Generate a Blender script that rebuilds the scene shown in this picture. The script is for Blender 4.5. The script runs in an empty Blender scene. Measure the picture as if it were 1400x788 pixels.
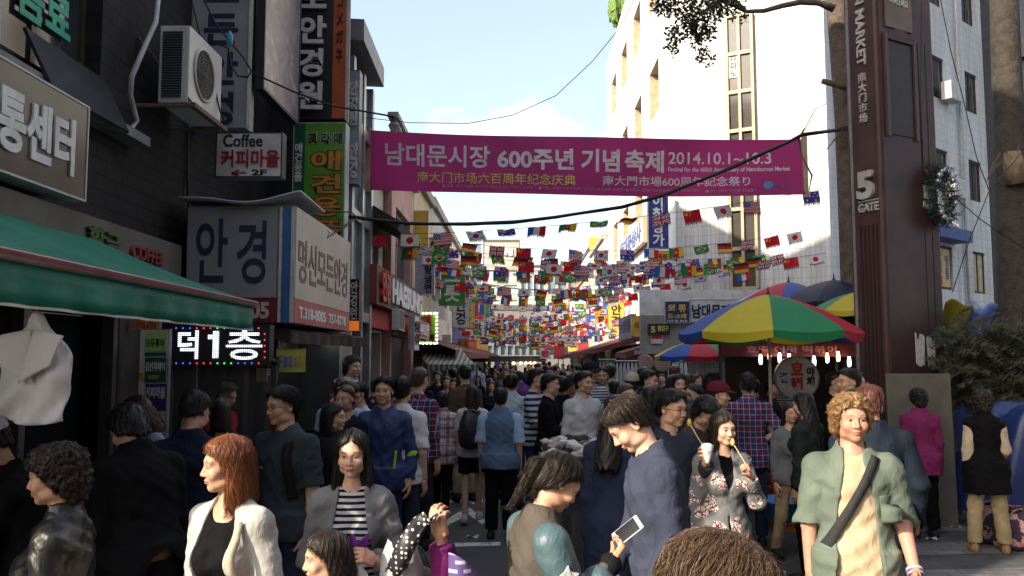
import bpy, math, random
import numpy as np
from mathutils import Vector, Matrix
R = math.radians
random.seed(7)
np.random.seed(7)
SC = bpy.context.scene
COL = SC.collection

# ------------------------------------------------------------------ camera
FPX = 1150.0
EYE = Vector((0, 0, 1.9))
PITCH, YAW = R(4.78), R(0.6)
cam = bpy.data.cameras.new('camera')
cam.sensor_width = 36
cam.lens = 36 * FPX / 1400
cam.clip_start = 0.05
cam.clip_end = 2000
camo = bpy.data.objects.new('camera', cam)
COL.objects.link(camo)
camo.location = EYE
camo.rotation_euler = (R(90) + PITCH, 0, YAW)
SC.camera = camo
CM = camo.rotation_euler.to_matrix()


def ray(px, py):
    return CM @ Vector(((px - 700) / FPX, (394 - py) / FPX, -1))


def at(px, py, Y=None, X=None, Z=None):
    """where the sight line through a photo pixel meets a plane of the street"""
    d = ray(px, py)
    if Y is not None: t = (Y - EYE.y) / d.y
    elif X is not None: t = (X - EYE.x) / d.x
    else: t = (Z - EYE.z) / d.z
    return EYE + d * t


# ------------------------------------------------------------------ world, sun, exposure
SUN_AZ, SUN_EL = R(51), R(29)          # light travels towards (sin az, cos az)
W = bpy.data.worlds.new('World')
SC.world = W
W.use_nodes = True
nt = W.node_tree
bg = nt.nodes['Background']
sky = nt.nodes.new('ShaderNodeTexSky')
sky.sky_type = 'NISHITA'
sky.sun_disc = False
sky.sun_elevation = SUN_EL
sky.sun_rotation = SUN_AZ + R(180)
sky.air_density = 1.0
sky.dust_density = 3.0
sky.ozone_density = 1.0
tc = nt.nodes.new('ShaderNodeTexCoord')
mp = nt.nodes.new('ShaderNodeMapping')
mp.inputs['Location'].default_value = (0.35, 0.2, 0.1)
mp.inputs['Scale'].default_value = (1, 1, 2.2)
nz = nt.nodes.new('ShaderNodeTexNoise')
nz.inputs['Scale'].default_value = 3.2
nz.inputs['Detail'].default_value = 7
nz.inputs['Roughness'].default_value = .55
cr = nt.nodes.new('ShaderNodeValToRGB')
cr.color_ramp.elements[0].position = .52
cr.color_ramp.elements[1].position = .72
cr.color_ramp.elements[0].color = (.14, .14, .14, 1)
cmix = nt.nodes.new('ShaderNodeMix')
cmix.data_type = 'RGBA'
cmix.inputs[7].default_value = (7.5, 7.6, 7.7, 1)
nt.links.new(tc.outputs['Generated'], mp.inputs[0])
nt.links.new(mp.outputs[0], nz.inputs['Vector'])
nt.links.new(nz.outputs[0], cr.inputs[0])
nt.links.new(cr.outputs[0], cmix.inputs[0])
nt.links.new(sky.outputs[0], cmix.inputs[6])
nt.links.new(cmix.outputs[2], bg.inputs[0])
bg.inputs[1].default_value = 0.118
sl = bpy.data.lights.new('sun', 'SUN')
sl.energy = 3.2
sl.angle = R(.55)
sl.color = (1, .86, .68)
so = bpy.data.objects.new('sun', sl)
COL.objects.link(so)
so.location = (-20, -20, 30)
ldir = Vector((math.sin(SUN_AZ) * math.cos(SUN_EL), math.cos(SUN_AZ) * math.cos(SUN_EL), -math.sin(SUN_EL)))
so.rotation_euler = ldir.to_track_quat('-Z', 'Y').to_euler()
SC.view_settings.view_transform = 'Standard'
SC.view_settings.look = 'None'
SC.view_settings.exposure = 1.42
SC.view_settings.gamma = 1
SC.cycles.max_bounces = 6
SC.cycles.transparent_max_bounces = 12
SC.cycles.use_denoising = True


# ------------------------------------------------------------------ materials
MATS = {}


def N(t, kind, **kw):
    n = t.nodes.new('ShaderNode' + kind)
    for k, v in kw.items():
        if k in n.inputs: n.inputs[k].default_value = v
        else: setattr(n, k, v)
    return n


def basemat(name):
    m = bpy.data.materials.new(name)
    m.use_nodes = True
    t = m.node_tree
    return m, t, t.nodes['Principled BSDF']


def M(name, col, rough=.6, var=.22, vs=5, bump=0, bs=60, metal=0, emit=0, spec=.4, alpha=1, trans=0):
    """plain surface with uneven tone: two noises mottle the colour and roughness"""
    if name in MATS: return MATS[name]
    m, t, p = basemat(name)
    tcn = N(t, 'TexCoord')
    n1 = N(t, 'TexNoise', Scale=vs, Detail=6, Roughness=.6)
    t.links.new(tcn.outputs['Object'], n1.inputs['Vector'])
    mr = N(t, 'MapRange')
    mr.inputs[1].default_value, mr.inputs[2].default_value = .3, .7
    mr.inputs[3].default_value, mr.inputs[4].default_value = 1 - var, 1 + var
    t.links.new(n1.outputs[0], mr.inputs[0])
    vm = N(t, 'VectorMath', operation='SCALE')
    vm.inputs[0].default_value = col[:3]
    t.links.new(mr.outputs[0], vm.inputs['Scale'])
    t.links.new(vm.outputs[0], p.inputs['Base Color'])
    p.inputs['Roughness'].default_value = rough
    p.inputs['Metallic'].default_value = metal
    p.inputs['Specular IOR Level'].default_value = spec
    p.inputs['Alpha'].default_value = alpha
    p.inputs['Transmission Weight'].default_value = trans
    if emit:
        p.inputs['Emission Color'].default_value = (*col[:3], 1)
        p.inputs['Emission Strength'].default_value = emit
    if bump:
        n2 = N(t, 'TexNoise', Scale=bs, Detail=4)
        t.links.new(tcn.outputs['Object'], n2.inputs['Vector'])
        b = N(t, 'Bump', Strength=bump, Distance=.02)
        t.links.new(n2.outputs[0], b.inputs['Height'])
        t.links.new(b.outputs[0], p.inputs['Normal'])
    MATS[name] = m
    return m


def wallM(name, d, bw, bh, c1, c2, mc, ms=.01, rough=.7, off=.5, dirt=.35):
    """brick or tile laid along the horizontal direction d"""
    if name in MATS: return MATS[name]
    m, t, p = basemat(name)
    tcn = N(t, 'TexCoord')
    dt = N(t, 'VectorMath', operation='DOT_PRODUCT')
    dt.inputs[1].default_value = (d[0], d[1], 0)
    sp = N(t, 'SeparateXYZ')
    cb = N(t, 'CombineXYZ')
    geo = N(t, 'NewGeometry')
    t.links.new(geo.outputs['Position'], dt.inputs[0])
    t.links.new(geo.outputs['Position'], sp.inputs[0])
    t.links.new(dt.outputs['Value'], cb.inputs[0])
    t.links.new(sp.outputs[2], cb.inputs[1])
    b = N(t, 'TexBrick', Scale=1)
    b.offset = off
    b.inputs['Color1'].default_value = (*c1, 1)
    b.inputs['Color2'].default_value = (*c2, 1)
    b.inputs['Mortar'].default_value = (*mc, 1)
    b.inputs['Mortar Size'].default_value = ms
    b.inputs['Brick Width'].default_value = bw
    b.inputs['Row Height'].default_value = bh
    t.links.new(cb.outputs[0], b.inputs['Vector'])
    n1 = N(t, 'TexNoise', Scale=1.6, Detail=9, Roughness=.7)
    st = N(t, 'Mapping')
    st.inputs['Scale'].default_value = (2.2, 2.2, .22)
    t.links.new(geo.outputs['Position'], st.inputs[0])
    t.links.new(st.outputs[0], n1.inputs['Vector'])
    mr = N(t, 'MapRange')
    mr.inputs[1].default_value, mr.inputs[2].default_value = .35, .65
    mr.inputs[3].default_value, mr.inputs[4].default_value = 1 - dirt, 1.05
    t.links.new(n1.outputs[0], mr.inputs[0])
    vm = N(t, 'VectorMath', operation='SCALE')
    t.links.new(b.outputs[0], vm.inputs[0])
    t.links.new(mr.outputs[0], vm.inputs['Scale'])
    t.links.new(vm.outputs[0], p.inputs['Base Color'])
    p.inputs['Roughness'].default_value = rough
    bp = N(t, 'Bump', Strength=.5, Distance=.01, invert=True)
    t.links.new(b.outputs['Fac'], bp.inputs['Height'])
    t.links.new(bp.outputs[0], p.inputs['Normal'])
    MATS[name] = m
    return m


def ledM(name, col, pitch, strength):
    """lit diodes on a grid: light only inside each dot"""
    m, t, p = basemat(name)
    geo = N(t, 'NewGeometry')
    sp = N(t, 'SeparateXYZ')
    t.links.new(geo.outputs['Position'], sp.inputs[0])
    mul = None
    for k in (0, 2):
        a = N(t, 'Math', operation='MULTIPLY')
        a.inputs[1].default_value = math.pi / pitch
        t.links.new(sp.outputs[k], a.inputs[0])
        s = N(t, 'Math', operation='SINE')
        t.links.new(a.outputs[0], s.inputs[0])
        b = N(t, 'Math', operation='ABSOLUTE')
        t.links.new(s.outputs[0], b.inputs[0])
        if mul is None: mul = b
        else:
            q = N(t, 'Math', operation='MULTIPLY')
            t.links.new(mul.outputs[0], q.inputs[0])
            t.links.new(b.outputs[0], q.inputs[1])
            mul = q
    mr = N(t, 'MapRange')
    mr.inputs[1].default_value, mr.inputs[2].default_value = .25, .5
    mr.inputs[3].default_value, mr.inputs[4].default_value = .1, strength
    t.links.new(mul.outputs[0], mr.inputs[0])
    t.links.new(mr.outputs[0], p.inputs['Emission Strength'])
    p.inputs['Emission Color'].default_value = (*col, 1)
    p.inputs['Base Color'].default_value = (.02, .02, .02, 1)
    return m


def attrM(name, rough=.7, spec=.3, var=.1, vs=30, bump=0, bs=200, sub=0, transl=0):
    """colour comes from the mesh's own colour attribute (flag designs, faces, umbrellas)"""
    if name in MATS: return MATS[name]
    m, t, p = basemat(name)
    a = N(t, 'Attribute', attribute_name='col')
    tcn = N(t, 'TexCoord')
    n1 = N(t, 'TexNoise', Scale=vs, Detail=5)
    t.links.new(tcn.outputs['Object'], n1.inputs['Vector'])
    mr = N(t, 'MapRange')
    mr.inputs[1].default_value, mr.inputs[2].default_value = .3, .7
    mr.inputs[3].default_value, mr.inputs[4].default_value = 1 - var, 1 + var
    t.links.new(n1.outputs[0], mr.inputs[0])
    vm = N(t, 'VectorMath', operation='SCALE')
    t.links.new(a.outputs['Color'], vm.inputs[0])
    t.links.new(mr.outputs[0], vm.inputs['Scale'])
    t.links.new(vm.outputs[0], p.inputs['Base Color'])
    p.inputs['Roughness'].default_value = rough
    p.inputs['Specular IOR Level'].default_value = spec
    if sub:
        p.inputs['Subsurface Weight'].default_value = sub
        p.inputs['Subsurface Radius'].default_value = (.012, .005, .003)
        p.inputs['Subsurface Scale'].default_value = 1
    if bump:
        n2 = N(t, 'TexNoise', Scale=bs, Detail=3)
        t.links.new(tcn.outputs['Object'], n2.inputs['Vector'])
        b = N(t, 'Bump', Strength=bump, Distance=.003)
        t.links.new(n2.outputs[0], b.inputs['Height'])
        t.links.new(b.outputs[0], p.inputs['Normal'])
    if transl:
        tr = N(t, 'BsdfTranslucent')
        t.links.new(vm.outputs[0], tr.inputs[0])
        mx = N(t, 'MixShader')
        mx.inputs[0].default_value = transl
        out = t.nodes['Material Output']
        t.links.new(p.outputs[0], mx.inputs[1])
        t.links.new(tr.outputs[0], mx.inputs[2])
        t.links.new(mx.outputs[0], out.inputs[0])
    MATS[name] = m
    return m


# ------------------------------------------------------------------ mesh helpers
class MB:
    def __init__(s): s.v, s.f, s.c = [], [], []

    def add(s, vs, fs, col=None):
        b = len(s.v)
        s.v += [tuple(q) for q in vs]
        for f in fs:
            s.f.append([b + i for i in f])
            s.c.append(col)
        return s

    def box(s, lo, hi, col=None):
        x0, y0, z0 = lo; x1, y1, z1 = hi
        return s.add([(x0, y0, z0), (x1, y0, z0), (x1, y1, z0), (x0, y1, z0), (x0, y0, z1), (x1, y0, z1), (x1, y1, z1), (x0, y1, z1)],
                     [(0, 3, 2, 1), (4, 5, 6, 7), (0, 1, 5, 4), (1, 2, 6, 5), (2, 3, 7, 6), (3, 0, 4, 7)], col)

    def obox(s, c, u, v, hu, hv, hn, col=None):
        c, u, v = Vector(c), Vector(u).normalized(), Vector(v).normalized()
        n = u.cross(v)
        P = []
        for k in (-1, 1):
            for a, b in ((-1, -1), (1, -1), (1, 1), (-1, 1)):
                P.append(c + u * hu * a + v * hv * b + n * hn * k)
        return s.add(P, [(0, 3, 2, 1), (4, 5, 6, 7), (0, 1, 5, 4), (1, 2, 6, 5), (2, 3, 7, 6), (3, 0, 4, 7)], col)

    def quad(s, a, b, c, d, col=None): return s.add([a, b, c, d], [(0, 1, 2, 3)], col)

    def prism(s, pts, z0, z1, col=None):
        n = len(pts)
        s.add([(x, y, z0) for x, y in pts] + [(x, y, z1) for x, y in pts],
              [tuple(range(n))[::-1], tuple(range(n, 2 * n))] + [(i, (i + 1) % n, n + (i + 1) % n, n + i) for i in range(n)], col)
        return s

    def tube(s, pts, r, n=8, col=None, cap=True):
        pts = [Vector(p) for p in pts]
        rs = r if isinstance(r, (list, tuple)) else [r] * len(pts)
        b = len(s.v)
        a0 = None
        V = []
        for i, p in enumerate(pts):
            d = (pts[min(i + 1, len(pts) - 1)] - pts[max(i - 1, 0)]).normalized()
            if a0 is None:
                a0 = d.orthogonal().normalized()
            a0 = (a0 - d * a0.dot(d)).normalized()
            b0 = d.cross(a0)
            for k in range(n):
                t = 2 * math.pi * k / n
                V.append(p + (a0 * math.cos(t) + b0 * math.sin(t)) * rs[i])
        F = []
        for i in range(len(pts) - 1):
            for k in range(n):
                F.append((i * n + k, i * n + (k + 1) % n, (i + 1) * n + (k + 1) % n, (i + 1) * n + k))
        if cap:
            F.append(tuple(range(n))[::-1])
            F.append(tuple((len(pts) - 1) * n + k for k in range(n)))
        return s.add(V, F, col)

    def lathe(s, prof, c=(0, 0, 0), n=16, col=None, axis='z'):
        V, F = [], []
        for r, z in prof:
            for k in range(n):
                t = 2 * math.pi * k / n
                p = (r * math.cos(t), r * math.sin(t), z)
                if axis == 'y': p = (p[0], p[2], p[1])
                if axis == 'x': p = (p[2], p[0], p[1])
                V.append((p[0] + c[0], p[1] + c[1], p[2] + c[2]))
        for i in range(len(prof) - 1):
            for k in range(n):
                F.append((i * n + k, i * n + (k + 1) % n, (i + 1) * n + (k + 1) % n, (i + 1) * n + k))
        if prof[0] != prof[-1]:
            F.append(tuple(range(n))[::-1])
            F.append(tuple((len(prof) - 1) * n + k for k in range(n)))
        return s.add(V, F, col)

    def grid(s, fn, nu, nv, col=None, colfn=None):
        b = len(s.v)
        for j in range(nv + 1):
            for i in range(nu + 1):
                s.v.append(tuple(fn(i / nu, j / nv)))
        for j in range(nv):
            for i in range(nu):
                q = b + j * (nu + 1) + i
                s.f.append([q, q + 1, q + nu + 2, q + nu + 1])
                s.c.append(colfn((i + .5) / nu, (j + .5) / nv) if colfn else col)
        return s

    def mesh(s, name, mat, off=(0, 0, 0), smooth=False):
        me = bpy.data.meshes.new(name)
        o = Vector(off)
        me.from_pydata([tuple(Vector(q) - o) for q in s.v], [], s.f)
        if any(c is not None for c in s.c):
            at_ = me.color_attributes.new('col', 'FLOAT_COLOR', 'CORNER')
            buf = np.ones((len(me.loops), 4), np.float32)
            k = 0
            for f, c in zip(s.f, s.c):
                buf[k:k + len(f), :3] = c if c is not None else (.5, .5, .5)
                k += len(f)
            at_.data.foreach_set('color', buf.ravel())
        me.materials.append(mat)
        if smooth: me.polygons.foreach_set('use_smooth', [True] * len(me.polygons))
        me.update()
        return me

    def build(s, name, mat, parent=None, smooth=False, bevel=0, solid=0):
        if parent is not None:
            off = wloc(parent)
        else:
            a = np.array(s.v)
            lo, hi = a.min(0), a.max(0)
            off = Vector(((lo[0] + hi[0]) / 2, (lo[1] + hi[1]) / 2, lo[2]))
        o = bpy.data.objects.new(name, s.mesh(name, mat, off, smooth))
        COL.objects.link(o)
        if parent is not None:
            o.parent = parent
        else:
            o.location = off
        if solid:
            q = o.modifiers.new('solid', 'SOLIDIFY'); q.thickness = solid; q.offset = 0
        if bevel:
            q = o.modifiers.new('bevel', 'BEVEL'); q.width = bevel; q.segments = 2; q.limit_method = 'ANGLE'
        return o


def wloc(o):
    p = Vector(o.location)
    while o.parent is not None:
        o = o.parent
        p += o.location
    return p


def tag(o, label=None, cat=None, group=None, kind=None):
    if label: o['label'] = label
    if cat: o['category'] = cat
    if group: o['group'] = group
    if kind: o['kind'] = kind
    return o


def T(name, label, cat, loc, group=None):
    o = bpy.data.objects.new(name, None)
    o.empty_display_size = .1
    COL.objects.link(o)
    o.location = loc
    return tag(o, label, cat, group)


def copytree(o, parent=None):
    c = o.copy()
    COL.objects.link(c)
    c.parent = parent
    for ch in list(o.children): copytree(ch, c)
    return c


def text(body, parent, c, u, v, w, h, mat, ext=.004, bold=.02, name='lettering', spacing=1.0, keep=False, line=1.0, shear=0):
    """real lettering, stretched to w x h, lying on the plane through c spanned by u (reading direction) and v (up)"""
    cu = bpy.data.curves.new('lettering', 'FONT')
    cu.body = body
    cu.align_x = 'CENTER'
    cu.offset = bold
    cu.extrude = .01
    cu.space_character = spacing
    cu.space_line = line
    cu.shear = shear
    cu.resolution_u = 3
    o = bpy.data.objects.new('lettering', cu)
    COL.objects.link(o)
    bpy.context.view_layer.update()
    dg = bpy.context.evaluated_depsgraph_get()
    me = bpy.data.meshes.new_from_object(o.evaluated_get(dg))
    bpy.data.objects.remove(o)
    bpy.data.curves.remove(cu)
    n = len(me.vertices)
    a = np.zeros(n * 3)
    me.vertices.foreach_get('co', a)
    a = a.reshape(-1, 3)
    lo, hi = a.min(0), a.max(0)
    sx, sy = w / (hi[0] - lo[0]), h / (hi[1] - lo[1])
    if keep: sx = sy = min(sx, sy)
    u, v, c = Vector(u).normalized(), Vector(v).normalized(), Vector(c)
    nn = u.cross(v)
    off = wloc(parent)
    q = (a[:, 0:1] - (lo[0] + hi[0]) / 2) * sx * np.array(u) + (a[:, 1:2] - (lo[1] + hi[1]) / 2) * sy * np.array(v) \
        + np.where(a[:, 2:3] > 0, ext, -.004) * np.array(nn) + np.array(c - off)
    me.vertices.foreach_set('co', q.ravel())
    me.materials.clear()
    me.materials.append(mat)
    me.name = name
    ob = bpy.data.objects.new(name, me)
    COL.objects.link(ob)
    ob.parent = parent
    return ob


UX, UY, UZ = Vector((1, 0, 0)), Vector((0, 1, 0)), Vector((0, 0, 1))


def sgn(name, label, c, u, w, h, th, face, edge, cat='sign', group=None, frame=.02, v=UZ):
    """sign board: body box with the face sheet and a thin raised frame; n = u x v looks at the reader"""
    c, u, v = Vector(c), Vector(u).normalized(), Vector(v).normalized()
    n = u.cross(v)
    t = T(name, label, cat, c - v * h / 2, group)
    MB().obox(c, u, v, w / 2, h / 2, th / 2).build('casing', edge, t)
    MB().obox(c + n * (th / 2 + .003), u, v, w / 2 - frame, h / 2 - frame, .003).build('face_panel', face, t)
    if frame:
        f = MB()
        for a in (-1, 1):
            f.obox(c + n * (th / 2 + .004) + u * a * (w / 2 - frame / 2), u, v, frame / 2, h / 2, .008)
            f.obox(c + n * (th / 2 + .004) + v * a * (h / 2 - frame / 2), u, v, w / 2 - frame, frame / 2, .008)
        f.build('frame', edge, t)
    return t, c + n * (th / 2 + .0065)

# ------------------------------------------------------------------ ground
def asphalt():
    m, t, p = basemat('asphalt')
    geo = N(t, 'NewGeometry')
    big = N(t, 'TexNoise', Scale=.7, Detail=8, Roughness=.65)
    fine = N(t, 'TexNoise', Scale=90, Detail=4)
    vor = N(t, 'TexVoronoi', Scale=160)
    for q in (big, fine, vor): t.links.new(geo.outputs['Position'], q.inputs['Vector'])
    r = N(t, 'ValToRGB')
    r.color_ramp.elements[0].position, r.color_ramp.elements[1].position = .3, .75
    r.color_ramp.elements[0].color = (.043, .043, .045, 1)
    r.color_ramp.elements[1].color = (.085, .083, .08, 1)
    t.links.new(big.outputs[0], r.inputs[0])
    mr = N(t, 'MapRange')
    mr.inputs[1].default_value, mr.inputs[2].default_value = .3, .7
    mr.inputs[3].default_value, mr.inputs[4].default_value = .65, 1.35
    t.links.new(fine.outputs[0], mr.inputs[0])
    vm = N(t, 'VectorMath', operation='SCALE')
    t.links.new(r.outputs[0], vm.inputs[0])
    t.links.new(mr.outputs[0], vm.inputs['Scale'])
    t.links.new(vm.outputs[0], p.inputs['Base Color'])
    p.inputs['Roughness'].default_value = .8
    b = N(t, 'Bump', Strength=.6, Distance=.006)
    t.links.new(vor.outputs[0], b.inputs['Height'])
    t.links.new(b.outputs[0], p.inputs['Normal'])
    return m


def wornwhite():
    m, t, p = basemat('worn white road paint')
    geo = N(t, 'NewGeometry')
    n = N(t, 'TexNoise', Scale=14, Detail=8, Roughness=.7)
    t.links.new(geo.outputs['Position'], n.inputs['Vector'])
    r = N(t, 'ValToRGB')
    r.color_ramp.elements[0].position, r.color_ramp.elements[1].position = .36, .5
    r.color_ramp.elements[0].color = (.12, .12, .12, 1)
    r.color_ramp.elements[1].color = (.6, .6, .58, 1)
    t.links.new(n.outputs[0], r.inputs[0])
    t.links.new(r.outputs[0], p.inputs['Base Color'])
    p.inputs['Roughness'].default_value = .75
    return m


g = MB().grid(lambda u, v: (-250 + 500 * u, -60 + 500 * v, 0), 8, 8).build('road', asphalt())
tag(g, 'grey asphalt market street', kind='structure')
gp = lambda px, py, z=.004: at(px, py, Z=z)
paint = wornwhite()
for pts in (((606, 743), (684, 741), (684, 746), (606, 748)), ((600, 716), (640, 693), (646, 700), (606, 722)), ((640, 693), (664, 712), (660, 718), (636, 700)),
            ((640, 686), (646, 668), (650, 668), (648, 690)), ((762, 732), (786, 731), (790, 741), (766, 742)), ((614, 684), (660, 683), (660, 686), (614, 687)),
            ((780, 714), (802, 713), (802, 718), (780, 719)), ((664, 690), (668, 716), (674, 716), (670, 690))):
    tag(MB().quad(*[gp(*q) for q in pts[::-1]]).build('road_marking', paint), kind='structure')
pave = wallM('pavement slabs', (1, 0), .5, .25, (.11, .108, .105), (.14, .137, .13), (.05, .05, .05), .008, .8)


def pave_mat(nm, a, b):
    m, t, p = basemat(nm)
    geo = N(t, 'NewGeometry')
    br = N(t, 'TexBrick', Scale=1)
    br.inputs['Color1'].default_value = (*a, 1)
    br.inputs['Color2'].default_value = (*b, 1)
    br.inputs['Mortar'].default_value = (.04, .04, .04, 1)
    br.inputs['Mortar Size'].default_value = .006
    br.inputs['Brick Width'].default_value = .3
    br.inputs['Row Height'].default_value = .15
    n = N(t, 'TexNoise', Scale=3, Detail=8)
    t.links.new(geo.outputs['Position'], br.inputs['Vector'])
    t.links.new(geo.outputs['Position'], n.inputs['Vector'])
    mr = N(t, 'MapRange')
    mr.inputs[1].default_value, mr.inputs[2].default_value = .3, .7
    mr.inputs[3].default_value, mr.inputs[4].default_value = .65, 1.25
    t.links.new(n.outputs[0], mr.inputs[0])
    vm = N(t, 'VectorMath', operation='SCALE')
    t.links.new(br.outputs[0], vm.inputs[0])
    t.links.new(mr.outputs[0], vm.inputs['Scale'])
    t.links.new(vm.outputs[0], p.inputs['Base Color'])
    p.inputs['Roughness'].default_value = .8
    return m


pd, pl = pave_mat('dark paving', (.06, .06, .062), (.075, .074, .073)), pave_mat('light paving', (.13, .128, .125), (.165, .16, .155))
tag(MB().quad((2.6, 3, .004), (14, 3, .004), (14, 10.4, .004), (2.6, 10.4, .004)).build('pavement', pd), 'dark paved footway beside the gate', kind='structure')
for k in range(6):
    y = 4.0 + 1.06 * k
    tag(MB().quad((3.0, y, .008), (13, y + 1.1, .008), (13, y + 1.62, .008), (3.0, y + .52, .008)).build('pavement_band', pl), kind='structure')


# ------------------------------------------------------------------ facade helper
def facade(mb, O, u, W_, H_, holes, depth=.22, rev=None):
    """sheet of wall at O spanned by u and z with real openings; reveals go inwards"""
    O, u = Vector(O), Vector(u).normalized()
    n = u.cross(UZ)
    xs = sorted({0, W_, *[h[0] for h in holes], *[h[1] for h in holes]})
    zs = sorted({0, H_, *[h[2] for h in holes], *[h[3] for h in holes]})
    P = lambda a, z, d=0: O + u * a + UZ * z - n * d
    for i in range(len(xs) - 1):
        for j in range(len(zs) - 1):
            cx, cz = (xs[i] + xs[i + 1]) / 2, (zs[j] + zs[j + 1]) / 2
            if any(h[0] < cx < h[1] and h[2] < cz < h[3] for h in holes): continue
            mb.quad(P(xs[i], zs[j]), P(xs[i + 1], zs[j]), P(xs[i + 1], zs[j + 1]), P(xs[i], zs[j + 1]))
    r = rev or mb
    for a, b, c, d in holes:
        r.quad(P(a, c), P(a, d), P(a, d, depth), P(a, c, depth))
        r.quad(P(b, c), P(b, c, depth), P(b, d, depth), P(b, d))
        r.quad(P(a, c), P(a, c, depth), P(b, c, depth), P(b, c))
        r.quad(P(a, d), P(b, d), P(b, d, depth), P(a, d, depth))


def window(parent, O, u, a, b, c, d, frame, glass, depth=.2, fw=.05, mull=1):
    """window set in an opening: frame mesh with its pane as a sub-part"""
    O, u = Vector(O), Vector(u).normalized()
    n = u.cross(UZ)
    C0 = O - n * depth
    m = MB()
    P = lambda x, z: C0 + u * x + UZ * z
    m.obox(P(a + fw / 2, (c + d) / 2), u, UZ, fw / 2, (d - c) / 2, .03)
    m.obox(P(b - fw / 2, (c + d) / 2), u, UZ, fw / 2, (d - c) / 2, .03)
    m.obox(P((a + b) / 2, c + fw / 2), u, UZ, (b - a) / 2 - fw, fw / 2, .03)
    m.obox(P((a + b) / 2, d - fw / 2), u, UZ, (b - a) / 2 - fw, fw / 2, .03)
    for k in range(mull):
        x = a + (b - a) * (k + 1) / (mull + 1)
        m.obox(P(x, (c + d) / 2), u, UZ, fw / 2, (d - c) / 2 - fw, .025)
    f = m.build('window', frame, parent)
    q = MB().obox(P((a + b) / 2, (c + d) / 2), u, UZ, (b - a) / 2 - .01, (d - c) / 2 - .01, .004).build('pane', glass, f)
    return f


def glassM(name, col, rough=.08):
    m = M(name, col, rough, var=.35, vs=1.2, spec=.6)
    return m


darkglass = glassM('dark window glass', (.03, .036, .042))
blueglass = glassM('bluish window glass', (.16, .22, .26), .12)
alu = M('brown anodised aluminium', (.09, .075, .06), .4, metal=.4)
alug = M('grey aluminium', (.3, .31, .32), .4, metal=.6)
darksteel = M('dark steel', (.03, .03, .033), .5, metal=.3)
beigeal = M('beige metal window lining', (.42, .34, .22), .5)
concrete = M('stained concrete', (.28, .27, .25), .85, var=.3, vs=2.5, bump=.3)
rooftar = M('dark roofing', (.1, .1, .1), .9)

# ------------------------------------------------------------------ left: dark brick building
bA = T('brick_building', 'tall dark brick building on the left behind the green awning', 'building', (-3.4, 5, 0))
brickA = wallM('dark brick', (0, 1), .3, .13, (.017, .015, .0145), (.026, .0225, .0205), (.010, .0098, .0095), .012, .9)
wA = MB()
XA = -3.4
holesA = [(.55, 2.25, 3.9, 5.7), (3.5, 4.9, 3.95, 5.9), (.55, 2.25, 7, 8.8), (3.5, 4.9, 7, 8.8), (3.9, 5.2, .02, 2.25)]
facade(wA, (XA, 1.7, 0), (0, 1, 0), 9.5, 12.6, holesA)
wA.quad((XA, 1.7, 0), (XA, 1.7, 12.6), (-14, 1.7, 12.6), (-14, 1.7, 0))
wA.quad((XA, 11.2, 0), (-14, 11.2, 0), (-14, 11.2, 12.6), (XA, 11.2, 12.6))
wA.quad((-14, 1.7, 12.6), (XA, 1.7, 12.6), (XA, 11.2, 12.6), (-14, 11.2, 12.6))
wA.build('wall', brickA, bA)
OA = (XA, 1.7, 0)
for a, b, c, d in holesA[:4]:
    window(bA, OA, UY, a, b, c, d, alu, darkglass, .16, .06)
MB().obox((XA + .11, 4.8, 2.78), UY, UZ, 3.0, .17, .11).build('fascia', M('beige rendered fascia', (.13, .115, .096), .8, var=.25, vs=2), bA)
MB().obox((XA + .09, 4.45, 3.77), UY, UZ, 2.7, .04, .09).build('ledge', M('grey ledge', (.2, .2, .21), .7, var=.3), bA)
dr = MB()
dr.obox((XA - .2, 6.25, 1.12), UY, UZ, .66, 1.12, .03)
dr = dr.build('door', M('nearly black door', (.006, .007, .008), .6, spec=.08), bA)
jm = MB()
for y in (5.62, 6.87): jm.obox((XA + .03, y, 1.13), UY, UZ, .035, 1.13, .05)
jm.obox((XA + .03, 6.24, 2.29), UY, UZ, .66, .035, .05)
jm.build('door_frame', M('brushed steel door frame', (.2, .19, .18), .35, metal=.7), bA)
MB().obox((XA + .12, 6.05, 2.43), UY, UZ, .75, .085, .04).build('sign_strip', M('off white sign strip', (.42, .44, .38), .6), bA)
s_ = MB().obox((XA + .163, 6.05, 2.365), UY, UZ, .75, .02, .003).build('green_stripe', M('lime green', (.2, .5, .05), .6), bA)
text('커피', bA, (XA + .163, 6.15, 2.46), UY, UZ, .9, .09, M('dark lettering', (.03, .03, .03), .6), .003)
for y0, y1 in ((3.9, 4.9), (6.95, 7.45)):
    MB().box((XA + .002, y0, 0), (XA + .07, y1, 2.5)).build('pier', M('brown stone pier', (.07, .06, .052), .5, var=.35, vs=3), bA)
# raised opaque film on the window, window flap, leaning stay
MB().obox((XA + .02, 4.95, 4.78), UY, UZ, .3, .95, .015).build('frosted_panel', M('frosted grey panel', (.30, .33, .38), .45, var=.2, vs=2), bA)
text('음', bA, (XA + .038, 4.98, 4.78), UY, UZ, .22, .3, M('grey faded lettering', (.2, .19, .2), .6), .003, name='faded_lettering')
text('음료', bA, (XA - .12, 6.0, 4.5), UY, UZ, .7, .36, M('green window lettering', (.0, .38, .25), .5), .003, .03, name='window_lettering')
text('주류', bA, (XA - .12, 6.0, 5.15), UY, UZ, .75, .4, M('orange window lettering', (.42, .17, .05), .5), .003, .02, name='window_lettering')
MB().obox((XA + .14, 6.05, 3.92), UY, Vector((-.5, 0, 1)), .55, .24, .012).build('window_flap', M('dark tinted flap', (.03, .032, .035), .2), bA)
MB().obox((XA - .03, 2.2, 4.8), UY, UZ, .6, .6, .01).build('pink_blind', M('pale pink blind', (.5, .36, .3), .7), bA)
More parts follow.
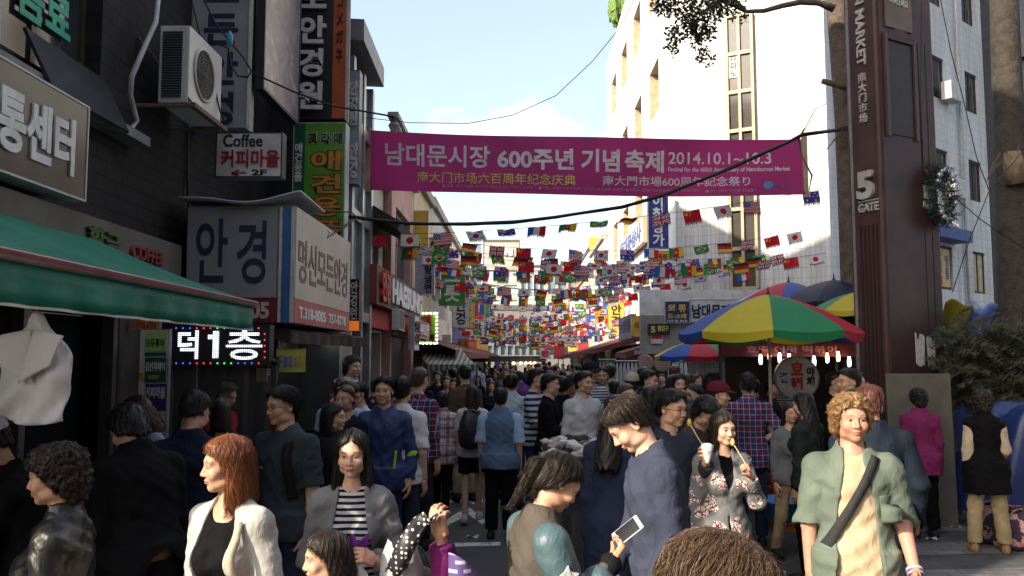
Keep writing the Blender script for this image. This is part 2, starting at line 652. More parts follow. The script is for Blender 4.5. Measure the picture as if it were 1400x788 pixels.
tag(MB().tube([at(217, -6, X=-3.25), at(213, 30, X=-3.2), at(197, 66, X=-3.2), at(180, 105, X=-3.22), at(178, 130, X=-3.25), at(187, 165, X=-3.28), at(176, 181, X=-3.3), at(150, 172, X=-3.3)], .022, 8).build('conduit_pipe', M('pale grey conduit', (.42, .42, .44), .5), smooth=True),
    'pale grey flexible conduit bending down the dark brick wall', 'pipe')

# red and green letters over the awning
text('COFFEE', bA, (XA + .222, 7.05, 2.77), UY, UZ, .6, .12, M('dull red letters', (.22, .04, .035), .6), .03, .03, name='lettering')
text('황금', bA, (XA + .222, 6.3, 2.79), UY, UZ, .5, .17, M('olive green letters', (.06, .10, .03), .6), .03, .03, name='lettering')

# plain block added to shade the white building, seen only between the signs
bk = T('shadow_block', 'tall grey block added for its shadow, behind the black vertical sign', 'building', (-9, 14, 0))
m_ = MB(); m_.box((-14, 11.25, 0), (-4.0, 17.2, 11.4))
m_.build('wall', M('grey render', (.2, .2, .2), .8, var=.2, vs=1.2), bk)
MB().box((-14.1, 11.3, 11.4), (-3.9, 17.3, 11.6)).build('roof', rooftar, bk)


# ------------------------------------------------------------------ shop house rows
def shop_house(name, label, x, y0, y1, h, wall, side, shop=2.35, sto=1, awn=None, band=None, frame=alug, group=None, wn=None, deep=7, glass=darkglass):
    """two-storey market house whose front is the plane at x; side -1 stands left of the street"""
    t = T(name, label, 'building', (x + side * deep / 2, (y0 + y1) / 2, 0), group)
    L = y1 - y0
    u = UY if side < 0 else -UY
    O = Vector((x, y0 if side < 0 else y1, 0))
    nw = wn or max(1, int(L / 1.7))
    holes = [(.15, L - .15, .02, shop)]
    z = shop + .75
    stw = (h - .3 - z) / sto
    for s in range(sto):
        for k in range(nw):
            a = L * (k + .5) / nw
            hw = L / nw * .33
            holes.append((a - hw, a + hw, z + s * stw + .15 * stw, z + s * stw + .78 * stw))
    w = MB()
    facade(w, O, u, L, h, holes, .2)
    P = lambda X, Y, Z: (X, Y, Z)
    xb = x + side * deep
    w.quad((x, y0, 0), (x, y0, h), (xb, y0, h), (xb, y0, 0))
    w.quad((x, y1, 0), (xb, y1, 0), (xb, y1, h), (x, y1, h))
    w.build('wall', wall, t)
    MB().box((min(x - side * .12, xb), y0 - .02, h), (max(x - side * .12, xb), y1 + .02, h + .22)).build('roof', concrete, t)
    for a, b, c, d in holes[1:]:
        window(t, O, u, a, b, c, d, frame, glass, .15, .05)
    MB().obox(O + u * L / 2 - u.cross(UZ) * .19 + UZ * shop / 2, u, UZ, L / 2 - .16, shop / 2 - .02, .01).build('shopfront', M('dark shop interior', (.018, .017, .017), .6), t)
    if band:
        MB().obox(O + u * L / 2 + u.cross(UZ) * .08 + UZ * (shop + .35), u, UZ, L / 2 - .05, .3, .075).build('fascia', band, t)
    if awn:
        n = u.cross(UZ)
        aw = MB()
        A, B = O + UZ * (shop + .08) + n * .003, O + u * L + UZ * (shop + .08) + n * .003
        C, D = B + n * .95 - UZ * .35, A + n * .95 - UZ * .35
        aw.quad(A, B, C, D)
        aw.quad(D, C, C - UZ * .18, D - UZ * .18)
        aw.build('awning', awn, t, solid=.01)
    return t


cream = M('cream render', (.5, .46, .4), .8, var=.2, vs=1.5)
pink = M('pink render', (.5, .3, .26), .8, var=.2, vs=1.5)
whiteR = M('white render', (.6, .6, .59), .8, var=.18, vs=1.5)
greyR = M('grey tile', (.3, .31, .32), .6, var=.2, vs=1.5)
tanR = M('tan render', (.48, .4, .28), .8, var=.2, vs=1.5)
maroon = M('maroon awning canvas', (.12, .03, .032), .8, var=.25, vs=3)
redband = M('red sign band', (.45, .04, .035), .6)
blueband = M('blue sign band', (.04, .07, .25), .6)
yelband = M('yellow sign band', (.62, .42, .05), .6)
whiteband = M('white sign band', (.6, .6, .6), .6)
XL = -2.3
# modern glass front with the slanted canopy
bC = T('glass_building', 'narrow grey metal and glass front under a slanted roof canopy', 'building', (-5, 12, 0))
MB().box((-8, 11.25, 0), (XL - .12, 12.8, 6.1)).build('wall', M('dark glazing wall', (.05, .06, .07), .25), bC)
cf = MB()
for y in (11.3, 12.05, 12.75): cf.box((XL - .12, y - .07, 0), (XL + .02, y + .07, 6.05))
for z in (2.5, 3.9, 5.2): cf.box((XL - .12, 11.25, z - .07), (XL + .01, 12.8, z + .07))
cf.build('mullion_frame', alug, bC)
for k, (y0, y1, z0, z1) in enumerate(((11.37, 11.98, 2.57, 3.83), (11.37, 11.98, 3.97, 5.13), (12.12, 12.68, 3.97, 5.13), (11.37, 11.98, 5.27, 6.0), (12.12, 12.68, 2.57, 3.83), (12.12, 12.68, 5.27, 6.0))):
    MB().box((XL - .115, y0, z0), (XL - .06, y1, z1)).build('glass_panel', M('pale sky glass', (.3, .38, .42), .1, spec=.8), bC)
MB().add([(-6, 11.2, 6.75), (XL + .15, 11.2, 6.55), (XL + .15, 12.9, 6.45), (-6, 12.9, 6.65), (-6, 11.2, 6.4), (XL + .15, 11.2, 6.25), (XL + .15, 12.9, 6.15), (-6, 12.9, 6.3)],
         [(0, 1, 2, 3), (7, 6, 5, 4), (0, 4, 5, 1), (1, 5, 6, 2), (2, 6, 7, 3), (3, 7, 4, 0)]).build('canopy', M('grey canopy metal', (.22, .23, .24), .5), bC)

LH = [('cream low house with a dark sloping eave', 12.85, 15.4, 5.0, cream, redband, None),
      ('pink rendered house with a patterned parapet', 15.45, 18.6, 5.6, pink, redband, None),
      ('yellow sided shop house beyond the pink house', 18.65, 22.2, 5.9, tanR, yelband, maroon),
      ('grey tiled shop house past the striped awning', 22.25, 27.5, 6.0, greyR, whiteband, maroon),
      ('white shop house halfway down the left side', 27.55, 34, 6.0, whiteR, blueband, maroon),
      ('cream shop house far down the left side', 34.05, 43, 5.7, cream, redband, maroon),
      ('last grey house at the left end of the street', 43.05, 58, 5.6, greyR, yelband, maroon)]
houses = []
for l, y0, y1, h, wl, bd, aw in LH:
    houses.append(shop_house('shop_house', l, XL - (.25 if y0 < 14 else .1), y0, y1, h, wl, -1, awn=aw, band=bd, group='shop houses along the street'))
# parapet pattern on the pink house
hp = houses[1]
m_ = MB()
for k in range(10):
    y = 15.6 + k * .3
    m_.lathe([(.02, 5.85), (.1, 5.95), (.04, 6.12), (.11, 6.3), (.03, 6.42)], (XL - .1, y, 0), 8)
m_.box((XL - .2, 15.45, 6.42), (XL, 18.6, 6.52))
m_.build('balustrade', M('weathered stone balusters', (.32, .3, .26), .8, var=.4), hp, smooth=False)
m_ = MB()
for k in range(9):
    y = 12.95 + k * .32
    a = random.uniform(.35, .95)
    m_.tube([(XL - .5, y, 5.2), (XL - .5 + random.uniform(-.1, .2), y + random.uniform(-.1, .2), 5.2 + a)], .014, 5)
m_.build('roof_rods', M('galvanised rods', (.4, .4, .4), .5, metal=.6), houses[0])
m_ = MB().lathe([(.05, 0), (.42, .02), (.45, .5), (.38, .55), (.05, .6)], (XL - .55, 13.0, 5.25), 18)
m_.build('roof_tank', M('pale roof tank', (.45, .44, .42), .6), houses[0])
ev = MB().add([(XL - .3, 12.82, 4.45), (XL + .45, 12.82, 4.0), (XL + .45, 15.4, 4.0), (XL - .3, 15.4, 4.45), (XL - .3, 12.82, 4.3), (XL + .4, 12.82, 3.88), (XL + .4, 15.4, 3.88), (XL - .3, 15.4, 4.3)],
              [(0, 1, 2, 3), (7, 6, 5, 4), (0, 4, 5, 1), (1, 5, 6, 2), (2, 6, 7, 3), (3, 7, 4, 0)])
ev.build('eave', M('dark eave', (.035, .032, .03), .7), houses[0])

XR = 4.05
RH = [('cream house beyond the white tiled building', 38.6, 46, 7.4, cream, whiteband),
      ('orange tan house far down the right side', 46.05, 55, 6.6, tanR, redband),
      ('last white house at the right end of the street', 55.05, 66, 6.6, whiteR, yelband)]
for l, y0, y1, h, wl, bd in RH:
    shop_house('shop_house', l, XR - .2, y0, y1, h, wl, 1, sto=2, awn=maroon, band=bd, group='shop houses along the street')

# ------------------------------------------------------------------ right: white tiled corner building
bW = T('tiled_building', 'big white tiled corner building with a glazed stair strip', 'building', (8, 27, 0))
uF = Vector((.883, -.469, 0)).normalized()      # street-corner face, left to right
A0, A1 = Vector((4.05, 21.8, 0)), Vector((7.4, 20.0, 0))
uF = (A1 - A0).normalized(); LF = (A1 - A0).length
uR = Vector((.766, .643, 0)); LR = 9.4
A2 = A1 + uR * LR
tile = lambda nm, d: wallM(nm, d, .11, .24, (.56, .57, .58), (.62, .62, .62), (.40, .40, .40), .007, .45, 0, .34)
HB = 15.7
wS = MB(); rv = MB()
cols = (24.95, 28.5, 32.1, 35.7)
hS = []
for y in cols:
    a = 38.5 - y
    for z in (6.1, 9.2, 12.5): hS.append((a - .85, a + .85, z, z + 1.55))
hS.append((.4, 16.2, .05, 2.4))
facade(wS, (4.05, 38.5, 0), -UY, 16.7, HB, hS, .3, rv)
wS.build('wall', M('white street wall', (.7, .69, .66), .6, var=.1, vs=1), bW)
rv.build('window_reveals', beigeal, bW)
for a, b, c, d in hS[:-1]: window(bW, (4.05, 38.5, 0), -UY, a, b, c, d, beigeal, blueglass, .27, .06)
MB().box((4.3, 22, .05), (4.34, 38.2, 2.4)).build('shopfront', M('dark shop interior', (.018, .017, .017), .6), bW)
wF = MB()
facade(wF, A0, uF, LF, HB, [])
wF.build('wall', tile('white tile corner face', (uF.x, uF.y)), bW)
wR = MB()
hR = []
for a, b in ((5.25, 6.6), (8.0, 8.9)):
    for z in (3.85, 6.65, 9.4, 12.2): hR.append((a, b, z, z + 1.25))
hR.append((3.0, 4.2, 12.2, 13.45))
facade(wR, A1, uR, LR, HB, hR, .12)
wR.build('wall', tile('white tile shaded face', (uR.x, uR.y)), bW)
for h_ in hR: window(bW, A1, uR, *h_, darksteel, darkglass if h_[2] > 5 else M('yellow window film', (.4, .33, .2), .5), .09, .06)  # lowest windows get one even yellow film colour
MB().add([A0 + UZ * HB, A1 + UZ * HB, A2 + UZ * HB, Vector((14.5, 38.5, HB)), Vector((4.05, 38.5, HB))], [(0, 1, 2, 3, 4)]).build('roof', rooftar, bW)
MB().add([A2, A2 + UZ * HB, Vector((14.6, 38.5, HB)), Vector((14.6, 38.5, 0))], [(0, 3, 2, 1)]).build('wall', greyR, bW)
nF = uF.cross(UZ)
st = MB()
c0 = A0 + uF * (LF - 2.03)
zt, zb = at(1020, 22, Y=c0.y).z, at(1020, 395, Y=c0.y).z
for a in (-.33, -.02, .31): st.obox(c0 + uF * a + nF * .06 + UZ * (zt + zb) / 2, uF, UZ, .035, (zt - zb) / 2, .06)
nsp = 7
for k in range(nsp + 1):
    z = zb + (zt - zb) * k / nsp
    st.obox(c0 + nF * .062 + UZ * z, uF, UZ, .31, .045, .062)
st.build('stair_strip', beigeal, bW)
MB().obox(c0 + nF * .03 + UZ * (zt + zb) / 2, uF, UZ, .3, (zt - zb) / 2 - .02, .02).build('strip_glass', M('brownish strip glass', (.07, .065, .06), .1, spec=.7), bW)
pp = c0 - uF * .17 + nF * .07
s1 = at(1012, 90, Y=pp.y)
MB().obox((pp.x, pp.y, s1.z), uF, UZ, .12, .32, .012).build('sign_plate', M('white plate', (.62, .6, .52), .5), bW)
text('슈\n퍼\n노', bW, (pp.x + nF.x * .014, pp.y + nF.y * .014, s1.z), uF, UZ, .17, .56, M('dark lettering', (.03, .03, .03), .6), .003)
# pipes and a wall unit on the shaded face
for a_, r_, l in ((2.2, .05, 'drain_pipe'), (7.4, .04, 'drain_pipe')):
    q = A1 + uR * a_ + uR.cross(UZ) * .07
    MB().tube([(q.x, q.y, .1), (q.x, q.y, 9), (q.x, q.y, HB - .1)], r_, 8).build(l, M('grey drain pipe', (.33, .33, .33), .6), bW, smooth=True)
q = A1 + uR * 7.1 + uR.cross(UZ) * .22
for z in (6.75, 9.6):
    MB().obox((q.x - uR.x * .6, q.y - uR.y * .6, z), uR, UZ, .36, .27, .15).build('wall_unit', M('aged wall unit', (.45, .45, .43), .5), bW, bevel=.02)
# roof plant
tag(MB().grid(lambda u, v: (4.15 + .5 * math.sin(6.28 * u) * math.sin(3.14 * v), 34.2 + .7 * math.cos(6.28 * u) * math.sin(3.14 * v) + .1 * math.sin(40 * u), HB + .8 + .75 * math.cos(3.14 * v) + .1 * math.sin(30 * v + 20 * u)), 24, 12).build('roof_shrub', M('roof shrub leaves', (.12, .2, .04), .8, var=.5, vs=9, bump=1, bs=30)),
    'small bright green shrub on the roof edge of the white building', 'shrub')
# low grey fascia wall with the signs
MB().obox((4.35, 19.75, 2.45), UX, UZ, 1.55, .45, .12).build('market_fascia', M('grey ribbed metal fascia', (.26, .25, .24), .6, var=.2), bW)
MB().obox((4.35, 19.78, 3.2), UX, UZ, 1.55, .3, .1).build('white_fascia_panel', M('white fascia panel', (.62, .62, .62), .6), bW)
MB().box((2.9, 20.0, 2.0), (7.3, 21.6, 2.1)).build('canopy_slab', concrete, bW)
pw = MB()
for x in (2.98, 5.8): pw.box((x - .08, 19.75, 0), (x + .08, 19.9, 2.0))
pw.build('post', darksteel, bW)

# unseen blocks added behind and beside the camera to cut the sky fill
for lab_, x0, x1, y0, y1, h_ in (('unseen dark brick block added right of the camera to cut sky light', 9.8, 20, -26, 7.5, 21), ('unseen dark brick block added behind the camera to cut sky light', -6, 24, -40, -27, 24)):
    t = T('sky_blocker', lab_, 'building', ((x0 + x1) / 2, (y0 + y1) / 2, 0))
    w = MB()
    O_, u_, L_ = (Vector((x0, y1, 0)), -UY, y1 - y0) if x0 > 0 else (Vector((x1, y1, 0)), -UX, x1 - x0)
    hl = [(1 + i * 3.2, 2.8 + i * 3.2, 1 + j * 3.3, 2.9 + j * 3.3) for i in range(int((L_ - 2) / 3.2)) for j in range(6)]
    facade(w, O_, u_, L_, h_, hl)
    w.box((x0 + (.35 if x0 > 0 else 0), y0, 0), (x1, y1 - (.35 if x0 < 0 else 0), h_ - .05))
    w.build('wall', wallM('deep brown brick ' + str(int(x1)), (0, 1) if x0 > 0 else (1, 0), .3, .1, (.06, .045, .04), (.075, .055, .048), (.04, .04, .04), .012, .9), t)
    MB().box((x0 - .1, y0, h_), (x1, y1 + .1, h_ + .3)).build('roof', rooftar, t)

# dark office block at the right edge
bD = T('office_block', 'dark grey office block at the far right edge', 'building', (20, 32, 0))
w = MB()
hD = [(1 + i * 2.2, 2.6 + i * 2.2, 1 + j * 2.9, 3.2 + j * 2.9) for i in range(5) for j in range(6)]
facade(w, (14.9, 27.4, 0), UX, 12, 19, hD)
w.build('wall', M('dark grey stone', (.055, .05, .048), .6, var=.25), bD)
for h_ in hD: window(bD, (14.9, 27.4, 0), UX, *h_, darksteel, darkglass)
MB().box((14.9, 27.5, 19), (26.9, 40, 19.2)).build('roof', rooftar, bD)

# ------------------------------------------------------------------ buildings closing the street
def far_block(label, px0, px1, pyt, Y, wall, depth=12, rows=5, colsn=4, glass=blueglass, sign_=None, head=0):
    a, b = at(px0, 480, Y=Y), at(px1, 480, Y=Y)
    h = at(px0, pyt, Y=Y).z
    W_ = b.x - a.x
    t = T('far_building', label, 'building', ((a.x + b.x) / 2, Y + depth / 2, 0), 'buildings closing the far end of the street')
    w = MB()
    hs = []
    zt = h * (1 - head) - .6
    for i in range(colsn):
        for j in range(rows):
            cw, ch = W_ / colsn, (zt - 2) / rows
            hs.append((cw * (i + .12), cw * (i + .88), 2 + ch * (j + .15), 2 + ch * (j + .85)))
    facade(w, (a.x, Y, 0), UX, W_, h, hs, .3)
    w.quad((b.x, Y, 0), (b.x, Y + depth, 0), (b.x, Y + depth, h), (b.x, Y, h))
    w.quad((a.x, Y, 0), (a.x, Y, h), (a.x, Y + depth, h), (a.x, Y + depth, 0))
    w.build('wall', wall, t)
    gl = MB()
    for q in hs: gl.obox((a.x + (q[0] + q[1]) / 2, Y + .3, (q[2] + q[3]) / 2), UX, UZ, (q[1] - q[0]) / 2, (q[3] - q[2]) / 2, .02)
    for q in hs:
        MB().obox((a.x + (q[0] + q[1]) / 2, Y + .3, (q[2] + q[3]) / 2), UX, UZ, (q[1] - q[0]) / 2, (q[3] - q[2]) / 2, .02).build('window', glass, t)
    MB().box((a.x - .1, Y - .1, h), (b.x + .1, Y + depth, h + .4)).build('roof', rooftar, t)
    if sign_:
        text(sign_[0], t, (a.x + W_ * sign_[1], Y - .05, h * sign_[2]), UX, UZ, W_ * sign_[3], h * sign_[4], sign_[5], .2, .04, keep=False)
    return t


far_block('tan and glass office tower with a white company name at the top', 662, 710, 331, 150, M('tan tower stone', (.42, .37, .31), .7), 14, 6, 2, M('pale green glass', (.32, .42, .42), .15), ('한화생명', .5, .915, .62, .06, M('white letters', (.75, .75, .75), .5)), .18)
far_block('slim pale slab tower left of the office tower', 641, 660, 326, 170, M('pale slab', (.5, .54, .58), .7), 12, 7, 1)
far_block('grey low block right of the office tower', 712, 746, 366, 120, M('light grey block', (.42, .42, .42), .8), 12, 3, 4)
far_block('brown block with a clinic board on its roof', 748, 790, 362, 105, M('brown grey block', (.4, .36, .3), .8), 12, 3, 3)
far_block('red brick block right of the clinic board', 792, 812, 352, 95, M('orange brick', (.42, .2, .1), .8), 12, 4, 2)
far_block('pale blue glazed block next to the cream house', 806, 842, 344, 82, M('pale blue cladding', (.4, .5, .54), .6), 10, 4, 3)
far_block('white low building closing the street on the left', 600, 664, 395, 75, M('pale far wall', (.3, .3, .3), .8), 12, 3, 6)
far_block('cream wide building closing the street in the middle', 664, 800, 424, 72, M('grey far wall', (.17, .165, .16), .8), 12, 3, 14)
far_block('beige block peeping above the left roofs', 612, 642, 372, 110, tanR, 12, 3, 2)


# ================================================================== people: bodies grown from distance fields
def smin(a, b, k):
    h = np.clip(.5 + .5 * (b - a) / k, 0, 1)
    return b * (1 - h) + a * h - k * h * (1 - h)


def smax(a, b, k): return -smin(-a, -b, k)


def cap(P, a, b, r1, r2):
    a, b = np.asarray(a, np.float32), np.asarray(b, np.float32)
    d = b - a
    t = np.clip(((P[0] - a[0]) * d[0] + (P[1] - a[1]) * d[1] + (P[2] - a[2]) * d[2]) / max(float(d @ d), 1e-9), 0, 1)
    return np.sqrt((P[0] - a[0] - t * d[0]) ** 2 + (P[1] - a[1] - t * d[1]) ** 2 + (P[2] - a[2] - t * d[2]) ** 2) - (r1 + (r2 - r1) * t)


def ell(P, c, r):
    x, y, z = (P[0] - c[0]), (P[1] - c[1]), (P[2] - c[2])
    k0 = np.sqrt((x / r[0]) ** 2 + (y / r[1]) ** 2 + (z / r[2]) ** 2)
    k1 = np.sqrt((x / r[0] ** 2) ** 2 + (y / r[1] ** 2) ** 2 + (z / r[2] ** 2) ** 2) + 1e-6
    return k0 * (k0 - 1) / k1


def into(P, o, Rm):
    """world points into a frame with origin o and axes = columns of Rm"""
    x, y, z = P[0] - o[0], P[1] - o[1], P[2] - o[2]
    return [Rm[0, k] * x + Rm[1, k] * y + Rm[2, k] * z for k in range(3)]


def snet(fn, lo, hi, h):
    """surface net of fn = 0: vertices and outward quads"""
    ax = [np.arange(lo[k] - h, hi[k] + 2 * h, h, dtype=np.float32) for k in range(3)]
    P = np.meshgrid(*ax, indexing='ij')
    v = fn(P).astype(np.float32)
    s = v < 0
    nx, ny, nz_ = v.shape
    cnt = np.zeros((nx - 1, ny - 1, nz_ - 1), np.int8)
    for i in (0, 1):
        for j in (0, 1):
            for k in (0, 1):
                cnt += s[i:nx - 1 + i, j:ny - 1 + j, k:nz_ - 1 + k]
    act = (cnt > 0) & (cnt < 8)
    I = np.argwhere(act)
    if len(I) == 0: return np.zeros((0, 3)), np.zeros((0, 4), int)
    idx = -np.ones(act.shape, np.int32)
    idx[tuple(I.T)] = np.arange(len(I))
    acc = np.zeros((len(I), 3), np.float32)
    n = np.zeros(len(I), np.float32)
    cs = [(i, j, k) for i in (0, 1) for j in (0, 1) for k in (0, 1)]
    for a in cs:
        for d in range(3):
            if a[d]: continue
            b = list(a); b[d] = 1
            va = v[I[:, 0] + a[0], I[:, 1] + a[1], I[:, 2] + a[2]]
            vb = v[I[:, 0] + b[0], I[:, 1] + b[1], I[:, 2] + b[2]]
            m = (va < 0) != (vb < 0)
            t = np.where(m, va / np.where(m, va - vb, 1), 0)
            p = np.tile(np.array(a, np.float32), (len(I), 1))
            p[:, d] += t
            acc += p * m[:, None]
            n += m
    V = (I + acc / n[:, None]) * h + np.array([q[0] for q in ax])
    F = []
    for d in range(3):
        e = [slice(None)] * 3; e2 = [slice(None)] * 3
        e[d] = slice(0, -1); e2[d] = slice(1, None)
        s0, s1 = s[tuple(e)], s[tuple(e2)]
        E_ = np.argwhere(s0 != s1)
        o1, o2 = (d + 1) % 3, (d + 2) % 3
        E_ = E_[(E_[:, o1] > 0) & (E_[:, o2] > 0) & (E_[:, o1] < v.shape[o1] - 1) & (E_[:, o2] < v.shape[o2] - 1)]
        if len(E_) == 0: continue
        q = []
        for a, b in ((1, 1), (0, 1), (0, 0), (1, 0)):
            C = E_.copy(); C[:, o1] -= a; C[:, o2] -= b
            q.append(idx[tuple(C.T)])
        q = np.stack(q, 1)
        fl = s0[tuple(E_.T)]
        q[~fl] = q[~fl][:, ::-1]
        F.append(q)
    return V, np.concatenate(F)


def npmesh(name, V, F, mat, col=None, smooth=True):
    me = bpy.data.meshes.new(name)
    V = np.ascontiguousarray(V, np.float32)
    F = np.ascontiguousarray(F, np.int32)
    me.vertices.add(len(V))
    me.vertices.foreach_set('co', V.ravel())
    me.loops.add(F.size)
    me.loops.foreach_set('vertex_index', F.ravel())
    me.polygons.add(len(F))
    me.polygons.foreach_set('loop_start', np.arange(0, F.size, F.shape[1], dtype=np.int32))
    me.polygons.foreach_set('loop_total', np.full(len(F), F.shape[1], np.int32))
    me.polygons.foreach_set('use_smooth', np.full(len(F), smooth))
    me.update(calc_edges=True)
    if col is not None:
        a = me.color_attributes.new('col', 'FLOAT_COLOR', 'POINT')
        c = np.ones((len(V), 4), np.float32)
        c[:, :3] = col
        a.data.foreach_set('color', c.ravel())
    me.materials.append(mat)
    return me


def rotm(ax, deg):
    return np.array(Matrix.Rotation(R(deg), 3, ax), np.float32)


def unit(v):
    v = np.array(v, np.float32)
    return v / np.linalg.norm(v)


def fold(P, s, a=1.0):
    x, y, z = P
    return a * (.0042 * np.sin(21 * x + 3 * np.sin(11 * z + s) + s) * np.sin(15 * z + 3 * np.sin(9 * y + s) + 2 * s)
                + .0048 * (.6 - np.abs(np.sin(19 * z + 13 * x + 2.5 * np.sin(8 * y + s) + 1.5 * np.sin(14 * x) + s))) + .0030 * (.6 - np.abs(np.sin(33 * z - 24 * x + 2 * np.sin(15 * y + s) + 2 * s))) + .0012 * np.sin(70 * z - 45 * x + 2 * np.sin(30 * y) + s))


# --- torso profile: height above the hip joint, half width, half depth, centre shift
TM = np.array([(-.16, .10, .09, .02), (-.10, .16, .112, .012), (0, .17, .122, .008), (.10, .155, .112, 0), (.18, .150, .108, 0), (.28, .163, .115, 0), (.38, .170, .120, 0.004),
               (.43, .160, .108, .008), (.47, .128, .09, .012), (.51, .085, .072, .015), (.57, .058, .060, .015)], np.float32)
TF = np.array([(-.16, .11, .095, .02), (-.10, .168, .118, .012), (0, .172, .122, .008), (.10, .145, .105, 0), (.18, .128, .095, 0), (.28, .14, .102, 0), (.38, .148, .106, .004),
               (.43, .140, .094, .008), (.47, .112, .08, .012), (.51, .076, .066, .015), (.57, .050, .054, .015)], np.float32)


def densify(T_):
    z = np.linspace(T_[0, 0], T_[-1, 0], 60)
    o = [z]
    for k in range(1, 4):
        y = np.interp(z, T_[:, 0], T_[:, k])
        for _ in range(3): y[1:-1] = (y[:-2] + y[1:-1] * 2 + y[2:]) / 4
        o.append(y)
    return np.array(o, np.float32)


TMd, TFd = densify(TM), densify(TF)


class Fig:
    """joints of one figure, in its own frame: feet at the origin, facing -Y"""

    def __init__(s, sp):
        g = lambda k, d=None: sp.get(k, d)
        s.fem = g('fem', False)
        s.gw = g('w', 1.0) * .95
        s.T = TFd if s.fem else TMd
        s.hip = np.array([0, g('hipy', 0), .93 - g('drop', 0)], np.float32)
        s.Rt = rotm('Z', g('twist', 0)) @ rotm('X', g('lean', 2)) @ rotm('Y', g('tilt', 0))
        w = lambda q: s.hip + s.Rt @ np.array(q, np.float32)
        sx = (.148 if s.fem else .170) * s.gw
        s.S = [w((-sx, .012, .448)), w((sx, .012, .448))]
        s.neck = w((0, .015, .53))
        s.Rh = s.Rt @ rotm('Z', g('heady', 0)) @ rotm('X', g('headp', 0) - g('lean', 2) * .6) @ rotm('Y', g('headt', 0))
        s.head = s.neck + s.Rt @ np.array([0, -.012, .06], np.float32) + s.Rh @ np.array([0, -.018, .105], np.float32)
        s.E, s.Wr, s.fd, s.hand = [], [], [], []
        for k, key in enumerate(('armA', 'armB')):
            sg = -1 if k == 0 else 1
            ud, fd = g(key, ((sg * .13, .06, -1), (sg * .04, -.16, -1)))
            ud, fd = unit(ud), unit(fd)
            e = s.S[k] + ud * .285
            s.E.append(e); s.Wr.append(e + fd * .245); s.fd.append(fd)
            s.hand.append(g('hand' + 'AB'[k], {}))
        s.knee, s.ank = [], []
        lg = g('legs', 'stand')
        for k in (0, 1):
            sg = -1 if k == 0 else 1
            if lg == 'stand': kn, an = (sg * .095, -.012, .49), (sg * .105, .025, .085)
            elif lg == 'wide': kn, an = (sg * .12, -.012, .49), (sg * .15, .025, .085)
            else:
                q = sg if lg == 'walk' else -sg
                kn, an = (sg * .085, -.10 * q - .03, .49), (sg * .08, -.20 * q + .03, .085 if q > 0 else .11)
            s.knee.append(np.array(kn, np.float32)); s.ank.append(np.array(an, np.float32))
        s.hj = [s.hip + np.array([-.088, 0, -.01], np.float32), s.hip + np.array([.088, 0, -.01], np.float32)]

    def torso(s, P, inf=0):
        q = into(P, s.hip, s.Rt)
        z, a, b, c = s.T
        A = np.interp(q[2], z, a).astype(np.float32) * s.gw + inf
        B = np.interp(q[2], z, b).astype(np.float32) * s.gw + inf
        C = np.interp(q[2], z, c).astype(np.float32)
        k0 = np.sqrt((q[0] / A) ** 2 + ((q[1] - C) / B) ** 2)
        d = (k0 - 1) * np.minimum(A, B)
        d = smax(d, np.maximum(q[2] - .57 - inf, -.15 - inf - q[2]), .03)
        if s.fem:
            for k in (-1, 1): d = smin(d, ell(q, (k * .066, -.082, .315), (.055 + inf, .052 + inf, .055 + inf)), .04)
        if s.gw > 1.08: d = smin(d, ell(q, (0, -.06, .12), (.13, .10 + inf, .15)), .06)
        for k in (0, 1): d = smin(d, cap(P, s.hip + s.Rt @ np.array([(-.07, .07)[k], .014, .487], np.float32), s.S[k], .038 + inf * .8, .050 + inf * .8), .05)
        return d, q

    def arm(s, P, k, inf=0, to=2.0):
        f = .86 if s.fem else 1.0
        d = cap(P, s.S[k], s.E[k], .050 * f + inf, .041 * f + inf)
        d = smin(d, cap(P, s.E[k], s.Wr[k], .041 * f + inf, .027 * f + inf * .9), .02)
        if to < 2:
            if to <= 1:
                e = s.S[k] + (s.E[k] - s.S[k]) * to; n = unit(s.E[k] - s.S[k])
                d2 = cap(P, s.S[k], s.E[k], .052 * f + inf, .043 * f + inf * 1.25)
                d = np.maximum(d2, (P[0] - e[0]) * n[0] + (P[1] - e[1]) * n[1] + (P[2] - e[2]) * n[2])
            else:
                e = s.E[k] + (s.Wr[k] - s.E[k]) * (to - 1); n = s.fd[k]
                lim = (P[0] - e[0]) * n[0] + (P[1] - e[1]) * n[1] + (P[2] - e[2]) * n[2]
                near = np.sqrt((P[0] - e[0]) ** 2 + (P[1] - e[1]) ** 2 + (P[2] - e[2]) ** 2) - .16
                d = np.maximum(d, np.minimum(lim, -near) if to > 1.6 else lim)
        return d

    def leg(s, P, k, inf=0, wide=0):
        d = cap(P, s.hj[k], s.knee[k], .088 * s.gw + inf, .056 + inf + wide * .5)
        return smin(d, cap(P, s.knee[k], s.ank[k], .055 + inf + wide * .5, .038 + inf + wide), .03)


